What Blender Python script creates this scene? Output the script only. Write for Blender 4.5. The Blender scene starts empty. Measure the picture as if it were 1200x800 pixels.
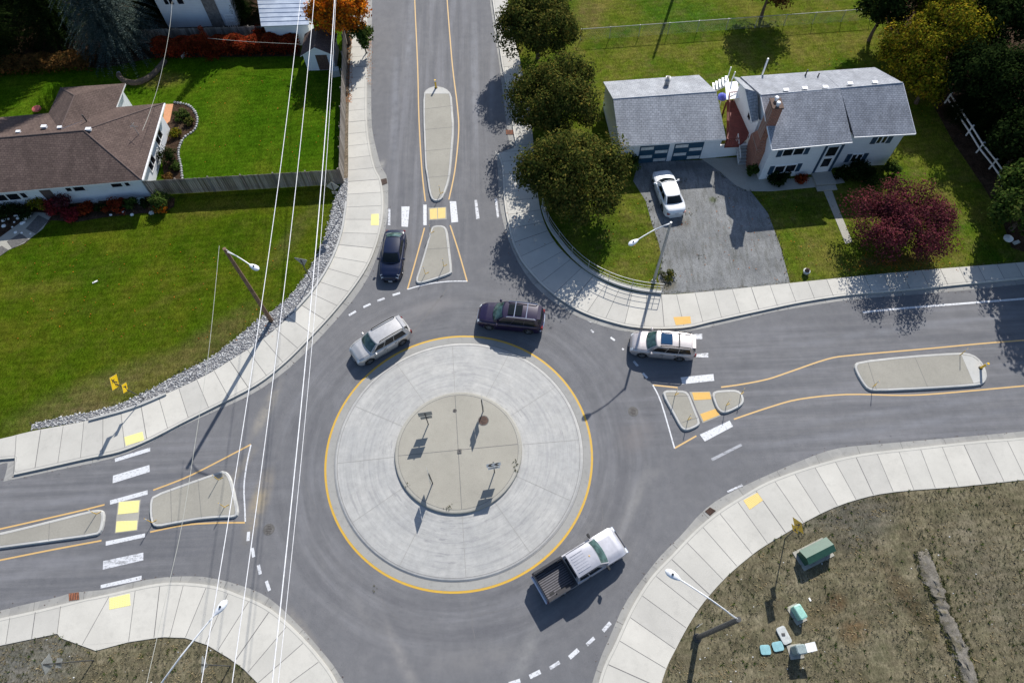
import bpy, bmesh, math, random
from mathutils import Vector, Matrix, noise as mnoise
random.seed(7)
PI = math.pi
S = bpy.context.scene
COL = S.collection

# ------------------------------------------------------------------ camera
F, TH, ROLL, HC = 780.4, math.radians(29.21), math.radians(-2.29), 44.0
_f = Vector((0, math.sin(TH), -math.cos(TH))); _u0 = Vector((0, math.cos(TH), math.sin(TH))); _r0 = Vector((1, 0, 0))
CR = _r0 * math.cos(ROLL) + _u0 * math.sin(ROLL)
CU = -_r0 * math.sin(ROLL) + _u0 * math.cos(ROLL)
camd = bpy.data.cameras.new('camera'); cam = bpy.data.objects.new('camera', camd); COL.objects.link(cam)
camd.sensor_width = 36; camd.lens = F / 1200 * 36; camd.clip_start = .5; camd.clip_end = 2000
M3 = Matrix((CR, CU, -_f)).transposed()
cam.matrix_world = Matrix.Translation((0, 0, HC)) @ M3.to_4x4()
S.camera = cam

# ------------------------------------------------------------------ light
SUN_AZ, SUN_EL = math.radians(70), math.radians(37)
w = bpy.data.worlds.new('World'); S.world = w; w.use_nodes = True
nt = w.node_tree; bg = nt.nodes['Background']
sky = nt.nodes.new('ShaderNodeTexSky'); sky.sky_type = 'NISHITA'; sky.sun_disc = False
sky.sun_elevation = SUN_EL; sky.sun_rotation = math.radians(90) - SUN_AZ; sky.air_density = 1.0; sky.ozone_density = 3.0
nt.links.new(sky.outputs[0], bg.inputs[0]); bg.inputs[1].default_value = 0.085
sl = bpy.data.lights.new('sun', 'SUN'); sl.energy = 4.0; sl.angle = math.radians(.5); sl.color = (1, .958, .89)
so = bpy.data.objects.new('sun', sl); COL.objects.link(so)
so.rotation_euler = (PI / 2 - SUN_EL, 0, SUN_AZ + PI / 2); so.location = (0, 0, 60)
S.view_settings.view_transform = 'Standard'; S.view_settings.look = 'None'
S.view_settings.exposure = 0.66; S.view_settings.gamma = 1; S.view_settings.use_curve_mapping = False
S.cycles.max_bounces = 6; S.cycles.diffuse_bounces = 3; S.cycles.transparent_max_bounces = 4

def G(px, py, z=0.0):
    "world point at height z seen at a place of the 1200x800 survey picture"
    d = CR * ((px - 600) / F) - CU * ((py - 400) / F) + _f
    t = (z - HC) / d.z
    return Vector((d.x * t, d.y * t, z))

# ------------------------------------------------------------------ materials
MATS = {}
def new_mat(name):
    m = bpy.data.materials.new(name); m.use_nodes = True; MATS[name] = m
    return m, m.node_tree, m.node_tree.nodes['Principled BSDF']
def N(nt, t, **k):
    n = nt.nodes.new(t)
    for a, b in k.items(): setattr(n, a, b)
    return n
def lk(nt, a, b): nt.links.new(a, b)
def noise(nt, scale, detail=4, rough=.6, vec=None, stretch=None, rot=0, w4=None):
    n = N(nt, 'ShaderNodeTexNoise'); n.inputs['Scale'].default_value = scale
    n.inputs['Detail'].default_value = detail; n.inputs['Roughness'].default_value = rough
    if vec is None:
        vec = N(nt, 'ShaderNodeTexCoord').outputs['Object']
    if stretch:
        mp = N(nt, 'ShaderNodeMapping'); mp.inputs['Scale'].default_value = stretch
        mp.inputs['Rotation'].default_value = (0, 0, rot)
        lk(nt, vec, mp.inputs[0]); vec = mp.outputs[0]
    lk(nt, vec, n.inputs['Vector'])
    return n.outputs[0]
def ramp(nt, fac, stops):
    r = N(nt, 'ShaderNodeValToRGB'); e = r.color_ramp.elements
    while len(e) < len(stops): e.new(.5)
    for i, (p, c) in enumerate(stops):
        e[i].position = p; e[i].color = (*c, 1) if len(c) == 3 else c
    lk(nt, fac, r.inputs[0]); return r.outputs[0]
def mix(nt, fac, a, b, mode='MIX'):
    m = N(nt, 'ShaderNodeMix', data_type='RGBA', blend_type=mode)
    if isinstance(fac, (int, float)): m.inputs[0].default_value = fac
    else: lk(nt, fac, m.inputs[0])
    for i, v in ((6, a), (7, b)):
        if isinstance(v, (tuple, list)): m.inputs[i].default_value = (*v[:3], 1)
        else: lk(nt, v, m.inputs[i])
    return m.outputs[2]
def math_(nt, op, a, b=None, clamp=False):
    m = N(nt, 'ShaderNodeMath', operation=op); m.use_clamp = clamp
    for i, v in ((0, a), (1, b)):
        if v is None: continue
        if isinstance(v, (int, float)): m.inputs[i].default_value = v
        else: lk(nt, v, m.inputs[i])
    return m.outputs[0]
def bump(nt, b, h, strength=.3, dist=.02):
    n = N(nt, 'ShaderNodeBump'); n.inputs['Strength'].default_value = strength; n.inputs['Distance'].default_value = dist
    lk(nt, h, n.inputs['Height']); lk(nt, n.outputs[0], b.inputs['Normal'])
def stain(nt, px, py, ra, rb, deg, soft=.5):
    "0..1 mask of one worn or dirty patch lying on the ground"
    c = G(px, py)
    mp = N(nt, 'ShaderNodeMapping', vector_type='TEXTURE')
    mp.inputs['Location'].default_value = (c.x, c.y, 0); mp.inputs['Rotation'].default_value = (0, 0, math.radians(deg))
    mp.inputs['Scale'].default_value = (ra, rb, 1)
    lk(nt, N(nt, 'ShaderNodeTexCoord').outputs['Object'], mp.inputs[0])
    ln = N(nt, 'ShaderNodeVectorMath', operation='LENGTH'); lk(nt, mp.outputs[0], ln.inputs[0])
    mr = N(nt, 'ShaderNodeMapRange', interpolation_type='SMOOTHSTEP')
    mr.inputs[1].default_value = 1.0; mr.inputs[2].default_value = 1 - soft; mr.inputs[3].default_value = 0; mr.inputs[4].default_value = 1
    lk(nt, ln.outputs['Value'], mr.inputs[0]); return mr.outputs[0]

def plain(name, col, rough=.6, metal=0, var=.15, scale=6, coat=0, spec=.5, bmp=0):
    if name in MATS: return MATS[name]
    m, nt, b = new_mat(name)
    n = noise(nt, scale, 3)
    lo = tuple(c * (1 - var) for c in col); hi = tuple(min(1, c * (1 + var)) for c in col)
    lk(nt, ramp(nt, n, [(.3, lo), (.7, hi)]), b.inputs['Base Color'])
    b.inputs['Roughness'].default_value = rough; b.inputs['Metallic'].default_value = metal
    b.inputs['Coat Weight'].default_value = coat; b.inputs['Specular IOR Level'].default_value = spec
    if bmp: bump(nt, b, noise(nt, scale * 4, 4), bmp, .02)
    return m

# asphalt
m, nt, b = new_mat('asphalt')
big = noise(nt, .09, 5, .6); mid = noise(nt, 1.3, 6, .7); fine = noise(nt, 26, 3, .8)
c = ramp(nt, big, [(.36, (.108, .110, .120)), (.5, (.130, .131, .139)), (.64, (.158, .157, .162))])
c = mix(nt, .55, c, ramp(nt, mid, [(.36, (.108, .110, .117)), (.5, (.130, .131, .137)), (.64, (.158, .157, .160))]))
c = mix(nt, math_(nt, 'MULTIPLY', ramp(nt, fine, [(.40, (0, 0, 0)), (.64, (1, 1, 1))]), .55), c, (.205, .204, .208))
gr = noise(nt, 60, 2, .6); c = mix(nt, 1, c, ramp(nt, gr, [(.38, (.74,) * 3), (.62, (1.12,) * 3)]), 'MULTIPLY')
patch = noise(nt, .45, 7, .8, stretch=(1, .55, 1), rot=.5); c = mix(nt, 1, c, ramp(nt, patch, [(.38, (.94,) * 3), (.62, (1.05,) * 3)]), 'MULTIPLY')
spk = noise(nt, 9, 2, .5)
c = mix(nt, math_(nt, 'MULTIPLY', ramp(nt, spk, [(.68, (0, 0, 0)), (.74, (1, 1, 1))]), .5), c, (.06, .06, .062))
# wear that follows the traffic: rings round the circle, streaks along each approach
RC = Vector((-4.0, 16.0, 0))
def polar(nt):
    tc = N(nt, 'ShaderNodeTexCoord').outputs['Object']; mp = N(nt, 'ShaderNodeMapping'); mp.inputs['Location'].default_value = (-RC.x, -RC.y, 0); lk(nt, tc, mp.inputs[0])
    fl = N(nt, 'ShaderNodeMapping'); fl.inputs['Scale'].default_value = (1, 1, 0); lk(nt, mp.outputs[0], fl.inputs[0])
    ln = N(nt, 'ShaderNodeVectorMath', operation='LENGTH'); lk(nt, fl.outputs[0], ln.inputs[0]); sp = N(nt, 'ShaderNodeSeparateXYZ'); lk(nt, mp.outputs[0], sp.inputs[0])
    return ln.outputs['Value'], math_(nt, 'ARCTAN2', sp.outputs[1], sp.outputs[0])
def ringnoise(nt, k, wobk, sc, det):
    R_, A_ = polar(nt); cv = N(nt, 'ShaderNodeCombineXYZ'); lk(nt, math_(nt, 'MULTIPLY', R_, k), cv.inputs[0]); lk(nt, math_(nt, 'MULTIPLY', math_(nt, 'COSINE', A_), wobk), cv.inputs[1]); lk(nt, math_(nt, 'MULTIPLY', math_(nt, 'SINE', A_), wobk), cv.inputs[2])
    return noise(nt, sc, det, .65, vec=cv.outputs[0]), R_
rn, Rr = ringnoise(nt, 1.5, 1.6, .9, 5)
mk = N(nt, 'ShaderNodeMapRange', interpolation_type='SMOOTHSTEP'); lk(nt, Rr, mk.inputs[0]); mk.inputs[1].default_value = 15.5; mk.inputs[2].default_value = 11.5; mk.inputs[3].default_value = 0; mk.inputs[4].default_value = 1
c = mix(nt, math_(nt, 'MULTIPLY', mk.outputs[0], .9), c, mix(nt, 1, c, ramp(nt, rn, [(.36, (.84, .84, .86)), (.5, (1, 1, 1)), (.62, (1.18, 1.18, 1.19))]), 'MULTIPLY'))
for (px, py, ra, rb, dg, st_, rot_) in ((515, 110, 6, 26, 0, (1.6, .06, 1), 0), (1050, 440, 24, 7, 6, (.06, 1.3, 1), -.10), (60, 620, 18, 7, 12, (.06, 1.3, 1), -.2)):
    sn = noise(nt, 1.1, 5, .65, stretch=st_, rot=rot_)
    c = mix(nt, math_(nt, 'MULTIPLY', stain(nt, px, py, ra, rb, dg, .35), .9), c, mix(nt, 1, c, ramp(nt, sn, [(.36, (.82, .83, .86)), (.5, (1, 1, 1)), (.62, (1.2, 1.2, 1.22))]), 'MULTIPLY'))
wob = noise(nt, .8, 6, .75)
for (px, py, ra, rb, dg, s, col) in [
        (312, 480, 3.4, .7, 72, .55, (.29, .265, .22)), (303, 590, 3.2, .9, 80, .7, (.30, .25, .17)), (285, 545, 2.8, .5, 62, .35, (.25, .22, .17)),
        (352, 735, 3.0, .55, -50, .45, (.26, .24, .21)), (470, 770, 3.6, .6, -62, .5, (.24, .23, .22)), (430, 722, 2.5, .6, -50, .35, (.2, .195, .19)),
        (742, 590, 3.6, .6, 62, .45, (.24, .235, .225)), (760, 560, 2.2, .8, 30, .3, (.22, .215, .21)), (615, 768, 3.4, .8, 60, .45, (.23, .23, .225)),
        (560, 770, 5, 1.1, 5, .4, (.20, .195, .19)), (590, 325, 3.0, .8, -30, .35, (.2, .195, .19)), (700, 300, 2, .8, 10, .2, (.22, .2, .18)),
        (505, 360, 3.8, 1.2, 18, .4, (.2, .19, .185)), (745, 510, 2.2, 1.6, 40, .35, (.19, .17, .16)), (446, 195, 1.2, .5, 70, .6, (.32, .31, .28)),
        (480, 50, .7, 14, 0, .35, (.235, .242, .262)), (463, 120, .6, 14, 2, .35, (.235, .242, .262)), (556, 90, .6, 16, 0, .38, (.24, .248, .268)), (577, 90, .45, 12, -3, .25, (.23, .235, .25)),
        (1050, 500, 16, .5, 6, .3, (.22, .228, .25)), (1060, 480, 14, .4, 6, .25, (.22, .228, .25)), (1060, 385, 16, .5, 6, .3, (.2, .207, .225)),
        (60, 590, 6, .5, 10, .3, (.21, .213, .225)), (60, 665, 8, .5, 12, .25, (.21, .213, .225))]:
    f = math_(nt, 'MULTIPLY', stain(nt, px, py, ra, rb, dg, .95), ramp(nt, wob, [(.36, (.15,) * 3), (.58, (1, 1, 1))]))
    c = mix(nt, math_(nt, 'MULTIPLY', f, min(.9, s * 1.4)), c, col)
c = mix(nt, 1, c, (1.06, 1.06, 1.07), 'MULTIPLY')
lk(nt, c, b.inputs['Base Color']); b.inputs['Roughness'].default_value = .85; b.inputs['Specular IOR Level'].default_value = .3
bump(nt, b, fine, .35, .01)

# concrete (pavements), exposed aggregate (islands)
def concrete(name, base, var=.08, fine_s=20, fine_v=.10, dirt=.3):
    m, nt, b = new_mat(name)
    a = noise(nt, .35, 4); f = noise(nt, fine_s, 4, .7); g = noise(nt, 2.2, 5, .7)
    c = ramp(nt, a, [(.3, tuple(x * (1 - var) for x in base)), (.7, tuple(x * (1 + var) for x in base))])
    c = mix(nt, 1.0, c, ramp(nt, f, [(.3, (1 - fine_v,) * 3), (.7, (1 + 0,) * 3)]), 'MULTIPLY')
    c = mix(nt, math_(nt, 'MULTIPLY', ramp(nt, g, [(.52, (0, 0, 0)), (.8, (1, 1, 1))]), dirt), c, tuple(x * .6 for x in base))
    geo = N(nt, 'ShaderNodeNewGeometry'); c = mix(nt, 1, c, ramp(nt, geo.outputs['Random Per Island'], [(0, (.90, .90, .90)), (.5, (.98, .98, .97)), (1, (1.06, 1.055, 1.04))]), 'MULTIPLY')
    st2 = noise(nt, 1.0, 7, .8); c = mix(nt, math_(nt, 'MULTIPLY', ramp(nt, st2, [(.54, (0, 0, 0)), (.66, (1, 1, 1))]), .22), c, tuple(x * .62 for x in base))
    lk(nt, c, b.inputs['Base Color']); b.inputs['Roughness'].default_value = .85; b.inputs['Specular IOR Level'].default_value = .25
    bump(nt, b, f, .25, .01); return m
concrete('concrete', (.54, .522, .478)); concrete('curb_concrete', (.50, .495, .475), dirt=.5)
concrete('gutter_concrete', (.33, .325, .31), dirt=.7); concrete('aggregate', (.37, .352, .305), .08, 22, .26, .35)
concrete('pad_concrete', (.40, .385, .34), .08, 14, .2)
plain('joint', (.16, .155, .15), .9)
plain('joint_soft', (.30, .295, .275), .9)

# roundabout apron
RC = Vector((-4.0, 16.0, 0))
m, nt, b = new_mat('apron_concrete')
tc = N(nt, 'ShaderNodeTexCoord').outputs['Object']
sep = N(nt, 'ShaderNodeSeparateXYZ'); mp = N(nt, 'ShaderNodeMapping'); mp.inputs['Location'].default_value = (-RC.x, -RC.y, 0)
lk(nt, tc, mp.inputs[0])
mp2 = N(nt, 'ShaderNodeMapping'); mp2.inputs['Scale'].default_value = (1, 1, 0); lk(nt, mp.outputs[0], mp2.inputs[0])
ln = N(nt, 'ShaderNodeVectorMath', operation='LENGTH'); lk(nt, mp2.outputs[0], ln.inputs[0])
lk(nt, mp.outputs[0], sep.inputs[0])
ang = math_(nt, 'ARCTAN2', sep.outputs[1], sep.outputs[0])
cv = N(nt, 'ShaderNodeCombineXYZ')
rr = math_(nt, 'ADD', math_(nt, 'MULTIPLY', ln.outputs['Value'], 5.0), math_(nt, 'MULTIPLY', math_(nt, 'SINE', ang), .7))
lk(nt, rr, cv.inputs[0])
lk(nt, math_(nt, 'COSINE', ang), cv.inputs[1]); lk(nt, math_(nt, 'SINE', ang), cv.inputs[2])
rings = noise(nt, .9, 6, .72, vec=cv.outputs[0])
f = noise(nt, 22, 4, .7); g = noise(nt, .5, 4)
c = ramp(nt, rings, [(.34, (.30, .30, .30)), (.46, (.40, .398, .385)), (.56, (.445, .44, .422)), (.68, (.49, .485, .465))])
c = mix(nt, .4, c, ramp(nt, g, [(.40, (.37, .37, .365)), (.60, (.50, .49, .465))]))
rn2, R2 = ringnoise(nt, 7.0, 5.0, .8, 3); c = mix(nt, math_(nt, 'MULTIPLY', math_(nt, 'MULTIPLY', ramp(nt, rn2, [(.56, (0, 0, 0)), (.62, (1, 1, 1))]), ramp(nt, noise(nt, .25, 3), [(.42, (0, 0, 0)), (.6, (1, 1, 1))])), .55), c, (.24, .24, .25))
bl = noise(nt, 2.5, 5, .75); c = mix(nt, 1, c, ramp(nt, bl, [(.38, (.9,) * 3), (.62, (1.04,) * 3)]), 'MULTIPLY')
c = mix(nt, 1.0, c, ramp(nt, f, [(.3, (.88,) * 3), (.7, (1,) * 3)]), 'MULTIPLY')
lk(nt, c, b.inputs['Base Color']); b.inputs['Roughness'].default_value = .8; b.inputs['Specular IOR Level'].default_value = .3
bump(nt, b, f, .2, .01)

# paint
def paint(name, col, wear=.35, under=(.14, .14, .145), thr=.6):
    m, nt, b = new_mat(name)
    n = noise(nt, 7, 6, .8) if wear < .9 else noise(nt, 2.2, 8, .9, stretch=(1, 2.2, 1), rot=.2); n2 = noise(nt, 30, 3, .7)
    c = mix(nt, 1, col, ramp(nt, n2, [(.3, (.88,) * 3), (.7, (1,) * 3)]), 'MULTIPLY')
    c = mix(nt, math_(nt, 'MULTIPLY', ramp(nt, n, [(thr, (0, 0, 0)), (thr + (.06 if wear < .9 else .10), (1, 1, 1))]), wear), c, under)
    lk(nt, c, b.inputs['Base Color']); b.inputs['Roughness'].default_value = .6
    return m
paint('white_paint', (.66, .67, .69), .7, thr=.54); paint('white_worn', (.66, .67, .70), .95, thr=.48); paint('yellow_paint', (.62, .40, .155), .45)
paint('faded_white', (.36, .37, .40), .9, thr=.50); paint('bright_yellow', (.60, .36, .035), .6, (.36, .28, .15), .54)
paint('tactile', (.80, .58, .20), .25, (.65, .56, .36), .58); paint('tactile_yellow', (.83, .75, .30), .2, (.7, .66, .45), .58)
paint('tactile_orange', (.72, .43, .10), .25, (.6, .45, .2), .6)

# lawns and ground
def grass(name, cols, scale=.25, fine=14, dry=None, extra=()):
    m, nt, b = new_mat(name)
    a = noise(nt, scale, 5, .65); c = ramp(nt, a, [(.28, cols[0]), (.5, cols[1]), (.72, cols[2])])
    f = noise(nt, fine, 5, .8); st = noise(nt, 5, 5, .75, stretch=(2.2, .9, 1), rot=.15)
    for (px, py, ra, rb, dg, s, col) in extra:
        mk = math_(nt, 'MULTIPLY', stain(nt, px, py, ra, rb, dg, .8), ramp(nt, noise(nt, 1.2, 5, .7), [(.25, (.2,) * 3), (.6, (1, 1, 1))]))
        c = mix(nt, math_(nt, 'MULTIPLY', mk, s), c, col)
    k_ = .5 if name == 'dry_grass' else 1
    if dry:
        d = noise(nt, .6, 6, .8)
        c = mix(nt, math_(nt, 'MULTIPLY', ramp(nt, d, [(.48, (0, 0, 0)), (.7, (1, 1, 1))]), dry[1]), c, dry[0])
    c = mix(nt, 1, c, ramp(nt, f, [(.36, (1 - .55 * k_,) * 3), (.64, (1 + .35 * k_,) * 3)]), 'MULTIPLY')
    c = mix(nt, 1, c, ramp(nt, st, [(.38, (.62,) * 3), (.62, (1.22,) * 3)]), 'MULTIPLY')
    wv = N(nt, 'ShaderNodeTexWave'); wv.inputs['Scale'].default_value = .55; wv.inputs['Distortion'].default_value = 2.5; wv.inputs['Detail'].default_value = 3; wv.inputs['Detail Scale'].default_value = .6; mpw = N(nt, 'ShaderNodeMapping'); mpw.inputs['Rotation'].default_value = (0, 0, 1.5); lk(nt, N(nt, 'ShaderNodeTexCoord').outputs['Object'], mpw.inputs[0]); lk(nt, mpw.outputs[0], wv.inputs['Vector']); c = mix(nt, 1, c, ramp(nt, wv.outputs[1], [(.2, (.93, .94, .9)), (.8, (1.06, 1.05, 1.03))]), 'MULTIPLY')
    md = noise(nt, 1.1, 6, .75); c = mix(nt, 1, c, ramp(nt, md, [(.38, (.78,) * 3), (.62, (1.15,) * 3)]), 'MULTIPLY')
    lk(nt, c, b.inputs['Base Color']); b.inputs['Roughness'].default_value = .9; b.inputs['Specular IOR Level'].default_value = .0
    bump(nt, b, f, .6, .05); return m
grass('lawn_green', [(.034, .078, .003), (.062, .098, .005), (.115, .118, .012)], .16, dry=((.115, .105, .022), .4),
      extra=[(110, 315, 4.2, 2.6, 0, .55, (.03, .07, .004)), (250, 245, 6, 1.5, 10, .7, (.12, .105, .02)), (120, 460, 10, 2.4, 25, .9, (.135, .115, .045)), (250, 400, 7, 2.2, 42, .85, (.125, .105, .04)), (345, 275, 6, 1.2, 65, .7, (.10, .095, .03)), (40, 340, 5, 1.2, 8, .6, (.12, .115, .02)), (200, 350, 5, .6, 30, .5, (.11, .11, .02)), (105, 480, 3, .8, 10, .9, (.15, .12, .06))])
grass('lawn_back', [(.032, .088, .003), (.055, .112, .005), (.095, .130, .010)], .2, extra=[(190, 95, 3.5, 1.6, 0, .8, (.19, .15, .04))])
grass('lawn_mixed', [(.045, .105, .008), (.10, .13, .014), (.165, .15, .035)], .22, dry=((.16, .125, .05), .6),
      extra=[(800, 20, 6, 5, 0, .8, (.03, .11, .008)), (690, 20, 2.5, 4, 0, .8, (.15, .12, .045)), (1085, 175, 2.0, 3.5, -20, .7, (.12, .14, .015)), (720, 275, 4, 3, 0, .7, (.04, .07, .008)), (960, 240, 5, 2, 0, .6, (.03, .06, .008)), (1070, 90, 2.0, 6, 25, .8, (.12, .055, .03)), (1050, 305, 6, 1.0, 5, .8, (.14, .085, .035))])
grass('lawn_shaded', [(.06, .09, .02), (.085, .11, .025), (.15, .13, .04)], .3, dry=((.16, .12, .06), .5))
grass('dry_grass', [(.115, .10, .068), (.165, .145, .095), (.225, .198, .138)], .5, 9, dry=((.085, .09, .048), .6),
      extra=[(60, 770, 3, 3, 0, .8, (.15, .148, .14)), (10, 780, 3, 3, 0, .9, (.15, .148, .145)), (980, 600, 5, 2, 10, .7, (.10, .097, .095)), (1015, 620, 4, 1.5, 30, .6, (.095, .092, .09)), (1160, 680, 3, 6, 10, .6, (.14, .125, .10)), (1062, 700, .9, 5, 20, .8, (.085, .06, .035)), (1000, 740, 1.5, 1, 20, .8, (.13, .075, .035)), (980, 705, 1, .8, 20, .7, (.10, .05, .025)), (960, 720, 2, 1, 20, .5, (.12, .09, .05))])
grass('earth', [(.16, .13, .10), (.20, .165, .125), (.25, .21, .17)], .2)
grass('bark_ground', [(.045, .03, .022), (.07, .045, .032), (.10, .07, .05)], .5)
m, nt, b = new_mat('gravel_drive')
a = noise(nt, .35, 5, .7); f = noise(nt, 14, 5, .85); s1 = noise(nt, 1.4, 5, .7, stretch=(2.5, .5, 1), rot=-.4)
c = ramp(nt, a, [(.36, (.16, .165, .168)), (.64, (.255, .26, .26))])
c = mix(nt, math_(nt, 'MULTIPLY', ramp(nt, s1, [(.48, (0, 0, 0)), (.62, (1, 1, 1))]), .5), c, (.10, .10, .085))
c = mix(nt, 1, c, ramp(nt, f, [(.36, (.55,) * 3), (.64, (1.25,) * 3)]), 'MULTIPLY')
for q in [(835, 235, .5, .5, 0, .8, (.07, .09, .03)), (800, 262, 1.2, .8, 0, .5, (.08, .07, .05)), (780, 335, 1.2, .8, 0, .8, (.10, .085, .05)), (900, 215, 2.0, 1.4, 0, .7, (.085, .08, .065)), (815, 195, 5, .8, 3, .6, (.10, .10, .10))]:
    c = mix(nt, math_(nt, 'MULTIPLY', stain(nt, *q[:5], .8), q[5]), c, q[6])
lk(nt, c, b.inputs['Base Color']); b.inputs['Roughness'].default_value = .95; bump(nt, b, f, .6, .04)
plain('river_rock', (.36, .36, .36), .8, var=.4, scale=3)
plain('grey_gravel', (.20, .20, .205), .9, var=.4, scale=12, bmp=.6)
# ------------------------------------------------------------------ mesh helpers
class MB:
    def __init__(s): s.v = []; s.f = []; s.mi = []; s.cur = 0; s.sm = []; s.smooth = False
    def add(s, vs, fs):
        o = len(s.v); s.v += [tuple(v) for v in vs]
        for f in fs: s.f.append([i + o for i in f]); s.mi.append(s.cur); s.sm.append(s.smooth)
    def m(s, i): s.cur = i; return s
    def quad(s, a, b, c, d): s.add([a, b, c, d], [(0, 1, 2, 3)]); return s
    def box(s, c, size, rz=0, tilt=None):
        x, y, z = (q / 2 for q in size); R = Matrix.Rotation(rz, 3, 'Z')
        if tilt is not None: R = tilt
        vs = [R @ Vector((a * x, b * y, d * z)) + Vector(c) for a in (-1, 1) for b in (-1, 1) for d in (-1, 1)]
        s.add(vs, [(0, 1, 3, 2), (4, 6, 7, 5), (0, 4, 5, 1), (2, 3, 7, 6), (0, 2, 6, 4), (1, 5, 7, 3)]); return s
    def tube(s, p0, p1, r0, r1=None, n=8, caps=True):
        r1 = r0 if r1 is None else r1; p0 = Vector(p0); p1 = Vector(p1); d = (p1 - p0).normalized()
        a = d.orthogonal().normalized(); b = d.cross(a); vs = []
        for p, r in ((p0, r0), (p1, r1)):
            for i in range(n):
                t = 2 * PI * i / n; vs.append(p + (a * math.cos(t) + b * math.sin(t)) * r)
        fs = [(i, (i + 1) % n, n + (i + 1) % n, n + i) for i in range(n)]
        if caps: fs += [tuple(range(n))[::-1], tuple(range(n, 2 * n))]
        s.add(vs, fs); return s
    def path(s, pts, r, n=6):
        pts = [Vector(p) for p in pts]; rs = r if isinstance(r, list) else [r] * len(pts); vs = []; a = None
        for i, p in enumerate(pts):
            d = (pts[min(i + 1, len(pts) - 1)] - pts[max(i - 1, 0)]).normalized()
            if a is None: a = d.orthogonal().normalized()
            a = (a - d * a.dot(d)).normalized(); b = d.cross(a)
            for k in range(n):
                t = 2 * PI * k / n; vs.append(p + (a * math.cos(t) + b * math.sin(t)) * rs[i])
        fs = [(i * n + k, i * n + (k + 1) % n, (i + 1) * n + (k + 1) % n, (i + 1) * n + k) for i in range(len(pts) - 1) for k in range(n)]
        fs += [tuple(range(n))[::-1], tuple(range((len(pts) - 1) * n, len(pts) * n))]
        s.add(vs, fs); return s
    def lathe(s, prof, c=(0, 0, 0), n=24, axis='z'):
        vs = []
        for r, h in prof:
            for i in range(n):
                t = 2 * PI * i / n
                p = (r * math.cos(t), r * math.sin(t), h) if axis == 'z' else (r * math.cos(t), h, r * math.sin(t))
                vs.append(Vector(p) + Vector(c))
        fs = [(j * n + i, j * n + (i + 1) % n, (j + 1) * n + (i + 1) % n, (j + 1) * n + i) for j in range(len(prof) - 1) for i in range(n)]
        fs += [tuple(range(n))[::-1], tuple(range((len(prof) - 1) * n, len(prof) * n))]
        s.add(vs, fs); return s
    def prism(s, poly, z0, z1, top_m=None):
        "poly: list of 2-D/3-D points; walls and a triangulated lid"
        n = len(poly); P = [(p[0], p[1]) for p in poly]
        area = sum(P[i][0] * P[(i + 1) % n][1] - P[(i + 1) % n][0] * P[i][1] for i in range(n))
        if area < 0: P = P[::-1]
        from mathutils.geometry import tessellate_polygon
        tr = tessellate_polygon([[Vector((x, y, 0)) for x, y in P]])
        if z0 < z1:
            vs = [(x, y, z0) for x, y in P] + [(x, y, z1) for x, y in P]
            s.add(vs, [(i, (i + 1) % n, n + (i + 1) % n, n + i) for i in range(n)])
        vs = [(x, y, z1) for x, y in P]; fs = []
        for t in tr:
            a, b_, c = (Vector(vs[i]) for i in t)
            fs.append(t if (b_ - a).cross(c - a).z > 0 else t[::-1])
        k = s.cur
        if top_m is not None: s.cur = top_m
        s.add(vs, fs); s.cur = k; return s
    def build(s, name, mats, parent=None, local=False, sharp=35):
        me = bpy.data.meshes.new(name); off = Vector((0, 0, 0))
        if parent is not None and not local:
            o = parent
            while o is not None: off += o.location; o = o.parent
        me.from_pydata([(v[0] - off.x, v[1] - off.y, v[2] - off.z) for v in s.v], [], s.f)
        if not isinstance(mats, (list, tuple)): mats = [mats]
        for q in mats: me.materials.append(MATS[q] if isinstance(q, str) else q)
        me.polygons.foreach_set('material_index', s.mi)
        me.polygons.foreach_set('use_smooth', s.sm)
        me.update()
        if any(s.sm): me.set_sharp_from_angle(angle=math.radians(sharp))
        ob = bpy.data.objects.new(name, me); COL.objects.link(ob)
        if parent is not None: ob.parent = parent
        return ob

def tag(o, label=None, cat=None, group=None, kind=None):
    if label: o['label'] = label
    if cat: o['category'] = cat
    if group: o['group'] = group
    if kind: o['kind'] = kind
    return o
def thing(name, label, cat, loc=(0, 0, 0), rz=0, group=None):
    o = bpy.data.objects.new(name, None); COL.objects.link(o); o.empty_display_size = .3
    o.location = loc; o.rotation_euler = (0, 0, rz)
    return tag(o, label, cat, group)
def copy_tree(o, parent=None):
    c = o.copy(); COL.objects.link(c)
    if parent: c.parent = parent
    for ch in list(o.children): copy_tree(ch, c)
    return c
def struct(name, mb, mats, cat=None): 
    o = mb.build(name, mats); o['kind'] = 'structure'; return o

def smooth_px(P, k=5):
    "Catmull-Rom through points"
    P = [Vector((*p, 0)) if len(p) == 2 else Vector(p) for p in P]; out = []
    for i in range(len(P) - 1):
        p0 = P[max(i - 1, 0)]; p1 = P[i]; p2 = P[i + 1]; p3 = P[min(i + 2, len(P) - 1)]
        for j in range(k):
            t = j / k
            out.append(.5 * ((2 * p1) + (p2 - p0) * t + (2 * p0 - 5 * p1 + 4 * p2 - p3) * t * t + (3 * p1 - p0 - 3 * p2 + p3) * t ** 3))
    out.append(P[-1]); return out
def W(P, z=0.0, k=0):
    if k: P = [(p.x, p.y) for p in smooth_px(P, k)]
    return [G(x, y, z) for x, y in P]
def resample(P, step):
    out = [P[0].copy()]; acc = 0
    for a, b in zip(P, P[1:]):
        L = (b - a).length
        while L > 1e-9 and acc + L >= step:
            t = (step - acc) / L; a = a.lerp(b, t); out.append(a.copy()); L = (b - a).length; acc = 0
        acc += L
    return out
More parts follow.
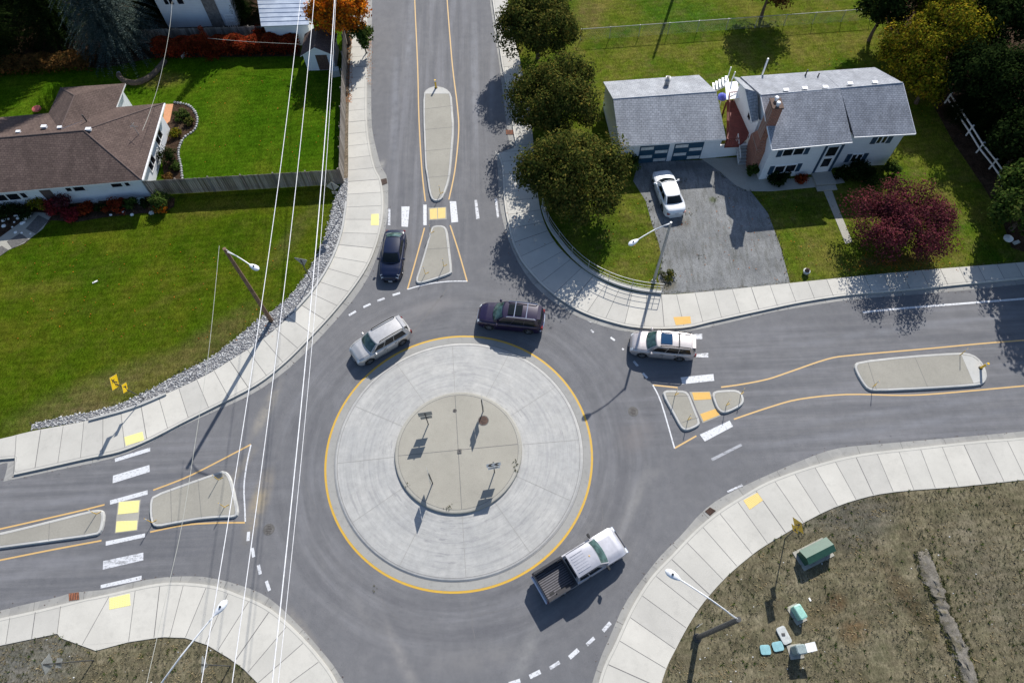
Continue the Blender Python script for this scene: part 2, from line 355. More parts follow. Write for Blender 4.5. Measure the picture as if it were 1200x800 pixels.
def nearest(P, q):
    best = None
    for a, b in zip(P, P[1:]):
        d = b - a; t = max(0, min(1, (q - a).dot(d) / max(d.length_squared, 1e-9))); c = a + d * t
        if best is None or (c - q).length < best[0]: best = ((c - q).length, c)
    return best[1]
def ribbon(mb, P, wd, z, side=0):
    "flat line of width wd along P (side -1/0/1: offset of the band)"
    n = len(P); L = []; R = []
    for i, p in enumerate(P):
        d = (P[min(i + 1, n - 1)] - P[max(i - 1, 0)]); d.z = 0; d.normalize(); nn = Vector((-d.y, d.x, 0))
        L.append(p + nn * wd * (.5 + .5 * side)); R.append(p - nn * wd * (.5 - .5 * side))
    for i in range(n - 1):
        a, b_, c, d = R[i], R[i + 1], L[i + 1], L[i]
        mb.add([(q.x, q.y, z) for q in (a, b_, c, d)], [(0, 1, 2, 3)])
def bandmesh(mb, A, B, z):
    "band between two curves of equal meaning"
    n = 60
    def at(P, t):
        L = [0]
        for a, b_ in zip(P, P[1:]): L.append(L[-1] + (b_ - a).length)
        s_ = t * L[-1]
        for i in range(len(P) - 1):
            if s_ <= L[i + 1] + 1e-9: return P[i].lerp(P[i + 1], (s_ - L[i]) / max(L[i + 1] - L[i], 1e-9))
        return P[-1]
    for i in range(n):
        q = [at(A, i / n), at(A, (i + 1) / n), at(B, (i + 1) / n), at(B, i / n)]
        v = [(p.x, p.y, z) for p in q]
        ar = sum(v[k][0] * v[(k + 1) % 4][1] - v[(k + 1) % 4][0] * v[k][1] for k in range(4))
        mb.add(v if ar > 0 else v[::-1], [(0, 1, 2, 3)])

# ------------------------------------------------------------------ ground and roads
mb = MB(); mb.prism([(-500, -500), (500, -500), (500, 500), (-500, 500)], -.06, -.05); struct('ground', mb, 'dry_grass')
mb = MB(); mb.prism([(-95, -40), (95, -40), (95, 100), (-95, 100)], -.049, 0.0); struct('road', mb, 'asphalt')

ZS = .14
# pavement north-west
nw_front = [(430, -40), (430, 0), (430, 60), (429.5, 110), (430, 145), (434, 175), (440, 198), (446, 210), (449, 230), (448, 258), (441, 287), (430, 313), (412, 340), (390, 367), (365, 394), (335, 424), (300, 451), (250, 477), (212, 496), (175, 515), (140, 529), (102, 537), (62, 546), (16, 556)]
nw_front2 = [(16, 556), (19, 540), (21, 536), (0, 538), (-60, 546), (-140, 555)]
nw_back = [(413, -40), (412, 45), (410, 80), (409, 112), (408, 162), (408, 200), (406, 237), (402, 265), (396, 287), (385, 312), (367, 340), (345, 365), (315, 392), (297, 405), (270, 422), (240, 440), (195, 461), (155, 477), (105, 492), (37, 505), (0, 514), (-60, 524), (-140, 536)]
nw_gut = [(436, -40), (436, 0), (435.5, 60), (435, 110), (436, 150), (441, 175), (447, 196), (454, 208), (455, 228), (454, 256), (447, 285), (433, 322), (415, 350), (392, 377), (367, 404), (338, 432), (302, 458), (265, 476), (207, 502), (175, 519), (135, 536), (75, 549), (42, 556), (4, 564)]
nw_gut2 = [(4, 564), (9, 543), (0, 544), (-60, 552), (-140, 561)]
ne_front = [(576, -40), (577, 0), (584, 47), (588, 75), (593, 100), (598, 125), (601, 150), (605, 172)]
ne_front2 = [(583, 180), (587, 190), (589, 205), (590, 225), (592, 245), (596, 265), (600, 282), (606, 296), (615, 311), (640, 338), (675, 362), (712, 376), (750, 384), (800, 384), (837, 376), (887, 365), (945, 353), (1000, 345), (1060, 340), (1150, 331), (1200, 326), (1300, 316), (1400, 306)]
ne_back = [(592, -40), (597, 20), (607, 60), (615, 100), (621, 130), (625, 167), (628, 200), (632, 240), (642, 270), (660, 295), (690, 320), (730, 339), (775, 345), (825, 342), (875, 337), (932, 331), (1000, 324), (1075, 317), (1150, 311), (1200, 307), (1300, 297), (1400, 287)]
ne_gut = [(571, -40), (574, 0), (581, 50), (585, 75), (591, 125), (595, 158), (599, 173)]
ne_gut2 = [(580, 176), (583, 192), (584, 217), (585, 237), (590, 262), (600, 292), (615, 320), (637, 345), (675, 370), (717, 385), (750, 390), (805, 388), (850, 379), (900, 367), (945, 359), (1000, 351), (1100, 343), (1200, 333), (1300, 323), (1400, 313)]
se_front = [(1400, 485), (1300, 500), (1200, 512), (1150, 516), (1075, 524), (1007, 532), (950, 546), (900, 564), (868, 582), (840, 600), (815, 621), (787, 650), (762, 677), (740, 712), (720, 755), (707, 782), (698, 815), (685, 880)]
se_back = [(1400, 540), (1300, 552), (1200, 562), (1125, 570), (1050, 576), (1005, 585), (961, 602), (900, 637), (875, 655), (850, 677), (825, 705), (807, 732), (792, 760), (780, 785), (770, 820), (755, 880)]
se_gut = [(1400, 478), (1300, 493), (1200, 505), (1100, 514), (1030, 520), (982, 525), (950, 535), (900, 556), (850, 580), (822, 600), (800, 625), (775, 650), (755, 675), (732, 707), (715, 745), (702, 775), (690, 815), (677, 880)]
sw_front = [(-140, 756), (-60, 737), (0, 724), (37, 716), (75, 707), (125, 696), (175, 685), (207, 682), (250, 686), (282, 697), (300, 704), (322, 717), (350, 742), (375, 770), (396, 802), (430, 880)]
sw_back = [(-140, 790), (-60, 770), (0, 756), (67, 742), (71, 747), (112, 762), (150, 752), (190, 746), (217, 747), (242, 755), (267, 770), (285, 783), (302, 800), (340, 880)]
sw_gut = [(-140, 748), (-60, 729), (0, 715), (37, 706), (65, 700), (85, 694), (125, 690), (165, 680), (207, 675), (250, 677), (300, 692), (325, 708), (350, 732), (375, 760), (402, 797), (438, 880)]

def pavement(fronts, back, guts, bend_back=True):
    fr = []; 
    for k, f in enumerate(fronts): fr += W(f, ZS, 4 if len(f) > 8 else 0)
    bk = W(back, ZS, 3 if bend_back else 0)
    mb = MB(); mb.prism(fr + bk[::-1], 0, ZS)
    # slabs and joints
    main = fr; pts = resample(main, 1.52)
    mb.m(1)
    last = None; prs = []
    for k, p in enumerate(pts[1:-1]):
        q = nearest(bk, p)
        if last is not None and (q - last).length < .45: continue
        if (q - p).length > 5 : continue
        last = q; prs.append((p, q))
        ribbon(mb, [p.lerp(q, .06), p.lerp(q, .985)], .035 if k % 5 else .05, ZS + .006)
    mb.m(0)
    for (p, q), (p2, q2) in zip(prs, prs[1:]):
        if (p2 - p).length > 2.2 or (q2 - q).length > 4: continue
        d1 = (q - p).normalized(); d2 = (q2 - p2).normalized(); v = [p + d1 * .19, p2 + d2 * .19, q2 - d2 * .03, q - d1 * .03]
        ar = sum(v[k].x * v[(k + 1) % 4].y - v[(k + 1) % 4].x * v[k].y for k in range(4)); v = [(a.x, a.y, ZS + .003) for a in v]
        mb.add(v if ar > 0 else v[::-1], [(0, 1, 2, 3)])
    # groove between kerb and slab
    inner = []
    for p in resample(main, .4): inner.append(p.lerp(nearest(bk, p), .17 / max((nearest(bk, p) - p).length, .3)))
    mb.m(2); ribbon(mb, inner, .03, ZS + .004)
    mb.m(0)
    struct('pavement', mb, ['concrete', 'joint', 'joint_soft'])
    g = MB()
    for gl, fl in guts:
        A = W(gl, 0, 3); B_ = W(fl, 0, 3)
        g.m(0); bandmesh(g, A, B_, .006)
        for p in resample(A, 3.04)[1:]:
            q = nearest(B_, p); g.m(1); ribbon(g, [p, q], .03, .010)
    struct('gutter', g, ['gutter_concrete', 'joint'])
def g0(P):   # kerb line at ground level below its top edge
    return P
pavement([nw_front, nw_front2], nw_back, [(nw_gut, nw_front), (nw_gut2, nw_front2)])
pavement([ne_front, ne_front2], ne_back, [(ne_gut, ne_front), (ne_gut2, ne_front2)])
pavement([se_front], se_back, [(se_gut, se_front)], True)
pavement([sw_front], sw_back, [(sw_gut, sw_front)], False)

# land beyond the pavements (thin solids reaching far out of view)
def land(name, P, z, mat, z0=0.0, k=0):
    mb = MB(); mb.prism(W(P, z, k), z0, z); return struct(name, mb, mat)
far = 140
def landw(name, pts, z, mat, z0=0.0):
    mb = MB(); mb.prism(pts, z0, z); return struct(name, mb, mat)
nwb = W(nw_back, .10, 2)
landw('lawn', [G(402, 205, .1)] + W([(406, 237), (402, 265), (396, 287), (385, 312), (367, 340), (345, 365), (315, 392), (297, 405), (270, 422), (240, 440), (195, 461), (155, 477), (105, 492), (37, 505), (0, 514), (-60, 524), (-140, 536), (-300, 555)], .1) + [Vector((-far, 30, 0)), Vector((-far, 40, 0)), G(-60, 232, .1), G(170, 218, .1)], .10, 'lawn_green')
landw('lawn', [G(402, 205, .1), G(170, 218, .1), G(-60, 232, .1), Vector((-far, 40, 0)), Vector((-far, 95, 0)), G(400, -60, .1), G(401, 45, .1)], .101, 'lawn_back')
landw('planting_strip', [G(402, 212, .1), G(401, 45, .1), G(400, -60, .1), G(413, -60, .1), G(413, 45, .1), G(410.5, 100, .1), G(409.5, 212, .1)], .105, 'earth')
landw('lawn', W(ne_back, .1, 2) + [Vector((far, 36, 0)), Vector((far, 95, 0)), G(592, -60, .1)], .10, 'lawn_mixed')
landw('rough_ground', W(se_back, .1, 2) + [Vector((10, -40, 0)), Vector((far, -40, 0)), Vector((far, 20, 0))], .10, 'dry_grass')
landw('rough_ground', W(sw_back, .1) + [Vector((-22, -40, 0)), Vector((-far, -40, 0)), Vector((-far, 0, 0))], .10, 'dry_grass')
# bed of river rock between pavement and lawn
rock_out = [(402, 210), (397, 222), (390, 240), (385, 262), (379, 283), (369, 304), (352, 332), (330, 356), (300, 377), (272, 400), (245, 420), (207, 439), (180, 454), (150, 469), (115, 481), (85, 486), (37, 497)]
rock_in = [(408, 210), (406, 237), (402, 265), (396, 287), (385, 312), (367, 340), (345, 365), (315, 392), (297, 405), (270, 422), (240, 440), (195, 461), (155, 477), (105, 492), (37, 503)]
ro = W(rock_out, .1, 3); ri = W(rock_in, .1, 3)
landw('gravel_bed', ro + ri[::-1], .106, 'grey_gravel')
mb = MB(); rr_ = random.Random(3)
ico = bmesh.new(); bmesh.ops.create_icosphere(ico, subdivisions=1, radius=1)
IV = [v.co.copy() for v in ico.verts]; IF = [[v.index for v in f.verts] for f in ico.faces]; ico.free()
ros = resample(ro, .115)
for p in ros:
    q = nearest(ri, p)
    wd = (q - p).length
    for k in range(max(2, int(wd / .105))):
        t = rr_.random() * 1.04 - .04; c = p.lerp(q, t) + Vector((rr_.uniform(-.07, .07), rr_.uniform(-.07, .07), 0))
        r = rr_.uniform(.035, .085); sx, sy, sz = rr_.uniform(.8, 1.4), rr_.uniform(.7, 1.2), rr_.uniform(.5, .8); a = rr_.random() * 6
        R = Matrix.Rotation(a, 3, 'Z')
        mb.cur = rr_.choice((0, 0, 1, 2))
        mb.add([R @ Vector((v.x * sx * r, v.y * sy * r, v.z * sz * r)) + Vector((c.x, c.y, .125)) for v in IV], IF)
plain('rock_light', (.50, .50, .49), .8); plain('rock_dark', (.17, .17, .18), .8); plain('rock_mid', (.33, .33, .33), .8)
o = mb.build('river_rocks', ['rock_mid', 'rock_light', 'rock_dark']); tag(o, 'strip of grey river rock between curved pavement and front lawn', 'rocks', None, 'stuff')
# raised kerb lip behind the north-west pavement
for P, nm in (([(105, 492), (155, 478), (195, 461.5)], 'low concrete edging lip behind pavement by yellow walking signs'), ([(345, 365), (367, 340), (385, 312), (396, 287), (402, 265), (406, 237)], 'low concrete edging lip between rock strip and curved pavement')):
    A = W(P, .14, 4); mb = MB(); L = []; R_ = []
    for i, p in enumerate(A):
        d = (A[min(i + 1, len(A) - 1)] - A[max(i - 1, 0)]).normalized(); n_ = Vector((-d.y, d.x, 0)); L.append(p + n_ * .08); R_.append(p - n_ * .08)
    mb.prism(L + R_[::-1], .0, .27); o = mb.build('edging_curb', 'curb_concrete'); tag(o, nm, 'curb')

# driveway, walkways
DR = [(748, 190), (840, 187), (856, 205), (878, 222), (900, 250), (915, 290), (926, 332), (875, 337), (825, 342), (776, 345), (771, 325), (776, 305), (772, 285), (764, 262), (757, 236), (742, 212)]
land('driveway', DR, .106, 'gravel_drive', .0)
land('walkway', [(822, 186), (880, 184), (884, 200), (900, 211), (945, 208), (985, 205), (990, 214), (958, 219), (905, 224), (876, 224), (862, 217), (846, 203)], .125, 'pad_concrete', 0)
land('walkway', [(962, 216), (972, 215), (981, 240), (999, 283), (991, 286), (977, 252)], .115, 'pad_concrete', 0)

# ------------------------------------------------------------------ roundabout
def ring(mb, r0, r1, z0, z1, n=128):
    vs = []
    for r, z in ((r0, z0), (r1, z1)):
        for i in range(n):
            t = 2 * PI * i / n; vs.append((RC.x + r * math.cos(t), RC.y + r * math.sin(t), z))
    mb.add(vs, [(i, n + i, n + (i + 1) % n, (i + 1) % n) for i in range(n)])
mb = MB(); ring(mb, 9.14, 9.29, .004, .004); struct('ring_line', mb, 'bright_yellow')
mb = MB(); ring(mb, 8.62, 9.14, .008, .01); struct('gutter', mb, 'gutter_concrete')
mb = MB(); mb.smooth = True
ring(mb, 8.5, 8.62, .075, .0); ring(mb, 8.4, 8.5, .09, .075); ring(mb, 4.4, 8.4, .24, .09)
mb.smooth = False; mb.m(1); ring(mb, 8.37, 8.395, .094, .093); ring(mb, 8.61, 8.63, .010, .011); mb.m(2)
for i in range(12):
    t = 2 * PI * i / 12 + .06; d = Vector((math.cos(t), math.sin(t), 0)); n_ = Vector((-d.y, d.x, 0)) * (.018)
    for (ra, rb) in ((4.45, 6.4), (6.4, 8.35)):
        a = RC + d * ra; b_ = RC + d * rb; za = .245 - (ra - 4.4) * .0375; zb = .245 - (rb - 4.4) * .0375
        mb.add([(a - n_) + Vector((0, 0, za)), (b_ - n_) + Vector((0, 0, zb)), (b_ + n_) + Vector((0, 0, zb)), (a + n_) + Vector((0, 0, za))], [(0, 1, 2, 3)])
struct('roundabout_apron', mb, ['apron_concrete', 'joint', 'joint_soft'])
mb = MB(); mb.smooth = True; mb.m(3); ring(mb, 4.36, 4.42, .38, .2); ring(mb, 4.30, 4.36, .40, .38); ring(mb, 4.14, 4.30, .405, .40)
mb.m(0); mb.smooth = False; n = 96
mb.add([(RC.x + 4.14 * math.cos(2 * PI * i / n), RC.y + 4.14 * math.sin(2 * PI * i / n), .405) for i in range(n)], [tuple(range(n))])
mb.m(2); ring(mb, 4.12, 4.15, .409, .409)
for t in (.06, .06 + PI / 2):
    d = Vector((math.cos(t), math.sin(t), 0)); n_ = Vector((-d.y, d.x, 0)) * .02
    a = RC - d * 4.12; b_ = RC + d * 4.12; z = Vector((0, 0, .409 + (.001 if t > 1 else 0)))
    mb.add([a - n_ + z, b_ - n_ + z, b_ + n_ + z, a + n_ + z], [(0, 1, 2, 3)])
struct('roundabout_island', mb, ['aggregate', 'curb_concrete', 'joint', 'pad_concrete'])

# splitter islands
def offset_in(P, d):
    n = len(P); out = []
    ar = sum(P[i].x * P[(i + 1) % n].y - P[(i + 1) % n].x * P[i].y for i in range(n)); sg = 1 if ar > 0 else -1
    for i in range(n):
        a = (P[i] - P[i - 1]).normalized(); b_ = (P[(i + 1) % n] - P[i]).normalized(); t = (a + b_).normalized()
        out.append(P[i] + Vector((-t.y, t.x, 0)) * sg * d / max(.5, t.dot(b_)))
    return out
def island(P, joints=(), nose=None):
    A = W(P, .15); c = sum(A, Vector()) / len(A)
    # round the outline a little
    B_ = []
    n = len(A)
    for i in range(n):
        for t in (.25, .75): B_.append(A[i].lerp(A[(i + 1) % n], t))
    A = B_
    mb = MB(); mb.m(1); I1 = offset_in(A, .03); I2 = offset_in(A, .17); n = len(A); mb.smooth = False
    A0 = [Vector((p.x, p.y, .0)) for p in offset_in(A, -.03)]
    for (P0, z0, P1, z1) in ((A0, 0, A, .12), (A, .12, I1, .148), (I1, .148, I2, .150)):
        ar = sum(A[i].x * A[(i + 1) % n].y - A[(i + 1) % n].x * A[i].y for i in range(n))
        for i in range(n):
            j = (i + 1) % n; q = [(P0[i].x, P0[i].y, z0), (P0[j].x, P0[j].y, z0), (P1[j].x, P1[j].y, z1), (P1[i].x, P1[i].y, z1)]
            mb.add(q if ar > 0 else q[::-1], [(0, 1, 2, 3)])
    mb.m(0); mb.prism(I2, .15, .15)
    mb.m(2)
    loop = I2 + [I2[0]]; ribbon(mb, loop, .02, .153)
    for a, b_ in joints: ribbon(mb, W([a, b_], .15), .03, .154)
    if nose: mb.m(1); mb.prism(W(nose, .15), .156, .156)
    struct('traffic_island', mb, ['aggregate', 'curb_concrete', 'joint'])
island([(496, 110), (500, 104), (510, 100.5), (522, 103), (529, 110), (530, 125), (532, 150), (530, 175), (528, 200), (526, 213), (520, 230), (515, 235), (507, 235), (503, 227), (500, 205), (498, 195), (497, 165), (496, 140)],
       [((497, 128), (530, 124)), ((498, 152), (531, 149)), ((498, 177), (530, 174)), ((501, 208), (527, 206))], [(497.5, 110), (501, 105), (510, 102), (521, 104), (527.5, 110)])
island([(505, 267), (509, 264), (520, 264), (524, 269), (526, 285), (530, 318), (527, 321), (510, 327), (495, 331.5), (488.5, 331.5), (487, 327), (491, 316), (499, 289)], [((500, 292), (526.5, 290.5))])
island([(175, 603), (175.5, 587), (179, 580), (215, 567), (255, 553), (262, 551), (268, 555), (272, 565), (278, 592), (279, 602), (274, 606), (260, 606), (235, 608), (217, 611), (200, 614), (185, 617), (178, 615)],
       [((200, 573), (201, 612)), ((232, 562), (236, 606))])
island([(-70, 645), (-60, 637), (0, 624), (50, 612), (105, 598), (117, 596.5), (122, 600), (121, 613), (118, 623), (112, 627), (60, 634), (0, 642), (-60, 650)], [((58, 612), (57, 633)), ((0, 626), (-1, 640))])
island([(776.5, 462), (779, 457), (790, 457), (803, 457.5), (808, 462), (814, 478), (821, 495), (818, 499), (808, 503.5), (802, 504), (797, 500), (788, 483)], [((781, 464), (807, 464)), ((799, 495), (818, 489))])
island([(834.5, 462), (838, 457.5), (852, 456.5), (864, 456.5), (870, 461), (872.5, 469), (869, 475), (860, 480), (851, 483.5), (845, 483), (840, 478), (836, 468)])
island([(1001, 428), (1006, 423), (1060, 417), (1125, 412.5), (1140, 414.5), (1150, 422), (1156, 433), (1157, 443), (1152, 450), (1140, 452), (1085, 455.5), (1027, 458), (1017, 456), (1011, 449), (1004, 437)],
       [((1017, 424), (1027, 456)), ((1072, 418), (1087, 453))], [(1126.5, 415.5), (1139, 417.5), (1148, 424), (1153.5, 434), (1154, 443), (1150, 447), (1141, 449)])
mb = MB()
for P in ([(502, 243.5), (523, 242.5), (523.5, 257), (502.5, 258)], [(138.5, 587), (165, 585), (161, 621), (134.5, 624.5)], [(807.6, 459), (832, 458.5), (844.5, 487), (823.5, 495.5)]):
    mb.prism(W(P), .004, .004)
struct('crossing_refuge', mb, 'pad_concrete')
def domes(name, quads, mat, z, lab=None):
    mb = MB()
    for P in quads:
        Q = W(P, z); mb.prism(Q, z, z + .004)
        e1 = Q[1] - Q[0]; e2 = Q[3] - Q[0]; nx = int(e1.length / .09); ny = int(e2.length / .09)
        for i in range(nx):
            for j in range(ny):
                p = Q[0].lerp(Q[1], (i + .5) / nx).lerp(Q[3].lerp(Q[2], (i + .5) / nx), (j + .5) / ny); r = .03
                mb.add([(p.x - r, p.y - r, z + .004), (p.x + r, p.y - r, z + .004), (p.x + r, p.y + r, z + .004), (p.x - r, p.y + r, z + .004), (p.x, p.y, z + .02)], [(0, 1, 4), (1, 2, 4), (2, 3, 4), (3, 0, 4)])
    o = mb.build(name, mat); return tag(o, None, None, None, 'structure')
domes('tactile_paving', [[(503.5, 245), (512, 244), (512.5, 256.5), (504, 257)], [(513, 244), (522, 243.3), (522, 255.5), (513.3, 256.3)]], 'tactile', .006)
domes('tactile_paving', [[(139.5, 588), (163.5, 586), (162, 600), (138, 602.5)], [(136.5, 610.5), (161, 609.5), (160, 620.5), (135.5, 623.5)]], 'tactile_yellow', .006)
domes('tactile_paving', [[(811, 459.7), (831.5, 459.2), (833.5, 467.6), (813.5, 468.8)], [(820.5, 485), (838.7, 478.7), (843.2, 486), (824.5, 493.6)]], 'tactile_orange', .006)
domes('tactile_paving', [[(435, 251), (444, 250.5), (444, 264), (434.5, 264)]], 'tactile_yellow', ZS + .005)
domes('tactile_paving', [[(145.5, 512), (167, 505.5), (169, 515.5), (147.5, 522)]], 'tactile_yellow', ZS + .005)
domes('tactile_paving', [[(128, 700.5), (152, 695), (153, 709), (128, 714)]], 'tactile_yellow', ZS + .005)
domes('tactile_paving', [[(789, 371.5), (809, 370.5), (810, 379), (792, 381)]], 'tactile_orange', ZS + .005)
domes('tactile_paving', [[(871, 586), (887.5, 577), (894, 586), (878.5, 597)]], 'tactile', ZS + .005)

# painted lines
ml = MB()
def line(P, wd, mi, z=.004, k=4): ml.m(mi); ribbon(ml, W(P, 0, k), wd, z)
Y, WH, WW, FW = 0, 1, 2, 3
for P in ([(485, -40), (486, 0), (489.5, 80), (491, 140), (494.5, 200), (498.5, 236)], [(522, -40), (524, 0), (530, 75), (536, 125), (537.5, 155), (533, 200), (526, 234)],
          [(497.5, 267), (488, 302), (477.5, 339)], [(527.5, 264), (537.5, 295), (547.5, 330)],
          [(179.5, 574), (225, 556), (294, 520.5)], [(176, 623), (215, 615), (250, 612.5), (287, 612)], [(122.5, 591), (86, 600), (0, 619.5), (-80, 637)], [(119, 633), (60, 644), (0, 656), (-80, 672)],
          [(765, 451), (794, 454)], [(790.5, 525), (816, 510.5)], [(845, 453.5), (870, 450), (900, 444), (927, 435), (970, 420.5), (1000, 416), (1075, 409.5), (1150, 402.5), (1200, 398.5), (1300, 390)],
          [(860, 491), (900, 477.5), (937, 467.5), (992, 462), (1055, 463), (1100, 461), (1200, 452), (1300, 443)]):
    line(P, .11, Y)
for P in ([(477.5, 339), (495, 334), (512.5, 331), (530, 329.5), (547.5, 329.5)], [(294, 521), (289, 545), (286, 570), (287, 597), (287.5, 611)], [(765, 451), (775, 472), (790.5, 525)]): line(P, .10, WH, .006)
line([(1011, 366), (1060, 361), (1200, 350), (1400, 334)], .17, WH)
def poly(P, mi, z=.005): ml.m(mi); ml.prism(W(P), z, z)
for P in ([(496, 240), (500, 240), (500, 264), (496, 264)], [(470.5, 242), (480, 242), (478, 266), (470.5, 265.5)], [(527, 236), (534.5, 236), (537, 260), (529, 261)],
          [(134.5, 537), (176, 524), (176, 528.5), (135, 541)], [(132.5, 557), (175, 544.5), (175.5, 552.5), (132, 566)], [(129, 586), (173, 574), (173, 579), (129, 591)], [(124, 634), (170, 624.5), (170, 629), (124, 639)],
          [(118, 685), (166, 674), (166, 679), (118, 689)], [(797.5, 442), (836, 438), (837, 446), (799.5, 450)], [(820, 509), (855, 492.5), (859, 499.5), (826, 517)]): poly(P, WH)
for P in ([(121, 657), (168, 647), (168, 656), (120.5, 667)], [(810, 414.5), (830, 413.5), (830, 419), (810, 418)], [(813, 391.5), (823, 391), (823, 397.5), (813, 397)], [(455, 245), (457.5, 245), (457.5, 264), (454.5, 264)],
          [(556, 234.5), (559, 234.5), (562, 256), (558, 257)], [(579.5, 232.5), (582.5, 232.5), (585, 255), (582.5, 255.5)], [(852, 575), (869, 567), (871, 569), (853, 577)]): poly(P, WW)
poly([(833, 537), (868, 519.5), (870, 522), (835, 540)], FW)
def dash(cx, cy, deg, L, wd, mi):
    c = G(cx, cy); d = Vector((math.cos(math.radians(deg)), math.sin(math.radians(deg)), 0)) * L / 2
    ml.m(mi); ribbon(ml, [c - d, c + d], wd, .005)
for a in ((413, 367, 35, .62, .19, WH), (430, 358, 28, .62, .19, WH), (446.5, 351, 22, .6, .19, WW), (464.5, 344.5, 18, .62, .19, WH),
          (291, 628, 95, .6, .2, WH), (296.5, 647, 108, .62, .2, WH), (304, 667, 110, .62, .2, WH), (314, 686, 116, .66, .2, WH),
          (711, 734, 42, .68, .22, WW), (692, 751, 38, .62, .2, WW), (672.5, 765.5, 36, .7, .25, WH), (650, 779, 28, .68, .2, WW), (627, 789.5, 22, .7, .25, WH), (603, 799, 14, .7, .22, WH),
          (690.5, 375.5, -35, .45, .18, WH), (694, 388, -50, .3, .14, WW), (718, 397, -45, .4, .16, WH), (730, 409, -50, .16, .14, WH), (745, 426, -60, .5, .18, WW), (756, 440, -55, .5, .17, WH)): dash(*a)
struct('road_markings', ml, ['yellow_paint', 'white_paint', 'white_worn', 'faded_white'])
# a few cracks and tar seams
mc = MB(); rc = random.Random(5)
def crack(P, wd=.03):
    pts = resample(W(P, 0, 4), .25); pts = [p + Vector((rc.uniform(-.05, .05), rc.uniform(-.05, .05), 0)) for p in pts]
    ribbon(mc, pts, wd, .0025)
crack([(550, 692), (553, 722), (556, 750)]); crack([(520, 345), (500, 370), (478, 395)], .05); crack([(530, 333), (515, 350), (497, 372)], .05); crack([(560, 720), (580, 716), (600, 712)], .02)
crack([(1160, 350), (1180, 385), (1200, 405)], .03); crack([(470, -20), (472, 60), (470, 120)], .012)
crack([(233, 498), (226, 540), (222, 567)], .025); crack([(280, 575), (300, 568), (322, 566)], .02)
crack([(430, 640), (440, 690), (470, 730)], .02); crack([(690, 560), (706, 600), (700, 640)], .02); crack([(880, 410), (930, 402), (985, 392)], .02); crack([(900, 520), (960, 500), (1040, 492)], .02); crack([(555, 40), (558, 90), (556, 140)], .015); crack([(350, 520), (355, 560), (372, 600)], .02)
struct('road_crack', mc, 'joint')
# ------------------------------------------------------------------ vehicles
def carpaint(name, col, metal=.5, rough=.35, coat=.8, dirt=.12):
    m, nt, b = new_mat(name)
    n = noise(nt, 3, 5, .7); c = ramp(nt, n, [(.35, tuple(x * (1 - dirt) for x in col)), (.7, tuple(min(1, x * (1 + dirt * .4)) for x in col))])
    lk(nt, c, b.inputs['Base Color']); b.inputs['Metallic'].default_value = metal; b.inputs['Roughness'].default_value = rough
    b.inputs['Coat Weight'].default_value = coat; b.inputs['Coat Roughness'].default_value = .06
carpaint('paint_navy', (.003, .008, .034), .0, .3, .35); carpaint('paint_plum', (.013, .006, .034), .1, .3, .45)
carpaint('paint_silver', (.56, .55, .54), .45, .38); carpaint('paint_champagne', (.50, .465, .46), .45, .38)
carpaint('paint_white', (.78, .80, .82), 0, .35); carpaint('paint_lilac_silver', (.50, .50, .54), .45, .4); carpaint('paint_black', (.012, .012, .013), .1, .35, .5)
m, nt, b = new_mat('auto_glass'); b.inputs['Base Color'].default_value = (.006, .009, .011, 1); b.inputs['Roughness'].default_value = .08; b.inputs['Specular IOR Level'].default_value = .35
m, nt, b = new_mat('green_glass'); lk(nt, ramp(nt, noise(nt, 2.4, 3), [(.35, (.012, .03, .03)), (.65, (.06, .12, .115))]), b.inputs['Base Color']); b.inputs['Roughness'].default_value = .06; b.inputs['Specular IOR Level'].default_value = .7
m, nt, b = new_mat('blue_glass'); b.inputs['Base Color'].default_value = (.01, .045, .11, 1); b.inputs['Roughness'].default_value = .06
plain('rubber', (.018, .018, .019), .85); plain('trim_black', (.015, .015, .016), .6); plain('alloy', (.45, .45, .46), .35, .8); plain('chrome', (.75, .75, .77), .15, 1, var=.02)
plain('lamp_clear', (.72, .75, .78), .12, 0, var=.1); plain('lamp_red', (.18, .012, .012), .2, 0, var=.1); plain('plate', (.55, .57, .6), .5); plain('bedliner', (.035, .034, .038), .75)
plain('bed_rib', (.13, .125, .14), .6)

def lerp_t(T, x):
    if x <= T[0][0]: return T[0][1]
    for (a, va), (b_, vb) in zip(T, T[1:]):
        if x <= b_:
            t = (x - a) / (b_ - a); t = t * t * (3 - 2 * t) * .5 + t * .5
            return va + (vb - va) * t
    return T[-1][1]

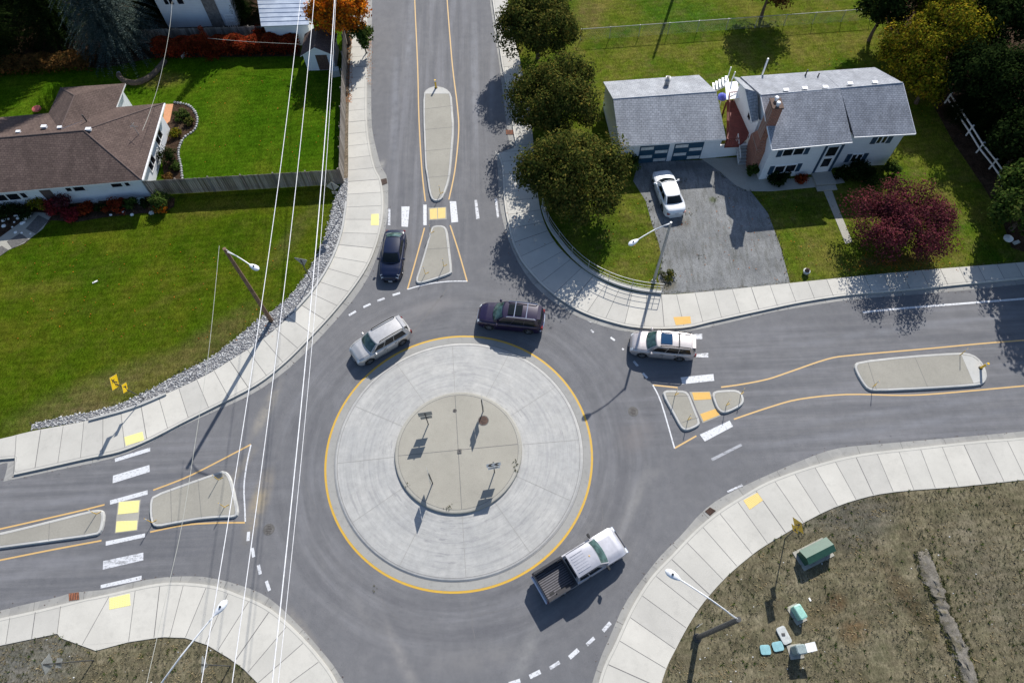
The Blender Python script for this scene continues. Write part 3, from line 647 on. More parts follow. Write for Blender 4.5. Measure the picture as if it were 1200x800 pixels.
def make_car(name, label, loc, heading, P):
    """P: L W wb r top=[(x,z)...] belt=[(x,z)] cabin=(xc,xrf,xrr,xr,zroof,wb,wr) paint ..."""
    root = thing(name, label, P.get('cat', 'car'), (loc.x, loc.y, 0.0), heading)
    L, Wd, wb, r = P['L'], P['W'], P['wb'], P['r']; wf = P.get('wf', wb / 2 + P.get('woff', .05)); wr_ = wf - wb
    hw = Wd / 2; mb = MB(); mb.smooth = True
    xs = sorted(set([-L / 2 + L * i / 46 for i in range(47)] + [wf + r * 1.16 * math.cos(t * PI / 10) for t in range(11)] + [wr_ + r * 1.16 * math.cos(t * PI / 10) for t in range(11)]))
    rings = []
    def half(x):
        u = abs(x) / (L / 2); k = P.get('nose', 3.2) if x > 0 else P.get('tail', 4.5)
        return hw * (1 - P.get('taper', .30) * u ** (k * 2.2)) * (1 - .02 * u)
    for x in xs:
        h = half(x); zt = lerp_t(P['top'], x); zb = P.get('sill', .24)
        u = abs(x) / (L / 2)
        if u > .93: zb += (u - .93) * 2.2
        arch = 0
        for xw in (wf, wr_):
            d = abs(x - xw)
            if d < r * 1.16: arch = max(arch, r + math.sqrt((r * 1.16) ** 2 - d * d) * 1.0)
        zside = max(zb, arch); zs = zt - P.get('shoulder', .10)
        zs = max(zs, zside + .03); zm = max((zs + zb) * .5, zside + .015)
        hl = [(0, zt + .035), (.45 * h, zt + .028), (.78 * h, zt + .005), (.93 * h, zt - .03), (.985 * h, zs), (h, zm), (.985 * h, zside), (.80 * h, zside), (.78 * h, .2)]
        rings.append([(x, y, z) for y, z in hl] + [(x, -y, z) for y, z in hl[::-1][:-1]])
    n = len(rings[0]); o = 0
    vs = [p for q in rings for p in q]
    fs = [(i * n + k, i * n + (k + 1) % n, (i + 1) * n + (k + 1) % n, (i + 1) * n + k) for i in range(len(rings) - 1) for k in range(n)]
    fs = [f[::-1] for f in fs]
    mb.add(vs, fs)
    for q, flip in ((0, 1), (len(rings) - 1, 0)):
        f = tuple(range(q * n, q * n + n)); mb.f.append(list(f[::-1] if flip == 0 else f)); mb.mi.append(0); mb.sm.append(False)
    # dark lower trim and seams as second material
    mb.m(1); mb.smooth = False
    body = mb.build('body', [P['paint'], 'trim_black'], root, True, 50)
    # fix normals
    bm = bmesh.new(); bm.from_mesh(body.data); bmesh.ops.recalc_face_normals(bm, faces=bm.faces); bm.to_mesh(body.data); bm.free()
    # cabin
    xc, xrf, xrr, xr, zr, wbl, wrf = P['cabin']
    zb1 = lerp_t(P['top'], xc) - .01; zb2 = lerp_t(P['top'], xr) - .01; belt = P['belt']
    A = {('b', 'f', 1): Vector((xc, wbl * .93, zb1)), ('b', 'f', -1): Vector((xc, -wbl * .93, zb1)), ('b', 'r', 1): Vector((xr, wbl * P.get('rw', .95), zb2)), ('b', 'r', -1): Vector((xr, -wbl * P.get('rw', .95), zb2)),
         ('t', 'f', 1): Vector((xrf, wrf, zr - .03)), ('t', 'f', -1): Vector((xrf, -wrf, zr - .03)), ('t', 'r', 1): Vector((xrr, wrf * .97, zr - P.get('rdrop', .05))), ('t', 'r', -1): Vector((xrr, -wrf * .97, zr - P.get('rdrop', .05)))}
    def patch(c00, c10, c11, c01, u0, u1, v0, v1, bul, off, nu=8, nv=5, out=None, thick=0, mbx=None):
        "bilinear patch bulging along out; u along first edge, v up"
        out = Vector(out).normalized(); vs = []
        nrm = (c10 - c00).cross(c01 - c00).normalized()
        if nrm.dot(out) < 0: nrm = -nrm
        for i in range(nu + 1):
            for j in range(nv + 1):
                u = u0 + (u1 - u0) * i / nu; v = v0 + (v1 - v0) * j / nv
                p = c00.lerp(c10, u).lerp(c01.lerp(c11, u), v)
                p = p + out * bul * 4 * u * (1 - u) * (1 - .3 * v) + nrm * (off + bul * .25 * 4 * v * (1 - v))
                vs.append(p)
        fs = []
        for i in range(nu):
            for j in range(nv):
                f = (i * (nv + 1) + j, (i + 1) * (nv + 1) + j, (i + 1) * (nv + 1) + j + 1, i * (nv + 1) + j + 1)
                a, b_, c = vs[f[0]], vs[f[1]], vs[f[2]]
                fs.append(f if (b_ - a).cross(c - a).dot(out) > 0 else f[::-1])
        mbx.smooth = True; mbx.add(vs, fs)
    cab = MB()
    fr = (A[('b', 'f', -1)], A[('b', 'f', 1)], A[('t', 'f', 1)], A[('t', 'f', -1)])
    re = (A[('b', 'r', -1)], A[('b', 'r', 1)], A[('t', 'r', 1)], A[('t', 'r', -1)])
    sd = {s: (A[('b', 'r', s)], A[('b', 'f', s)], A[('t', 'f', s)], A[('t', 'r', s)]) for s in (1, -1)}
    bf, br, bs = P.get('bul', (.13, .08, .05))
    patch(*fr, 0, 1, 0, 1, bf, 0, out=(1, 0, .6), mbx=cab); patch(*re, 0, 1, 0, 1, br, 0, out=(-1, 0, .5), mbx=cab)
    for s in (1, -1): patch(*sd[s], 0, 1, 0, 1, bs, 0, out=(0, s, .2), mbx=cab)
    # roof skin
    vs = []; nu, nv = 10, 8
    c = (A[('t', 'r', -1)], A[('t', 'f', -1)], A[('t', 'f', 1)], A[('t', 'r', 1)])
    for i in range(nu + 1):
        for j in range(nv + 1):
            u, v = i / nu, j / nv; p = c[0].lerp(c[1], u).lerp(c[3].lerp(c[2], u), v)
            p.z += .055 * (1 - (2 * v - 1) ** 2 * .9) * (.55 + .45 * 4 * u * (1 - u)) + .025 * 4 * u * (1 - u) - .02
            p.x += (bf * .7 * u - br * .7 * (1 - u)) * 4 * v * (1 - v) ; p.y += (bs * .7 * 4 * u * (1 - u)) * (2 * v - 1)
            vs.append(p)
    fs = [(i * (nv + 1) + j, (i + 1) * (nv + 1) + j, (i + 1) * (nv + 1) + j + 1, i * (nv + 1) + j + 1) for i in range(nu) for j in range(nv)]
    cab.add(vs, fs)
    if P.get('roof_ribs'):
        for k in range(6):
            y = -wrf * .72 + wrf * 1.44 * k / 5; cab.smooth = False
            cab.box(((xrf + xrr) / 2 - .05, y, zr + .03), ((xrf - xrr) * .72, .035, .02))
    cab.build('roof', P.get('roof_paint', P['paint']), root, True, 40)
    def glass(name, quad, u0, u1, v0, v1, bul, out, mat='auto_glass', off=.012):
        g = MB(); patch(*quad, u0, u1, v0, v1, bul, off, out=out, mbx=g); return g.build(name, mat, root, True, 60)
    glass('windshield', fr, .05, .95, .06, .92, bf, (1, 0, .6), P.get('glass', 'green_glass'))
    glass('rear_window', re, .07, .93, P.get('rwv', .25), .92, br, (-1, 0, .5), P.get('rglass', 'auto_glass'))
    for s in (1, -1):
        for (a, b_, v1) in P['side_glass']: glass('side_window', sd[s], a, b_, .10, v1, bs, (0, s, .2))
    # wheels
    for x in (wf, wr_):
        for s in (1, -1):
            t = MB(); t.smooth = True; y0 = s * (hw - .045)
            prof = [(r * .60, -.11), (r * .93, -.115), (r, -.08), (r, .08), (r * .93, .105), (r * .66, .105), (r * .62, .08)]
            vs = []; nn = 28
            for (rr, h) in prof:
                for i in range(nn):
                    a = 2 * PI * i / nn; vs.append((x + rr * math.cos(a), y0 - s * .08 + s * h, r + rr * math.sin(a)))
            t.add(vs, [(j * nn + i, j * nn + (i + 1) % nn, (j + 1) * nn + (i + 1) % nn, (j + 1) * nn + i) for j in range(len(prof) - 1) for i in range(nn)])
            w_ = t.build('wheel', 'rubber', root, True)
            q = MB(); yy = y0 + s * .005
            q.tube((x, yy - s * .10, r), (x, yy - s * .03, r), r * .20, r * .14, 12)
            for k in range(5):
                a = 2 * PI * k / 5; d = Vector((math.cos(a), 0, math.sin(a))); n_ = Vector((-d.z, 0, d.x))
                c0 = Vector((x, yy - s * .02, r)); a0 = c0 + d * r * .1; a1 = c0 + d * r * .63
                q.add([a0 - n_ * r * .1, a0 + n_ * r * .1, a1 + n_ * r * .13, a1 - n_ * r * .13], [(0, 1, 2, 3)])
            q.smooth = True
            vs = []
            for (rr, h) in ((r * .66, .0), (r * .60, .012), (r * .58, -.06)):
                for i in range(nn): a = 2 * PI * i / nn; vs.append((x + rr * math.cos(a), yy - s * .02 + s * h, r + rr * math.sin(a)))
            q.add(vs, [(j * nn + i, j * nn + (i + 1) % nn, (j + 1) * nn + (i + 1) % nn, (j + 1) * nn + i) for j in range(2) for i in range(nn)])
            q.build('rim', 'alloy', w_, True)
    # lamps, mirrors, handles, grille, plate
    zh = lerp_t(P['top'], L / 2 - .1) - P.get('lampdrop', .12); zt_ = lerp_t(P['top'], -L / 2 + .05) - P.get('taildrop', .12)
    for s in (1, -1):
        g = MB(); g.smooth = True
        x0 = L / 2 - P.get('lamplen', .42); pts = []
        for i in range(7):
            x = x0 + (L / 2 - .05 - x0) * i / 6; h = half(x)
            pts.append((x, s * (h * .94 + .012), lerp_t(P['top'], x) - .055)); 
        vs = []
        for (x, y, z) in pts:
            vs += [(x, y - s * .16, z + .06), (x + .01, y - s * .01, z + .01), (x + .02, y + s * .015, z - .12)]
        g.add(vs, [(i * 3 + k, i * 3 + k + 1, (i + 1) * 3 + k + 1, (i + 1) * 3 + k) for i in range(6) for k in range(2)])
        g.build('headlight', 'lamp_clear', root, True)
        g = MB(); h = half(-L / 2 + .1); hz = P.get('tailh', .3)
        g.box((-L / 2 + .07, s * (h * .93), zt_ - hz * .1), (.16, h * P.get('tailw', .24), hz)); g.build('taillight', 'lamp_red', root, True)
        g = MB(); g.smooth = True
        xm = xc - .28; g.lathe([(.02, -.09), (.09, -.07), (.10, .0), (.08, .09), (.03, .11)], (xm, s * (hw + .10), zb1 + .08), 12, 'y'); g.smooth = False; g.box((xm - .01, s * (hw - .02), zb1 + .04), (.05, .16, .04))
        g.build('mirror', P.get('mirror', P['paint']), root, True)
        for hx in P['handles']:
            g = MB(); g.box((hx, s * (hw * .995), P.get('hz', zb1 - .14)), (.17, .03, .03)); g.build('door_handle', P.get('handle', 'trim_black'), root, True)
    zt0 = lerp_t(P['top'], L / 2)
    g = MB(); g.box((L / 2 + .0, 0, zt0 - .20), (.05, hw * .85, .16)); g.box((L / 2 + .0, 0, zt0 - .38), (.05, hw * 1.1, .09)); g.build('grille', 'trim_black', root, True)
    if P.get('chrome_grille'):
        g = MB(); g.box((L / 2 + .015, 0, zt0 - .10), (.05, hw * .9, .05)); g.box((L / 2 + .02, 0, zt0 - .28), (.04, hw * .8, .03)); g.build('grille_trim', 'chrome', root, True)
    for sx in (1, -1):
        g = MB(); g.box((sx * (L / 2 + .035), 0, (zt0 - .3) if sx > 0 else .68), (.02, .32, .14)); g.build('licence_plate', 'plate', root, True)
    # seams: hood and doors
    g = MB()
    def seam(pts, wd=.018, z=.004):
        ribbon3 = []
        for p in pts: ribbon3.append(p)
        g.path(ribbon3, wd / 2, 4)
    zf = lambda x: lerp_t(P['top'], x)
    for s in (1, -1):
        seam([(x, s * half(x) * .80, zf(x) + .004 + .0) for x in [xc + .05 + (L / 2 - .25 - xc - .05) * i / 6 for i in range(7)]])
        for dx in P['doors']:
            seam([(dx, s * (hw * .99), zf(dx) - .08), (dx, s * (hw + .002), .62), (dx, s * hw * .992, .36)], .02)
        seam([(x, s * (half(x) * .99 + .004), .34) for x in [-L / 2 + L * (.24 + .5 * i / 4) for i in range(5)]], .03)
    g.build('panel_seam', 'trim_black', root, True)
    if P.get('rails'):
        for s in (1, -1):
            g = MB(); y = s * (wrf - .02); zz = zr + .035
            g.path([(xrr + .1, y, zz - .05), (xrr + .2, y, zz + .03), ((xrf + xrr) / 2, y, zz + .05), (xrf - .3, y, zz + .03), (xrf - .2, y, zz - .04)], .038, 6); g.build('roof_rail', P['rails'], root, True)
    for xb in P.get('crossbars', ()):
        g = MB(); g.box((xb, 0, zr + .09), (.06, wrf * 1.98, .03)); g.build('crossbar', P.get('barmat', 'trim_black'), root, True)
    if P.get('sunroof'):
        a, b_ = P['sunroof']; g = MB(); g.smooth = True; vs = []
        for i in range(5):
            for j in range(5):
                x = a + (b_ - a) * i / 4; y = -wrf * .66 + wrf * 1.32 * j / 4; vs.append((x, y, zr + .048 - .03 * (y / wrf) ** 2 + P.get('sz', 0)))
        g.add(vs, [(i * 5 + j, (i + 1) * 5 + j, (i + 1) * 5 + j + 1, i * 5 + j + 1) for i in range(4) for j in range(4)])
        g.build('sunroof', P.get('sunmat', 'blue_glass'), root, True)
    if P.get('spoiler'):
        g = MB(); g.box((xrr - .12, 0, zr - .02), (.26, wrf * 1.7, .05)); g.build('spoiler', P['paint'], root, True)
    if P.get('bumper'):
        g = MB(); g.smooth = True; pts = [(-L / 2 - .03 + .22 * abs(t) ** 3, t * hw * .97, .62) for t in [-1 + .2 * i for i in range(11)]]
        g.path(pts, .075, 8); g.build('rear_bumper', P['bumper'], root, True)
    return root

def G2(a, b_): return G(*a), G(*b_)
suv_top = lambda L, hood, belt: [(-L / 2, .92), (-L / 2 + .12, 1.02), (-L / 2 + .35, belt), (0, belt), (L * .17, belt - .02), (L * .24, hood + .03), (L * .36, hood), (L * .46, hood - .14), (L / 2 - .04, hood - .30), (L / 2, hood - .42)]
# silver-grey crossover entering past the apron (north-west)
make_car('crossover_car', 'silver crossover with black roof rails beside the top left edge of the roundabout', Vector((-9.85, 24.72, 0)), math.radians(-147.2), dict(
    L=4.65, W=1.9, wb=2.80, r=.35, top=suv_top(4.65, 1.02, 1.08), belt=1.05, cabin=(1.12, .42, -1.85, -2.18, 1.66, .86, .66), paint='paint_silver', cat='car',
    side_glass=[(.10, .42, .84), (.435, .69, .86), (.71, .94, .74)], handles=(.1, -.85), doors=(.95, -.05, -1.05), rails='trim_black', rwv=.2, tailh=.34, tailw=.16, spoiler=True, bul=(.16, .08, .05)))
# plum full-size crossover
make_car('family_crossover', 'dark plum crossover with chrome roof rails north of the roundabout', Vector((-.02, 26.35, 0)), math.radians(170.1), dict(
    L=5.05, W=1.98, wb=3.02, r=.37, top=suv_top(5.05, 1.05, 1.12), belt=1.1, cabin=(1.18, .42, -2.05, -2.38, 1.76, .90, .70), paint='paint_plum',
    side_glass=[(.09, .36, .84), (.375, .64, .86), (.66, .93, .72)], handles=(.1, -.95), doors=(1.0, -.1, -1.2), rails='chrome', crossbars=(-.35, -1.25), barmat='chrome', rwv=.25, tailh=.3, tailw=.3, sunroof=(-.9, .15), sunmat='auto_glass', bumper='chrome', chrome_grille=True, spoiler=True, bul=(.2, .12, .05)))
# champagne wagon
make_car('station_wagon', 'champagne wagon with blue sunroof by the right hand pavement', Vector((11.12, 23.42, 0)), math.radians(171.0), dict(
    L=4.78, W=1.86, wb=2.72, r=.35, woff=.08, top=suv_top(4.78, .98, 1.03), belt=1.0, cabin=(1.14, .50, -1.98, -2.28, 1.63, .85, .66), paint='paint_champagne',
    side_glass=[(.08, .35, .84), (.365, .64, .86), (.655, .93, .74)], handles=(.15, -.85), doors=(.98, 0, -1.05), rails='trim_black', crossbars=(-1.05,), rwv=.2, tailh=.3, tailw=.2, sunroof=(-.55, .28), spoiler=True, bul=(.16, .10, .05)))
sed_top = lambda L, hood, belt, deck: [(-L / 2, .80), (-L / 2 + .12, deck - .05), (-L / 2 + .3, deck), (-L * .28, deck + .03), (-L * .2, belt), (L * .1, belt), (L * .2, hood + .06), (L * .32, hood + .01), (L * .44, hood - .10), (L / 2 - .05, hood - .24), (L / 2, hood - .34)]
make_car('coupe', 'dark navy coupe driving down beside the left pavement', Vector((-9.35, 32.75, 0)), math.radians(-93.5), dict(
    L=4.68, W=1.86, wb=2.76, r=.34, top=sed_top(4.68, .86, .93, .96), belt=.92, cabin=(1.0, .28, -1.15, -1.85, 1.37, .82, .60), paint='paint_navy', glass='auto_glass',
    side_glass=[(.22, .47, .74), (.50, .84, .82)], handles=(-.35,), doors=(.85, -.62), tailw=.3, tailh=.14, chrome_grille=True, rwv=.08, rglass='green_glass', lamplen=.35, bul=(.2, .12, .04)))
make_car('sedan', 'white sedan parked on the gravel driveway facing the garage', Vector((13.75, 38.15, 0)), math.radians(97.5), dict(
    L=4.9, W=1.84, wb=2.8, r=.33, top=sed_top(4.9, .90, .96, .98), belt=.95, cabin=(1.05, .38, -1.0, -1.62, 1.41, .82, .62), paint='paint_white', glass='auto_glass',
    side_glass=[(.14, .44, .80), (.47, .78, .82)], handles=(.0, -.9), doors=(.9, -.1, -1.1), tailw=.34, tailh=.12, rwv=.06, bul=(.2, .14, .04), lamplen=.3))

# pick-up truck
def make_pickup(loc, heading):
    L, Wd, r, wf, wr_ = 5.95, 1.98, .40, 1.90, -1.72; hw = Wd / 2
    root = thing('pickup_truck', 'silver pickup truck with open black bed beside the roundabout', 'pickup truck', (loc.x, loc.y, 0), heading)
    P = dict(top=[(-.80, 1.16), (.9, 1.16), (1.45, 1.17), (1.6, 1.16), (2.5, 1.10), (2.8, 1.0), (2.93, .88), (2.975, .72)])
    xs = sorted(set([-.82 + (L / 2 + .82) * i / 30 for i in range(31)] + [wf + r * 1.18 * math.cos(t * PI / 10) for t in range(11)]))
    rings = []
    for x in xs:
        u = max(0, (x - 2.3) / .675); h = hw * (1 - .10 * u ** 3); zt = lerp_t(P['top'], x); zb = .36 + (.14 * u); a = 0; d = abs(x - wf)
        if d < r * 1.18: a = r + math.sqrt((r * 1.18) ** 2 - d * d)
        zs_ = max(zb, a); zsh = max(zt - .12, zs_ + .03); zm = max((zsh + zb) / 2, zs_ + .015)
        hl = [(0, zt + .05), (.5 * h, zt + .045), (.76 * h, zt + .03), (.84 * h, zt - .02), (.97 * h, zt - .05), (h, zsh), (h * 1.0, zm), (.98 * h, zs_), (.8 * h, zs_), (.78 * h, .34)]
        rings.append([(x, y, z) for y, z in hl] + [(x, -y, z) for y, z in hl[::-1][:-1]])
    n = len(rings[0]); mb = MB(); mb.smooth = True
    mb.add([p for q in rings for p in q], [(i * n + k, i * n + (k + 1) % n, (i + 1) * n + (k + 1) % n, (i + 1) * n + k)[::-1] for i in range(len(rings) - 1) for k in range(n)] + [tuple(range(n)), tuple(range((len(rings) - 1) * n, len(rings) * n))[::-1]])
    body = mb.build('body', 'paint_lilac_silver', root, True, 45)
    bm = bmesh.new(); bm.from_mesh(body.data); bmesh.ops.recalc_face_normals(bm, faces=bm.faces); bm.to_mesh(body.data); bm.free()
    # cab
    zb = 1.15; zr = 1.84
    c = {k: Vector(v) for k, v in {'fl': (1.52, .88, zb), 'fr': (1.52, -.88, zb), 'rl': (-.80, .90, zb), 'rr': (-.80, -.90, zb), 'tfl': (.90, .76, zr - .04), 'tfr': (.90, -.76, zr - .04), 'trl': (-.70, .77, zr - .04), 'trr': (-.70, -.77, zr - .04)}.items()}
    mb = MB(); mb.smooth = True
    def pt(q, name, mat, u0, u1, v0, v1, bul, out, off):
        g = MB(); g.smooth = True; out = Vector(out).normalized(); nrm = (q[1] - q[0]).cross(q[3] - q[0]).normalized()
        if nrm.dot(out) < 0: nrm = -nrm
        vs = []; nu, nv = 8, 4
        for i in range(nu + 1):
            for j in range(nv + 1):
                u = u0 + (u1 - u0) * i / nu; v = v0 + (v1 - v0) * j / nv
                vs.append(q[0].lerp(q[1], u).lerp(q[3].lerp(q[2], u), v) + out * bul * 4 * u * (1 - u) + nrm * off)
        fs = []
        for i in range(nu):
            for j in range(nv):
                f = (i * 5 + j, (i + 1) * 5 + j, (i + 1) * 5 + j + 1, i * 5 + j + 1); a, b_, d = vs[f[0]], vs[f[1]], vs[f[2]]
                fs.append(f if (b_ - a).cross(d - a).dot(out) > 0 else f[::-1])
        if name is None: mb.add(vs, fs)
        else: g.add(vs, fs); g.build(name, mat, root, True, 60)
    Fq = (c['fr'], c['fl'], c['tfl'], c['tfr']); Rq = (c['rr'], c['rl'], c['trl'], c['trr'])
    pt(Fq, None, 0, 0, 1, 0, 1, .12, (1, 0, .6), 0); pt(Rq, None, 0, 0, 1, 0, 1, .03, (-1, 0, .1), 0)
    for s, q in ((1, (c['rl'], c['fl'], c['tfl'], c['trl'])), (-1, (c['rr'], c['fr'], c['tfr'], c['trr']))):
        pt(q, None, 0, 0, 1, 0, 1, .04, (0, s, .2), 0)
        pt(q, 'side_window', 'auto_glass', .07, .36, .12, .84, .04, (0, s, .2), .012); pt(q, 'side_window', 'auto_glass', .40, .80, .12, .84, .04, (0, s, .2), .012)
    vs = []
    for i in range(11):
        for j in range(13):
            u, v = i / 10, j / 12; p = c['trr'].lerp(c['tfr'], u).lerp(c['trl'].lerp(c['tfl'], u), v)
            p.z += .06 * (1 - (2 * v - 1) ** 4) + .02 * 4 * u * (1 - u) - .01; p.x += .12 * u * 4 * v * (1 - v); vs.append(p)
    mb.add(vs, [(i * 13 + j, (i + 1) * 13 + j, (i + 1) * 13 + j + 1, i * 13 + j + 1) for i in range(10) for j in range(12)])
    mb.smooth = False
    for k in range(7): mb.box((-.10, -.52 + 1.04 * k / 6, zr + .032), (.85, .035, .022))
    cabo = mb.build('cab', 'paint_lilac_silver', root, True, 40)
    g = MB(); g.lathe([(.05, 0), (.045, .02), (.0, .03)], (.55, 0, zr + .03), 10); g.build('roof_lamp', 'tactile_orange', root, True)
    pt(Fq, 'windshield', 'green_glass', .04, .96, .06, .94, .12, (1, 0, .6), .012); pt(Rq, 'rear_window', 'auto_glass', .12, .88, .25, .88, .03, (-1, 0, .1), .012)
    # bed
    x0, x1 = -L / 2 + .08, -.86; g = MB(); 
    for s in (1, -1):
        prof = [(hw - .02, .42), (hw, .8), (hw - .01, 1.16), (hw - .14, 1.16), (hw - .14, .72)]
        xs2 = [x0 + (x1 - x0) * i / 20 for i in range(21)]; vs = []
        for x in xs2:
            d = abs(x - wr_); a = 0
            if d < r * 1.15: a = r + math.sqrt((r * 1.15) ** 2 - d * d)
            for (y, z) in prof[:2]: vs.append((x, s * y, max(z, a + (.06 if z > .5 else 0))))
            for (y, z) in prof[2:]: vs.append((x, s * y, z))
        g.m(0); g.add(vs, [(i * 5 + k, (i + 1) * 5 + k, (i + 1) * 5 + k + 1, i * 5 + k + 1) for i in range(20) for k in range(4)])
        g.add([vs[k] for k in range(5)], [(0, 1, 2, 3, 4)]); g.add([vs[100 + k] for k in range(5)], [(0, 1, 2, 3, 4)])
        g.m(1); g.box(((x0 + x1) / 2, s * (hw - .075), 1.175), (x1 - x0 - .004, .15, .03))
        g.m(1); g.box((wr_, s * (hw - .22), .84), (.95, .17, .24))
    g.m(1); g.box((x1 - .03, 0, .95), (.06, Wd - .3, .46))
    g.box(((x0 + x1) / 2, 0, .69), (x1 - x0 - .02, Wd - .29, .05))
    g.build('bed', ['paint_lilac_silver', 'bedliner'], root, True)
    g = MB(); 
    for k in range(11): g.box(((x0 + x1) / 2, -.70 + 1.4 * k / 10, .722), (x1 - x0 - .1, .07, .02))
    g.build('bed_floor_ribs', 'bed_rib', root, True)
    g = MB(); g.box((x0 - .01, 0, .93), (.08, Wd - .04, .54)); g.build('tailgate', 'paint_black', root, True)
    g = MB(); g.box((x0 - .10, 0, .55), (.16, Wd * .93, .14)); g.build('rear_bumper', 'chrome', root, True)
    g = MB(); g.box((L / 2 - .0, 0, .56), (.16, Wd * .93, .2)); g.build('front_bumper', 'chrome', root, True)
    g = MB(); g.box((L / 2 + .0, 0, .76), (.05, 1.1, .18)); g.build('grille', 'trim_black', root, True)
    for s in (1, -1):
        g = MB(); g.box((L / 2 - .06, s * .76, .80), (.14, .3, .17)); g.build('headlight', 'lamp_clear', root, True)
        g = MB(); g.box((x0 - .02, s * (hw - .08), .95), (.10, .14, .36)); g.build('taillight', 'lamp_red', root, True)
        g = MB(); g.box((1.28, s * (hw + .16), 1.30), (.12, .22, .26)); g.box((1.28, s * (hw + .0), 1.24), (.05, .16, .05)); g.build('mirror', 'trim_black', root, True)
        for hx in (.05,): g = MB(); g.box((hx, s * (hw + .0), 1.02), (.18, .04, .05)); g.build('door_handle', 'trim_black', root, True)
        g = MB()
        for dx in (1.3, .1, -.7): g.path([(dx, s * (hw * .96), 1.12), (dx, s * (hw + .003), .9), (dx, s * (hw + .003), .45)], .01, 4)
        g.build('panel_seam', 'trim_black', root, True)
    for x in (wf, wr_):
        for s in (1, -1):
            t = MB(); t.smooth = True; y0 = s * (hw - .06); prof = [(r * .58, -.13), (r * .94, -.135), (r, -.1), (r, .09), (r * .93, .12), (r * .62, .12), (r * .58, .08)]; vs = []
            for (q, h) in prof:
                for i in range(28): a = 2 * PI * i / 28; vs.append((x + q * math.cos(a), y0 - s * .08 + s * h, r + q * math.sin(a)))
            t.add(vs, [(j * 28 + i, j * 28 + (i + 1) % 28, (j + 1) * 28 + (i + 1) % 28, (j + 1) * 28 + i) for j in range(6) for i in range(28)])
            w_ = t.build('wheel', 'rubber', root, True)
            q = MB(); q.smooth = True; q.tube((x, y0 - s * .07, r), (x, y0 + s * .01, r), r * .58, r * .5, 20); q.tube((x, y0 + s * .0, r), (x, y0 + s * .05, r), r * .16, r * .12, 10); q.build('rim', 'alloy', w_, True)
    g = MB(); g.box((-2.45, -.6, .745), (.3, .14, .03)); g.build('toolbox_strap', 'trim_black', root, True)
make_pickup(Vector((3.72, 8.05, 0)), math.radians(28.0))

# ------------------------------------------------------------------ signs and posts
plain('galvanised', (.34, .35, .35), .5, .3); plain('steel_dark', (.07, .07, .07), .6, .2); plain('sign_back', (.30, .31, .30), .55, .3); plain('sign_white', (.75, .76, .78), .4); plain('sign_black', (.02, .022, .03), .5)
plain('sign_yellow', (.85, .56, .01), .4, var=.05); plain('sign_lime', (.70, .75, .02), .4, var=.05); plain('wood_pole', (.17, .105, .065), .9, var=.35, scale=3); plain('white_metal', (.72, .73, .74), .4)
plain('lamp_head', (.75, .77, .80), .35, .1); plain('cable_white', (.72, .72, .74), .5); plain('cable_dark', (.45, .45, .40), .6)
plain('sign_gold', (.78, .47, .02), .5, var=.1)
def pole_height_pt(base, top, h): 
    b_ = G(*base, .1); return b_, Vector((b_.x, b_.y, h))
def panel(mb, c, yaw, shape, w_, h_, t=.02, mi_front=0, mi_back=1, tilt=0):
    "flat plate, front faces +x after yaw"
    R = Matrix.Rotation(yaw, 3, 'Z') @ Matrix.Rotation(tilt, 3, 'Y')
    if shape == 'rect': P = [(-w_ / 2, -h_ / 2), (w_ / 2, -h_ / 2), (w_ / 2, h_ / 2), (-w_ / 2, h_ / 2)]
    elif shape == 'diamond': P = [(0, -h_ * .707), (w_ * .707, 0), (0, h_ * .707), (-w_ * .707, 0)]
    elif shape == 'yield': P = [(0, -h_ * .6), (w_ * .56, h_ * .36), (w_ * .5, h_ * .42), (-w_ * .5, h_ * .42), (-w_ * .56, h_ * .36)]
    elif shape == 'pent': P = [(-w_ / 2, -h_ / 2), (w_ / 2, -h_ / 2), (w_ / 2, .05), (0, h_ / 2), (-w_ / 2, .05)]
    n = len(P); F_ = [R @ Vector((t / 2, y, z)) + c for y, z in P]; B_ = [R @ Vector((-t / 2, y, z)) + c for y, z in P]
    k = mb.cur; mb.cur = mi_front; mb.add(F_, [tuple(range(n))]); mb.cur = mi_back; mb.add(B_, [tuple(range(n))[::-1]])
    mb.add(F_ + B_, [(i, n + i, n + (i + 1) % n, (i + 1) % n) for i in range(n)]); mb.cur = k
    return R
def glyph(mb, R, c, polys, off=.014):
    for P in polys:
        mb.add([R @ Vector((off, y, z)) + c for y, z in P], [tuple(range(len(P)))])
def walker(sc):
    P = [[(-.03, .30), (.03, .30), (.045, .36), (0, .40), (-.045, .36)], [(-.05, .27), (.05, .27), (.04, .02), (-.05, .02)], [(.0, .05), (.06, .03), (.17, -.28), (.11, -.31)], [(-.05, .05), (.02, .03), (-.10, -.30), (-.17, -.27)],
         [(.04, .26), (.06, .22), (.19, .08), (.17, .05), (.03, .17)], [(-.05, .26), (-.18, .12), (-.16, .09), (-.03, .18)]]
    return [[(y * sc, z * sc) for y, z in q] for q in P]
arrow_dl = [[(-.05, .17), (.02, .2), (.12, .02), (.05, -.01)], [(.2, .05), (.1, -.2), (-.04, -.04)]]
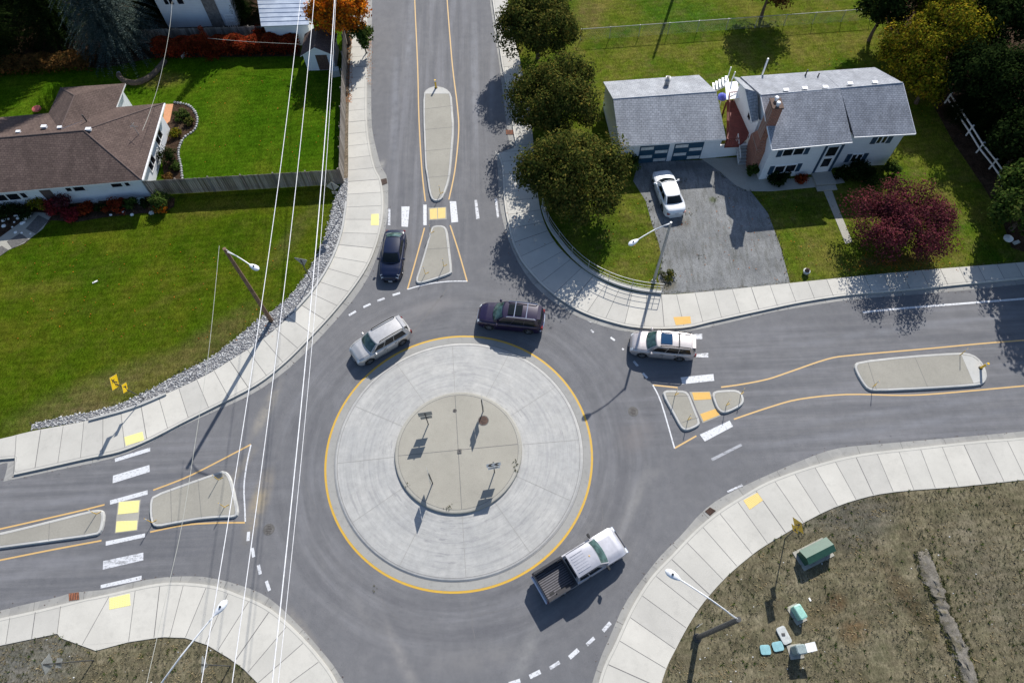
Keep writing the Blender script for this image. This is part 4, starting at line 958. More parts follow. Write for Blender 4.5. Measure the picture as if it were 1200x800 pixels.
def sign(name, label, base, h, panels, post='steel_dark', lean=(0, 0), cat='road sign', r=.035, z0=.1, group=None, top=None):
    b_ = G(*base, z0)
    if top: t0 = G(*top, h) - b_; lean = (t0.x, t0.y)
    lq = math.hypot(*lean) or 1; lean = tuple(v * min(1, .22 * h / lq) for v in lean)
    root = thing(name, label, cat, (b_.x, b_.y, z0 - .02), group=group)
    tp = Vector((b_.x + lean[0], b_.y + lean[1], h))
    g = MB(); g.tube((b_.x, b_.y, z0 - .02), tp, r, n=6); g.build('post', post, root)
    ax = (tp - b_)
    for (zc, yaw, shape, w_, h_, front, gl) in panels:
        c = b_ + ax * ((zc - z0) / (h - z0)) + Vector((math.cos(yaw), math.sin(yaw), 0)) * (r + .02)
        g = MB(); R = panel(g, c, yaw, shape, w_, h_); pl = g.build('sign_panel', [front, 'sign_back'], root)
        if gl: 
            g = MB(); glyph(g, R, c, gl); g.build('symbol', 'sign_black', pl)
    return root
def chevrons(w_, h_):
    out = []
    for k in (-1, 1):
        x = k * w_ * .22
        out.append([(x - w_ * .2, h_ * .46), (x + w_ * .03, h_ * .46), (x + w_ * .2, 0), (x, 0)]); out.append([(x, 0), (x + w_ * .2, 0), (x + w_ * .03, -h_ * .46), (x - w_ * .2, -h_ * .46)])
    return [[(-y, z) for y, z in q] for q in out]
isl = dict(z0=.41, r=.04)
arr = [[(-.3, .05), (.1, .05), (.1, -.05), (-.3, -.05)], [(.1, .14), (.32, 0), (.1, -.14)]]
def isl_sign(label, base, yaw):
    sign('chevron_sign', label, base, 2.45, [(2.12, yaw, 'rect', .95, .62, 'sign_white', chevrons(.95, .62)), (1.52, yaw, 'rect', .80, .45, 'sign_white', arr)], group='chevron signs on the central island', **isl)
isl_sign('chevron sign seen from its grey back at upper left of the round island', (502, 497), math.radians(97))
isl_sign('edge-on chevron sign beside the brown manhole on the round island', (566, 482), math.radians(8))
isl_sign('chevron sign showing black chevrons to the camera at lower right of the round island', (579.5, 553), math.radians(-82))
isl_sign('narrow angled chevron sign at lower left of the round island', (507, 566), math.radians(-166))
sign('pedestrian_crossing_sign', 'two yellow diamond walking signs over rock strip by left crossing', (169, 467), 3.3, [(3.0, math.radians(2), 'diamond', .90, .90, 'sign_yellow', walker(1.1)), (2.05, math.radians(2), 'diamond', .62, .62, 'sign_yellow', arrow_dl)], 'steel_dark', top=(124, 446))
sign('warning_sign', 'grey-backed diamond sign with small plaque beside end of wooden fence', (401, 250), 3.7, [(3.35, math.radians(86), 'diamond', .74, .74, 'sign_yellow', walker(.9)), (2.6, math.radians(86), 'rect', .45, .3, 'sign_yellow', None)], 'steel_dark', (0, .0))
sign('yield_sign', 'grey-backed yield sign on rock strip beside curved left pavement', (365, 329), 3.1, [(2.72, math.radians(75), 'yield', .95, .95, 'sign_white', [[(-.3, .3), (.3, .3), (0, -.2)]])], 'steel_dark', (0, -.1))
sign('warning_sign', 'grey-backed diamond and square signs in rough ground at bottom left corner', (110, 773), 4.0, [(3.6, math.radians(-175), 'diamond', .76, .76, 'sign_yellow', walker(.9)), (2.75, math.radians(-175), 'rect', .5, .5, 'sign_yellow', None)], 'steel_dark', top=(50, 778))
sign('yield_sign', 'yield sign with pale back beside bottom left pavement corner', (270, 780), 3.3, [(2.9, math.radians(-172), 'yield', .8, .8, 'sign_white', [[(-.25, .25), (.25, .25), (0, -.2)]])], 'steel_dark', top=(236, 778))
sign('pedestrian_crossing_sign', 'orange-yellow walking signs seen at a slant above dark green utility box', (920, 631), 3.9, [(3.55, math.radians(202), 'diamond', .8, .8, 'sign_gold', walker(.9)), (2.75, math.radians(202), 'diamond', .5, .5, 'sign_gold', arrow_dl)], 'steel_dark', (-.35, .05))
sign('object_marker', 'small lime yellow marker plate beside foot of the lower right lamp pole', (815, 735), 1.0, [(.82, math.radians(-60), 'rect', .42, .42, 'sign_lime', [[(-.2, .02), (-.08, .02), (.08, -.2), (-.04, -.2)], [(-.0, .2), (.14, .2), (.2, .05), (.06, .05)]])], 'steel_dark', (.05, .1))
def bollard(label, base, h, lean, z0=.15):
    b_ = G(*base, z0); root = thing('marker_bollard', label, 'bollard', (b_.x, b_.y, z0), group='yellow marker bollards on island noses')
    t = Vector((b_.x + lean[0], b_.y + lean[1], z0 + h)); g = MB(); g.tube((b_.x, b_.y, z0), t, .085, n=12); g.build('post', 'sign_gold', root)
    g = MB(); g.lathe([(.15, 0), (.15, .03), (.1, .05)], (b_.x, b_.y, z0), 12); g.build('base_plate', 'trim_black', root)
    d = (t - b_).normalized(); g = MB(); g.tube(b_ + d * h * .82, b_ + d * h * .97, .088, n=12); g.build('reflective_band', 'sign_white', root)
bollard('yellow marker bollard on the far rounded nose of the long top island', (511, 103), .9, (0, 0)); bollard('yellow marker bollard on the right end of the large right island', (1149, 431), .9, (0, -.1))
# thin yellow stakes on islands
def stake(label, base, tip_sh=None, h=1.0, lean=(0, 0)):
    b_ = G(*base, .15); root = thing('marker_stake', label, 'marker stake', (b_.x, b_.y, .15), group='thin yellow marker stakes on the traffic islands')
    g = MB(); g.tube(b_, b_ + Vector((lean[0], lean[1], h)), .022, n=6); g.build('stake', 'sign_gold', root)
    g = MB(); g.tube(b_ + Vector((lean[0], lean[1], h)) * .75, b_ + Vector((lean[0], lean[1], h)) * .95, .027, n=6); g.build('reflector', 'sign_white', root)
    g = MB(); g.tube(b_ + Vector((0, 0, .0)), b_ + Vector((.28, .16, .03)), .016, n=5); g.build('foot', 'sign_gold', root)
for l, b_, le in [('yellow stake at lower tip of the long top island', (516, 227), (0, .0)), ('yellow stake at lower left of small top island', (498.5, 321), (-.05, 0)), ('yellow stake at lower right of small top island', (520, 312), (0, 0)), ('yellow stake at narrow upper end of small top island', (505, 273), (0, 0)),
               ('yellow stake near upper right corner of the left triangular island', (256, 562), (0, 0)), ('yellow stake near lower right corner of the left triangular island', (263, 594), (0, 0)), ('yellow stake at lower left corner of the left triangular island', (178, 612), (0, 0)), ('yellow stake at right end of the long left island', (113, 602), (0, 0)),
               ('yellow stake at upper end of the right triangular island', (791, 463), (0, 0)), ('yellow stake at lower end of the right triangular island', (806, 492), (0, 0)), ('yellow stake on left of the small rounded right island', (851, 475), (0, 0)), ('yellow stake at right of the small rounded right island', (868, 462), (0, 0)),
               ('yellow stake at lower left of the large right island', (1023, 453), (0, 0)), ('yellow stake at upper right of the large right island', (1125, 416), (0, 0))]: stake(l, b_, lean=le)

# street lamps
def cobra(mb_head, p, d, L=.75):
    d = Vector(d).normalized(); s_ = Vector((-d.y, d.x, 0)); vs = []; nn = 12; prof = [(0, .05), (.08, .09), (.2, .15), (.4, .20), (.58, .19), (.70, .12), (.76, .02)]
    for (t, r) in prof:
        for i in range(nn):
            a = 2 * PI * i / nn; z = math.sin(a) * r * (.55 if math.sin(a) > 0 else .8); vs.append(p + d * t * L / .76 + s_ * math.cos(a) * r + Vector((0, 0, z)))
    mb_head.smooth = True; mb_head.add(vs, [(j * nn + i, j * nn + (i + 1) % nn, (j + 1) * nn + (i + 1) % nn, (j + 1) * nn + i) for j in range(len(prof) - 1) for i in range(nn)] + [tuple(range(nn))[::-1], tuple(range((len(prof) - 1) * nn, len(prof) * nn))])
def lamp(name, label, base, h, head_px, zh, pole_mat, r0, r1, arm_mat='galvanised', wood=False, brace=True, base_w=None, lean=(0, 0)):
    b_ = Vector(base_w) if base_w else G(*base, .1); root = thing(name, label, 'street lamp' if not wood else 'utility pole', (b_.x, b_.y, 0.05))
    top = Vector((b_.x + lean[0], b_.y + lean[1], h)); g = MB(); g.smooth = True; g.tube((b_.x, b_.y, .05), top, r0, r1, 12); g.build('pole', pole_mat, root)
    hd = G(*head_px, zh); d = Vector((hd.x - top.x, hd.y - top.y, 0)).normalized(); st = Vector((top.x, top.y, h - .35)) if wood else Vector((top.x, top.y, h - .15))
    end = hd - d * .35; g = MB(); g.smooth = True; mid = st.lerp(end, .5) + Vector((0, 0, .22)); g.path([st, st.lerp(end, .25) + Vector((0, 0, .15)), mid, st.lerp(end, .8) + Vector((0, 0, .12)), end], .04, 8)
    arm = g.build('arm', arm_mat, root)
    if brace: g = MB(); g.path([Vector((top.x, top.y, h - .02)), mid + Vector((0, 0, .04))], .018, 5); g.build('brace', arm_mat, arm)
    g = MB(); cobra(g, end - d * .1, d, .85); hdo = g.build('lamp_head', 'lamp_head', root)
    g = MB(); g.lathe([(.05, .0), (.06, .05), (.04, .09)], end + d * .35 + Vector((0, 0, .09)), 8); g.build('photocell', 'trim_black', hdo)
    if not wood:
        g = MB(); g.lathe([(r0 * 1.8, .05), (r0 * 1.8, .12), (r0 * 1.2, .3)], (b_.x, b_.y, 0), 12); g.build('base_flange', pole_mat, root)
    return root, top
lamp('utility_pole', 'leaning brown wooden pole with lamp arm standing in left rock strip', (318, 376), 9.3, (298, 313), 8.9, 'wood_pole', .17, .12, 'white_metal', True)
lamp('street_lamp', 'tall grey street lamp behind the curved metal handrail', (766, 330), 7.4, (742, 284), 7.6, 'galvanised', .13, .08, 'white_metal')
lamp('street_lamp', 'dark street lamp in rough ground at lower right', (817, 747), 9.1, (788, 673), 9.3, 'steel_dark', .15, .13, 'white_metal')
tp = G(172, 822, 9.0); lamp('street_lamp', 'pale street lamp reaching over the bottom left pavement', (0, 0), 9.0, (259, 711), 9.4, 'galvanised', .13, .09, 'white_metal', base_w=(tp.x, tp.y, .1))
# wooden pole beyond the top of the view
tp = G(765, 70, 0.1) + Vector((math.cos(SUN_AZ), math.sin(SUN_AZ), 0)) * (10 / math.tan(SUN_EL))
g = MB(); g.smooth = True; g.tube((tp.x, tp.y, .05), (tp.x, tp.y, 10), .17, .12, 10); rt = thing('utility_pole', 'tall wooden pole past the lawn throwing a thin shadow beside the mesh fence', 'utility pole', (tp.x, tp.y, .05)); g.build('pole', 'wood_pole', rt)

# overhead wires
def wire(label, P, z, r, mat='cable_white', sag=.0, ext=.6, group=None):
    A = [G(x, y, z) for x, y in P]; a = A[0] + (A[0] - A[1]) * ext; b_ = A[-1] + (A[-1] - A[-2]) * ext; pts = [a] + A + [b_]
    g = MB(); g.path(pts, r, 6); o = g.build('overhead_wire', mat); return tag(o, label, 'cable', group)
def straight(p0, p1): return [p0, p1]
def swire(label, p0, p1, z0, z1, sag, r, mat='cable_white', group='overhead wires crossing the scene'):
    a = G(*p0, z0); b_ = G(*p1, z1); pts = []
    for i in range(-8, 25):
        t = i / 16; p = a.lerp(b_, t); p.z -= sag * 4 * t * (1 - t); pts.append(p)
    g = MB(); g.path(pts, r, 6); o = g.build('overhead_wire', mat); return tag(o, label, 'cable', group)
swire('left of the three long white overhead wires', (352, 0), (236, 800), 14, 14, .7, .019)
swire('middle of the three long white overhead wires', (368, 0), (272, 800), 14, 14, .7, .019)
swire('thick right overhead wire of the long white trio', (392, 0), (319, 800), 13.2, 13.2, .7, .028)
swire('thin slack wire twisted close beside the thick right overhead wire', (393.5, 0), (326, 800), 13.3, 13.1, .95, .014)
def cable(name, label, P, mat, r, dashy=False):
    pts = [G(x, y, z) for x, y, z in P]; pts = [p for p in smooth_px([tuple(p) for p in pts], 8)]
    g = MB(); g.path(pts, r, 5); o = g.build(name, mat); return tag(o, label, 'cable')
cable('guy_cable', 'thin pale cable running down over left lawn from the wooden pole', [(257, 288, 9.1), (246, 400, 8.3), (232, 497, 7.7), (214, 610, 7.2), (200, 675, 7.0), (184, 747, 6.9), (172, 800, 7.0), (160, 860, 7.2)], 'cable_dark', .014)
cable('service_cable', 'thin pale cable slung to the antenna on brown shingled roof', [(203, -20, 5.2), (199, 32, 4.6), (188, 90, 3.9), (176, 130, 3.7), (167, 153, 3.9)], 'cable_dark', .014)
cable('clothes_line', 'pale line strung along the red hedge to the shed', [(243, 45, 2.2), (290, 49, 2.0), (350, 52, 2.2)], 'cable_dark', .014)

# manholes, drains and covers
plain('rusty_iron', (.10, .06, .045), .85, .1, var=.4, scale=8, bmp=.4); plain('grey_iron', (.11, .105, .10), .8, var=.3); plain('drain_dark', (.05, .04, .035), .9); plain('brick_red', (.28, .10, .05), .9, var=.5, scale=5)
def disc(name, label, px, r, z, mat, cat='manhole cover'):
    c = G(*px, z); rt = thing(name, label, cat, (c.x, c.y, z)); g = MB(); g.lathe([(r, 0), (r, .008), (r * .9, .010), (0.001, .012)], c, 24); cv = g.build('cover', mat, rt)
    g = MB(); g.lathe([(r * 1.0, 0), (r * 1.13, .0), (r * 1.13, .006), (r * 1.0, .009)], c, 24); g.build('frame', 'grey_iron', rt)
    g = MB()
    for k in range(5): g.box(c + Vector((0, (k - 2) * r * .32, .016)), (r * 1.2 * math.cos((k - 2) * .5), r * .08, .006))
    g.build('ribs', 'drain_dark', cv)
disc('manhole_cover', 'rusty brown manhole cover on the round island', (566.5, 492.5), .34, .412, 'rusty_iron')
disc('manhole_cover', 'faint round cover in asphalt right of the roundabout', (742, 482), .33, .002, 'grey_iron'); disc('manhole_cover', 'worn round cover in tan-stained asphalt left of the roundabout', (315, 620), .34, .002, 'grey_iron')
disc('valve_cover', 'small round valve cover at top of the round island', (533, 481), .13, .412, 'grey_iron', 'valve cover')
c = G(538.5, 528.5, .412); g = MB(); g.box(c + Vector((0, 0, .02)), (.28, .3, .04)); g.box(c + Vector((.02, .05, .05)), (.1, .1, .05)); tag(g.build('survey_box', 'grey_iron'), 'small square survey box at centre of the round island', 'utility box')
def grate(label, P, mat):
    Q = W(P, .004); rt = thing('drain_grate', label, 'drain', (Q[0].x, Q[0].y, 0)); g = MB(); g.prism(Q, .0, .016); g.build('pit', 'drain_dark', rt)
    g = MB()
    for k in range(6):
        a = Q[0].lerp(Q[1], (k + .5) / 6); b_ = Q[3].lerp(Q[2], (k + .5) / 6); g.tube(a + Vector((0, 0, .02)), b_ + Vector((0, 0, .02)), .028, n=4)
    g.build('bars', mat, rt)
grate('rust red drain grate in the bottom left gutter', [(80.5, 695), (92.5, 693.5), (93, 702), (81, 703.5)], 'brick_red')
grate('dark drain grate in gutter by the curved left pavement', [(444, 211), (453, 209), (454, 215), (446, 218)], 'rusty_iron'); grate('brown drain grate in the lower right gutter', [(826, 599), (832, 594), (839, 598), (832, 604)], 'rusty_iron')
grate('rusty drain grate beneath trees along the top right kerb', [(592.5, 152.5), (601, 152.5), (602, 158), (593, 158)], 'brick_red')

# handrail on low wall at the north-east corner
RP = [(634, 243), (638, 256), (644, 269), (653, 282), (664, 296), (677, 309), (692, 320.5), (710, 330), (730, 337.5), (752, 342.5), (775, 345)]
A = W(RP, .1, 4); g = MB(); 
L_ = []; R_ = []
for i, p in enumerate(A):
    d = (A[min(i + 1, len(A) - 1)] - A[max(i - 1, 0)]).normalized(); n_ = Vector((-d.y, d.x, 0)); L_.append(p + n_ * .22); R_.append(p - n_ * .0)
g.prism(L_ + R_[::-1], .0, .34); tag(g.build('retaining_curb', 'curb_concrete'), 'low curved concrete wall under the metal handrail', 'wall')
rt = thing('handrail', 'curved galvanised handrail of round bars above right corner pavement', 'railing', (A[0].x, A[0].y, .3))
mid = [p.lerp(q, .5) for p, q in zip(L_, R_)]
ps = resample(mid, 1.9); ps.append(mid[-1])
for p in ps: g = MB(); g.tube((p.x, p.y, .3), (p.x, p.y, 1.38), .026, n=8); g.build('post', 'galvanised', rt)
for z in (1.38, .95, .62): g = MB(); g.smooth = True; g.path([(p.x, p.y, z) for p in mid], .024 if z > 1 else .018, 6); g.build('rail', 'galvanised', rt)

# utility boxes in the rough ground
plain('box_green', (.025, .085, .055), .5); plain('box_cyan', (.28, .52, .44), .5); plain('box_pale', (.45, .47, .46), .5); plain('lid_blue', (.22, .42, .45), .5); plain('lid_white', (.80, .80, .78), .5); plain('box_grey', (.25, .31, .31), .5)
def ubox(label, px, yaw, size, mat, lid=None, z0=.1, roof=False, lidover=.04, parts=True, name='utility_box', cat='utility box'):
    c = G(*px, z0); rt = thing(name, label, cat, (c.x, c.y, z0), yaw); sx, sy, sz = size
    g = MB(); bmx = bmesh.new()
    if roof:
        P = [(-sy / 2, 0), (-sy / 2, sz * .8), (-sy * .1, sz), (sy / 2, sz * .72), (sy / 2, 0)]
        vs = [(sx_ * sx / 2, y, z) for sx_ in (-1, 1) for y, z in P]; g.add(vs, [tuple(range(5)), tuple(range(5, 10))[::-1]] + [(i, i + 5, (i + 1) % 5 + 5, (i + 1) % 5) for i in range(5)])
        g.build('cabinet', mat, rt, True)
        g = MB(); P = [(-sy / 2 - .05, sz * .78), (-sy * .1, sz + .01), (sy / 2 + .06, sz * .70)]
        vs = [(a * (sx / 2 + .05), y, z + d) for a in (-1, 1) for d in (.0, .05) for y, z in P]
        g.add(vs, [(3, 4, 10, 9), (4, 5, 11, 10), (0, 6, 7, 1), (1, 7, 8, 2), (0, 1, 4, 3), (1, 2, 5, 4), (6, 9, 10, 7), (7, 10, 11, 8), (2, 8, 11, 5), (0, 3, 9, 6)]); g.build('lid', lid or mat, rt, True)
    else:
        r = min(sx, sy) * .22; P = []
        for cx, cy, a0 in ((1, 1, 0), (-1, 1, 90), (-1, -1, 180), (1, -1, 270)):
            for k in range(4): a = math.radians(a0 + k * 30); P.append((cx * (sx / 2 - r) + r * math.cos(a), cy * (sy / 2 - r) + r * math.sin(a)))
        g.prism(P, 0, sz * .85); g.build('cabinet', mat, rt, True)
        g = MB(); Q = [(x * (1 + lidover), y * (1 + lidover)) for x, y in P]; n = len(Q)
        vs = [(x, y, sz * .82) for x, y in Q] + [(x, y, sz * .95) for x, y in Q] + [(x * .8, y * .8, sz) for x, y in Q]
        g.add(vs, [(j * n + i, j * n + (i + 1) % n, (j + 1) * n + (i + 1) % n, (j + 1) * n + i) for j in range(2) for i in range(n)] + [tuple(range(2 * n, 3 * n))]); g.build('lid', lid or mat, rt, True)
    return rt
t_ = ubox('large dark green utility box with ridged top behind the curved pavement', (953, 648), math.radians(22), (1.95, .85, .95), 'box_green', roof=True)
g = MB()
for k in (-.5, .5): g.box((k, -.44, .42), (.06, .03, .1))
g.build('latch', 'steel_dark', t_, True)
ubox('rounded mint green pedestal box below the dark green utility box', (933.5, 718), math.radians(-68), (.82, .46, .7), 'box_cyan')
ubox('grey slab lid with dark hole near the white-flapped meter box', (918, 744), math.radians(-72), (.95, .55, .14), 'box_pale')
c = G(918, 743, .25); g = MB(); g.box(c, (.2, .16, .03)); tag(g.build('cover_plate', 'steel_dark'), 'small dark plate on top of the grey slab lid', 'cover')
ubox('pale blue square ground lid nearest the grey slab', (911, 757), math.radians(8), (.62, .5, .10), 'lid_blue')
ubox('pale blue square ground lid farthest left of the group', (896.5, 761), math.radians(0), (.58, .52, .10), 'lid_blue')
t_ = ubox('grey meter box with white flap open beside mint green pedestal', (932, 762), math.radians(5), (.56, .52, 1.05), 'box_grey')
g = MB(); g.add([(.28, -.22, 1.04), (.86, -.18, 1.12), (.86, .30, 1.12), (.28, .26, 1.04), (.28, -.22, 1.01), (.86, -.18, 1.09), (.86, .30, 1.09), (.28, .26, 1.01)], [(0, 1, 2, 3), (4, 7, 6, 5), (0, 4, 5, 1), (1, 5, 6, 2), (2, 6, 7, 3), (3, 7, 4, 0)]); g.build('flap', 'lid_white', t_, True)
c = G(949, 702, .12); g = MB(); g.box(c, (.1, .2, .05), .3); tag(g.build('litter_scrap', 'lid_white'), 'white litter scrap beside the mint green pedestal', 'litter')

for (px, sz, yw) in (((953, 649), (2.3, 1.25), 22), ((933.5, 719), (1.1, .75), -68), ((932, 763), (.85, .8), 5)):
    q = G(*px, .1); g = MB(); g.box(q + Vector((0, 0, .015)), (sz[0], sz[1], .06), math.radians(yw)); o_ = g.build('equipment_pad', 'pad_concrete'); o_['kind'] = 'structure'
# mail box / planter near pavement
def hydrant(label, px):
    c = G(*px, .1); rt = thing('garden_ornament', label, 'planter', (c.x, c.y, .1)); g = MB(); g.smooth = True; g.lathe([(.16, 0), (.24, .1), (.28, .3), (.22, .34)], c, 14); g.build('pot', 'box_pale', rt)
    g = MB(); g.smooth = True; g.lathe([(.2, .34), (.16, .5), (.05, .62)], c, 10); g.build('dead_plant', 'rusty_iron', rt)
hydrant('pale pot with brown dead plant at lawn edge by right pavement', (944, 320))
# ------------------------------------------------------------------ buildings
def shingle(name, c1, c2, rot=.06, speck=.0, sc=1.0):
    m, nt, b = new_mat(name); tc = N(nt, 'ShaderNodeTexCoord').outputs['Object']
    mp = N(nt, 'ShaderNodeMapping'); mp.inputs['Rotation'].default_value = (0, 0, rot); lk(nt, tc, mp.inputs[0])
    br = N(nt, 'ShaderNodeTexBrick'); br.inputs['Scale'].default_value = 1; br.inputs['Brick Width'].default_value = .33 * sc; br.inputs['Row Height'].default_value = .2 * sc; br.inputs['Mortar Size'].default_value = .014
    br.inputs['Color1'].default_value = (*c1, 1); br.inputs['Color2'].default_value = (*c2, 1); br.inputs['Mortar'].default_value = (*[x * .6 for x in c1], 1); lk(nt, mp.outputs[0], br.inputs['Vector'])
    c = mix(nt, 1, br.outputs['Color'], ramp(nt, noise(nt, .5, 5, .7), [(.38, (.86,) * 3), (.62, (1.06,) * 3)]), 'MULTIPLY')
    c = mix(nt, 1, c, ramp(nt, noise(nt, 9, 4, .8), [(.38, (.80,) * 3), (.62, (1.16,) * 3)]), 'MULTIPLY')
    sk = noise(nt, 1.0, 4, .7, stretch=(1.6, .25, 1)); c = mix(nt, 1, c, ramp(nt, sk, [(.4, (.88,) * 3), (.6, (1.05,) * 3)]), 'MULTIPLY')
    lk(nt, c, b.inputs['Base Color']); b.inputs['Roughness'].default_value = .9; b.inputs['Specular IOR Level'].default_value = .15
    bump(nt, b, br.outputs['Fac'], .4, .02); return m
shingle('shingle_brown', (.105, .075, .066), (.135, .098, .084)); shingle('shingle_grey', (.33, .345, .375), (.39, .405, .435), .045); shingle('shingle_speckled', (.30, .315, .35), (.37, .385, .42), .045, sc=.8)
plain('ridge_cap', (.095, .067, .06), .9); plain('ridge_grey', (.40, .415, .445), .9)
def siding(name, c):
    m, nt, b = new_mat(name); tc = N(nt, 'ShaderNodeTexCoord').outputs['Object']; sp = N(nt, 'ShaderNodeSeparateXYZ'); lk(nt, tc, sp.inputs[0])
    s_ = math_(nt, 'FRACT', math_(nt, 'MULTIPLY', sp.outputs[2], 5.5))
    col = mix(nt, 1, ramp(nt, noise(nt, 1.2, 4), [(.3, tuple(x * .92 for x in c)), (.7, c)]), ramp(nt, s_, [(0, (.72,) * 3), (.12, (1,) * 3)]), 'MULTIPLY')
    lk(nt, col, b.inputs['Base Color']); b.inputs['Roughness'].default_value = .6; return m
siding('siding_white', (.78, .80, .82)); siding('siding_cool', (.76, .79, .82))
plain('trim_white', (.80, .80, .80), .5, var=.05); plain('trim_blue', (.022, .055, .10), .5); plain('window_glass', (.012, .014, .018), .08, var=.1); plain('door_blue', (.02, .07, .12), .45); plain('door_panel', (.66, .66, .64), .5)
plain('deck_red', (.16, .03, .022), .7, var=.3, scale=4); plain('fence_wood', (.19, .17, .155), .9, var=.35, scale=5, bmp=.3); m, nt, b = new_mat('fence_board'); geo = N(nt, 'ShaderNodeNewGeometry'); lk(nt, mix(nt, 1, ramp(nt, geo.outputs['Random Per Island'], [(0, (.13, .11, .09)), (.4, (.19, .165, .14)), (.7, (.24, .215, .19)), (1, (.30, .27, .24))]), ramp(nt, noise(nt, 4, 5, .7, stretch=(1, 1, .15)), [(.36, (.7,) * 3), (.64, (1.15,) * 3)]), 'MULTIPLY'), b.inputs['Base Color']); b.inputs['Roughness'].default_value = .95
plain('fence_new', (.42, .30, .16), .8); plain('vent_white', (.75, .75, .76), .5); plain('tarp', (.85, .86, .88), .4); plain('umbrella_blue', (.12, .14, .62), .5)
m, nt, b = new_mat('chimney_brick'); br = N(nt, 'ShaderNodeTexBrick'); tc = N(nt, 'ShaderNodeTexCoord').outputs['Object']; mp = N(nt, 'ShaderNodeMapping'); mp.inputs['Rotation'].default_value = (PI / 2, 0, 0); lk(nt, tc, mp.inputs[0]); lk(nt, mp.outputs[0], br.inputs['Vector'])
br.inputs['Scale'].default_value = 1; br.inputs['Brick Width'].default_value = .3; br.inputs['Row Height'].default_value = .12; br.inputs['Mortar Size'].default_value = .012; br.inputs['Color1'].default_value = (.33, .12, .07, 1); br.inputs['Color2'].default_value = (.24, .085, .055, 1); br.inputs['Mortar'].default_value = (.33, .25, .2, 1)
lk(nt, mix(nt, 1, br.outputs[0], ramp(nt, noise(nt, 3, 4), [(.3, (.75,) * 3), (.7, (1.1,) * 3)]), 'MULTIPLY'), b.inputs['Base Color']); b.inputs['Roughness'].default_value = .9
m, nt, b = new_mat('metal_roof'); lk(nt, ramp(nt, noise(nt, .8, 3), [(.4, (.42, .48, .58)), (.7, (.60, .66, .74))]), b.inputs['Base Color']); b.inputs['Metallic'].default_value = .4; b.inputs['Roughness'].default_value = .4

def slab(mb, P, t=.12, mi=0, mi_edge=None):
    "thick planar roof panel, P the upper outline (3-D, counter-clockwise from above)"
    n = len(P); P = [Vector(p) for p in P]; a = sum((P[i].x * P[(i + 1) % n].y - P[(i + 1) % n].x * P[i].y) for i in range(n))
    if a < 0: P = P[::-1]
    Q = [p - Vector((0, 0, t)) for p in P]; mb.cur = mi; mb.add(P, [tuple(range(n))]); mb.cur = mi_edge if mi_edge is not None else mi
    mb.add(Q, [tuple(range(n))[::-1]]); mb.add(P + Q, [(i, n + i, n + (i + 1) % n, (i + 1) % n)[::-1] for i in range(n)]); mb.cur = mi
def wallq(mb, a, b_, z0, z1a, z1b=None, t=.0):
    z1b = z1a if z1b is None else z1b
    mb.add([(a.x, a.y, z0), (b_.x, b_.y, z0), (b_.x, b_.y, z1b), (a.x, a.y, z1a)], [(0, 1, 2, 3)])
def on_wall(a, b_, u, z, off=0):
    d = (b_ - a); n_ = Vector((d.y, -d.x, 0)).normalized(); p = a.lerp(b_, u); return Vector((p.x, p.y, z)) + n_ * off
def window(parent, a, b_, u0, u1, z0, z1, panes=2, frame='trim_white', shutters=False, glass='window_glass', name='window'):
    "window on wall a->b (outside to the right of a->b)"
    d = (b_ - a); L = Vector((d.x, d.y, 0)).length; fr = .07 / L
    g = MB()
    def bar(ua, ub, za, zb, o0, o1):
        c = [on_wall(a, b_, ua, za, o0), on_wall(a, b_, ub, za, o0), on_wall(a, b_, ub, zb, o0), on_wall(a, b_, ua, zb, o0)]; e = [on_wall(a, b_, ua, za, o1), on_wall(a, b_, ub, za, o1), on_wall(a, b_, ub, zb, o1), on_wall(a, b_, ua, zb, o1)]
        g.add(c + e, [(4, 5, 6, 7), (0, 4, 7, 3), (1, 2, 6, 5), (3, 7, 6, 2), (0, 1, 5, 4)])
    bar(u0 - fr, u1 + fr, z0 - .07, z0, .0, .06); bar(u0 - fr, u1 + fr, z1, z1 + .07, .0, .06); bar(u0 - fr, u0, z0, z1, 0, .06); bar(u1, u1 + fr, z0, z1, 0, .06)
    for k in range(1, panes): uu = u0 + (u1 - u0) * k / panes; bar(uu - fr * .7, uu + fr * .7, z0, z1, 0, .055)
    w_ = g.build(name, frame, parent)
    g = MB(); bar_ = [on_wall(a, b_, u0, z0, .02), on_wall(a, b_, u1, z0, .02), on_wall(a, b_, u1, z1, .02), on_wall(a, b_, u0, z1, .02)]; g.add(bar_, [(0, 1, 2, 3)]); g.build('pane', glass, w_)
    if shutters:
        for (ua, ub) in ((u0 - fr - .42 / L, u0 - fr * 1.1), (u1 + fr * 1.1, u1 + fr + .42 / L)):
            g = MB(); bar(ua, ub, z0 - .06, z1 + .06, 0, .045); g.build('shutter', 'trim_blue', w_)
    return w_
def walls4(mb, C4, z0, z1, gable=None, axis=0):
    "C4 = FL, FR, RR, RL ground corners; gable adds triangles on left and right to ridge z"
    FL, FR, RR, RL = C4
    for a, b_ in ((FL, FR), (FR, RR), (RR, RL), (RL, FL)): wallq(mb, a, b_, z0, z1)
    if gable:
        for a, b_ in ((FR, RR), (RL, FL)):
            m_ = a.lerp(b_, .5); mb.add([(a.x, a.y, z1), (b_.x, b_.y, z1), (m_.x, m_.y, gable)], [(0, 1, 2)])
def inset(C4, d_front, d_side, d_rear=None):
    FL, FR, RR, RL = C4; d_rear = d_front if d_rear is None else d_rear
    ex = (FR - FL).normalized(); ey = (RL - FL).normalized()
    return [FL + ex * d_side + ey * d_front, FR - ex * d_side + ey * d_front, RR - ex * d_side - ey * d_rear, RL + ex * d_side - ey * d_rear]

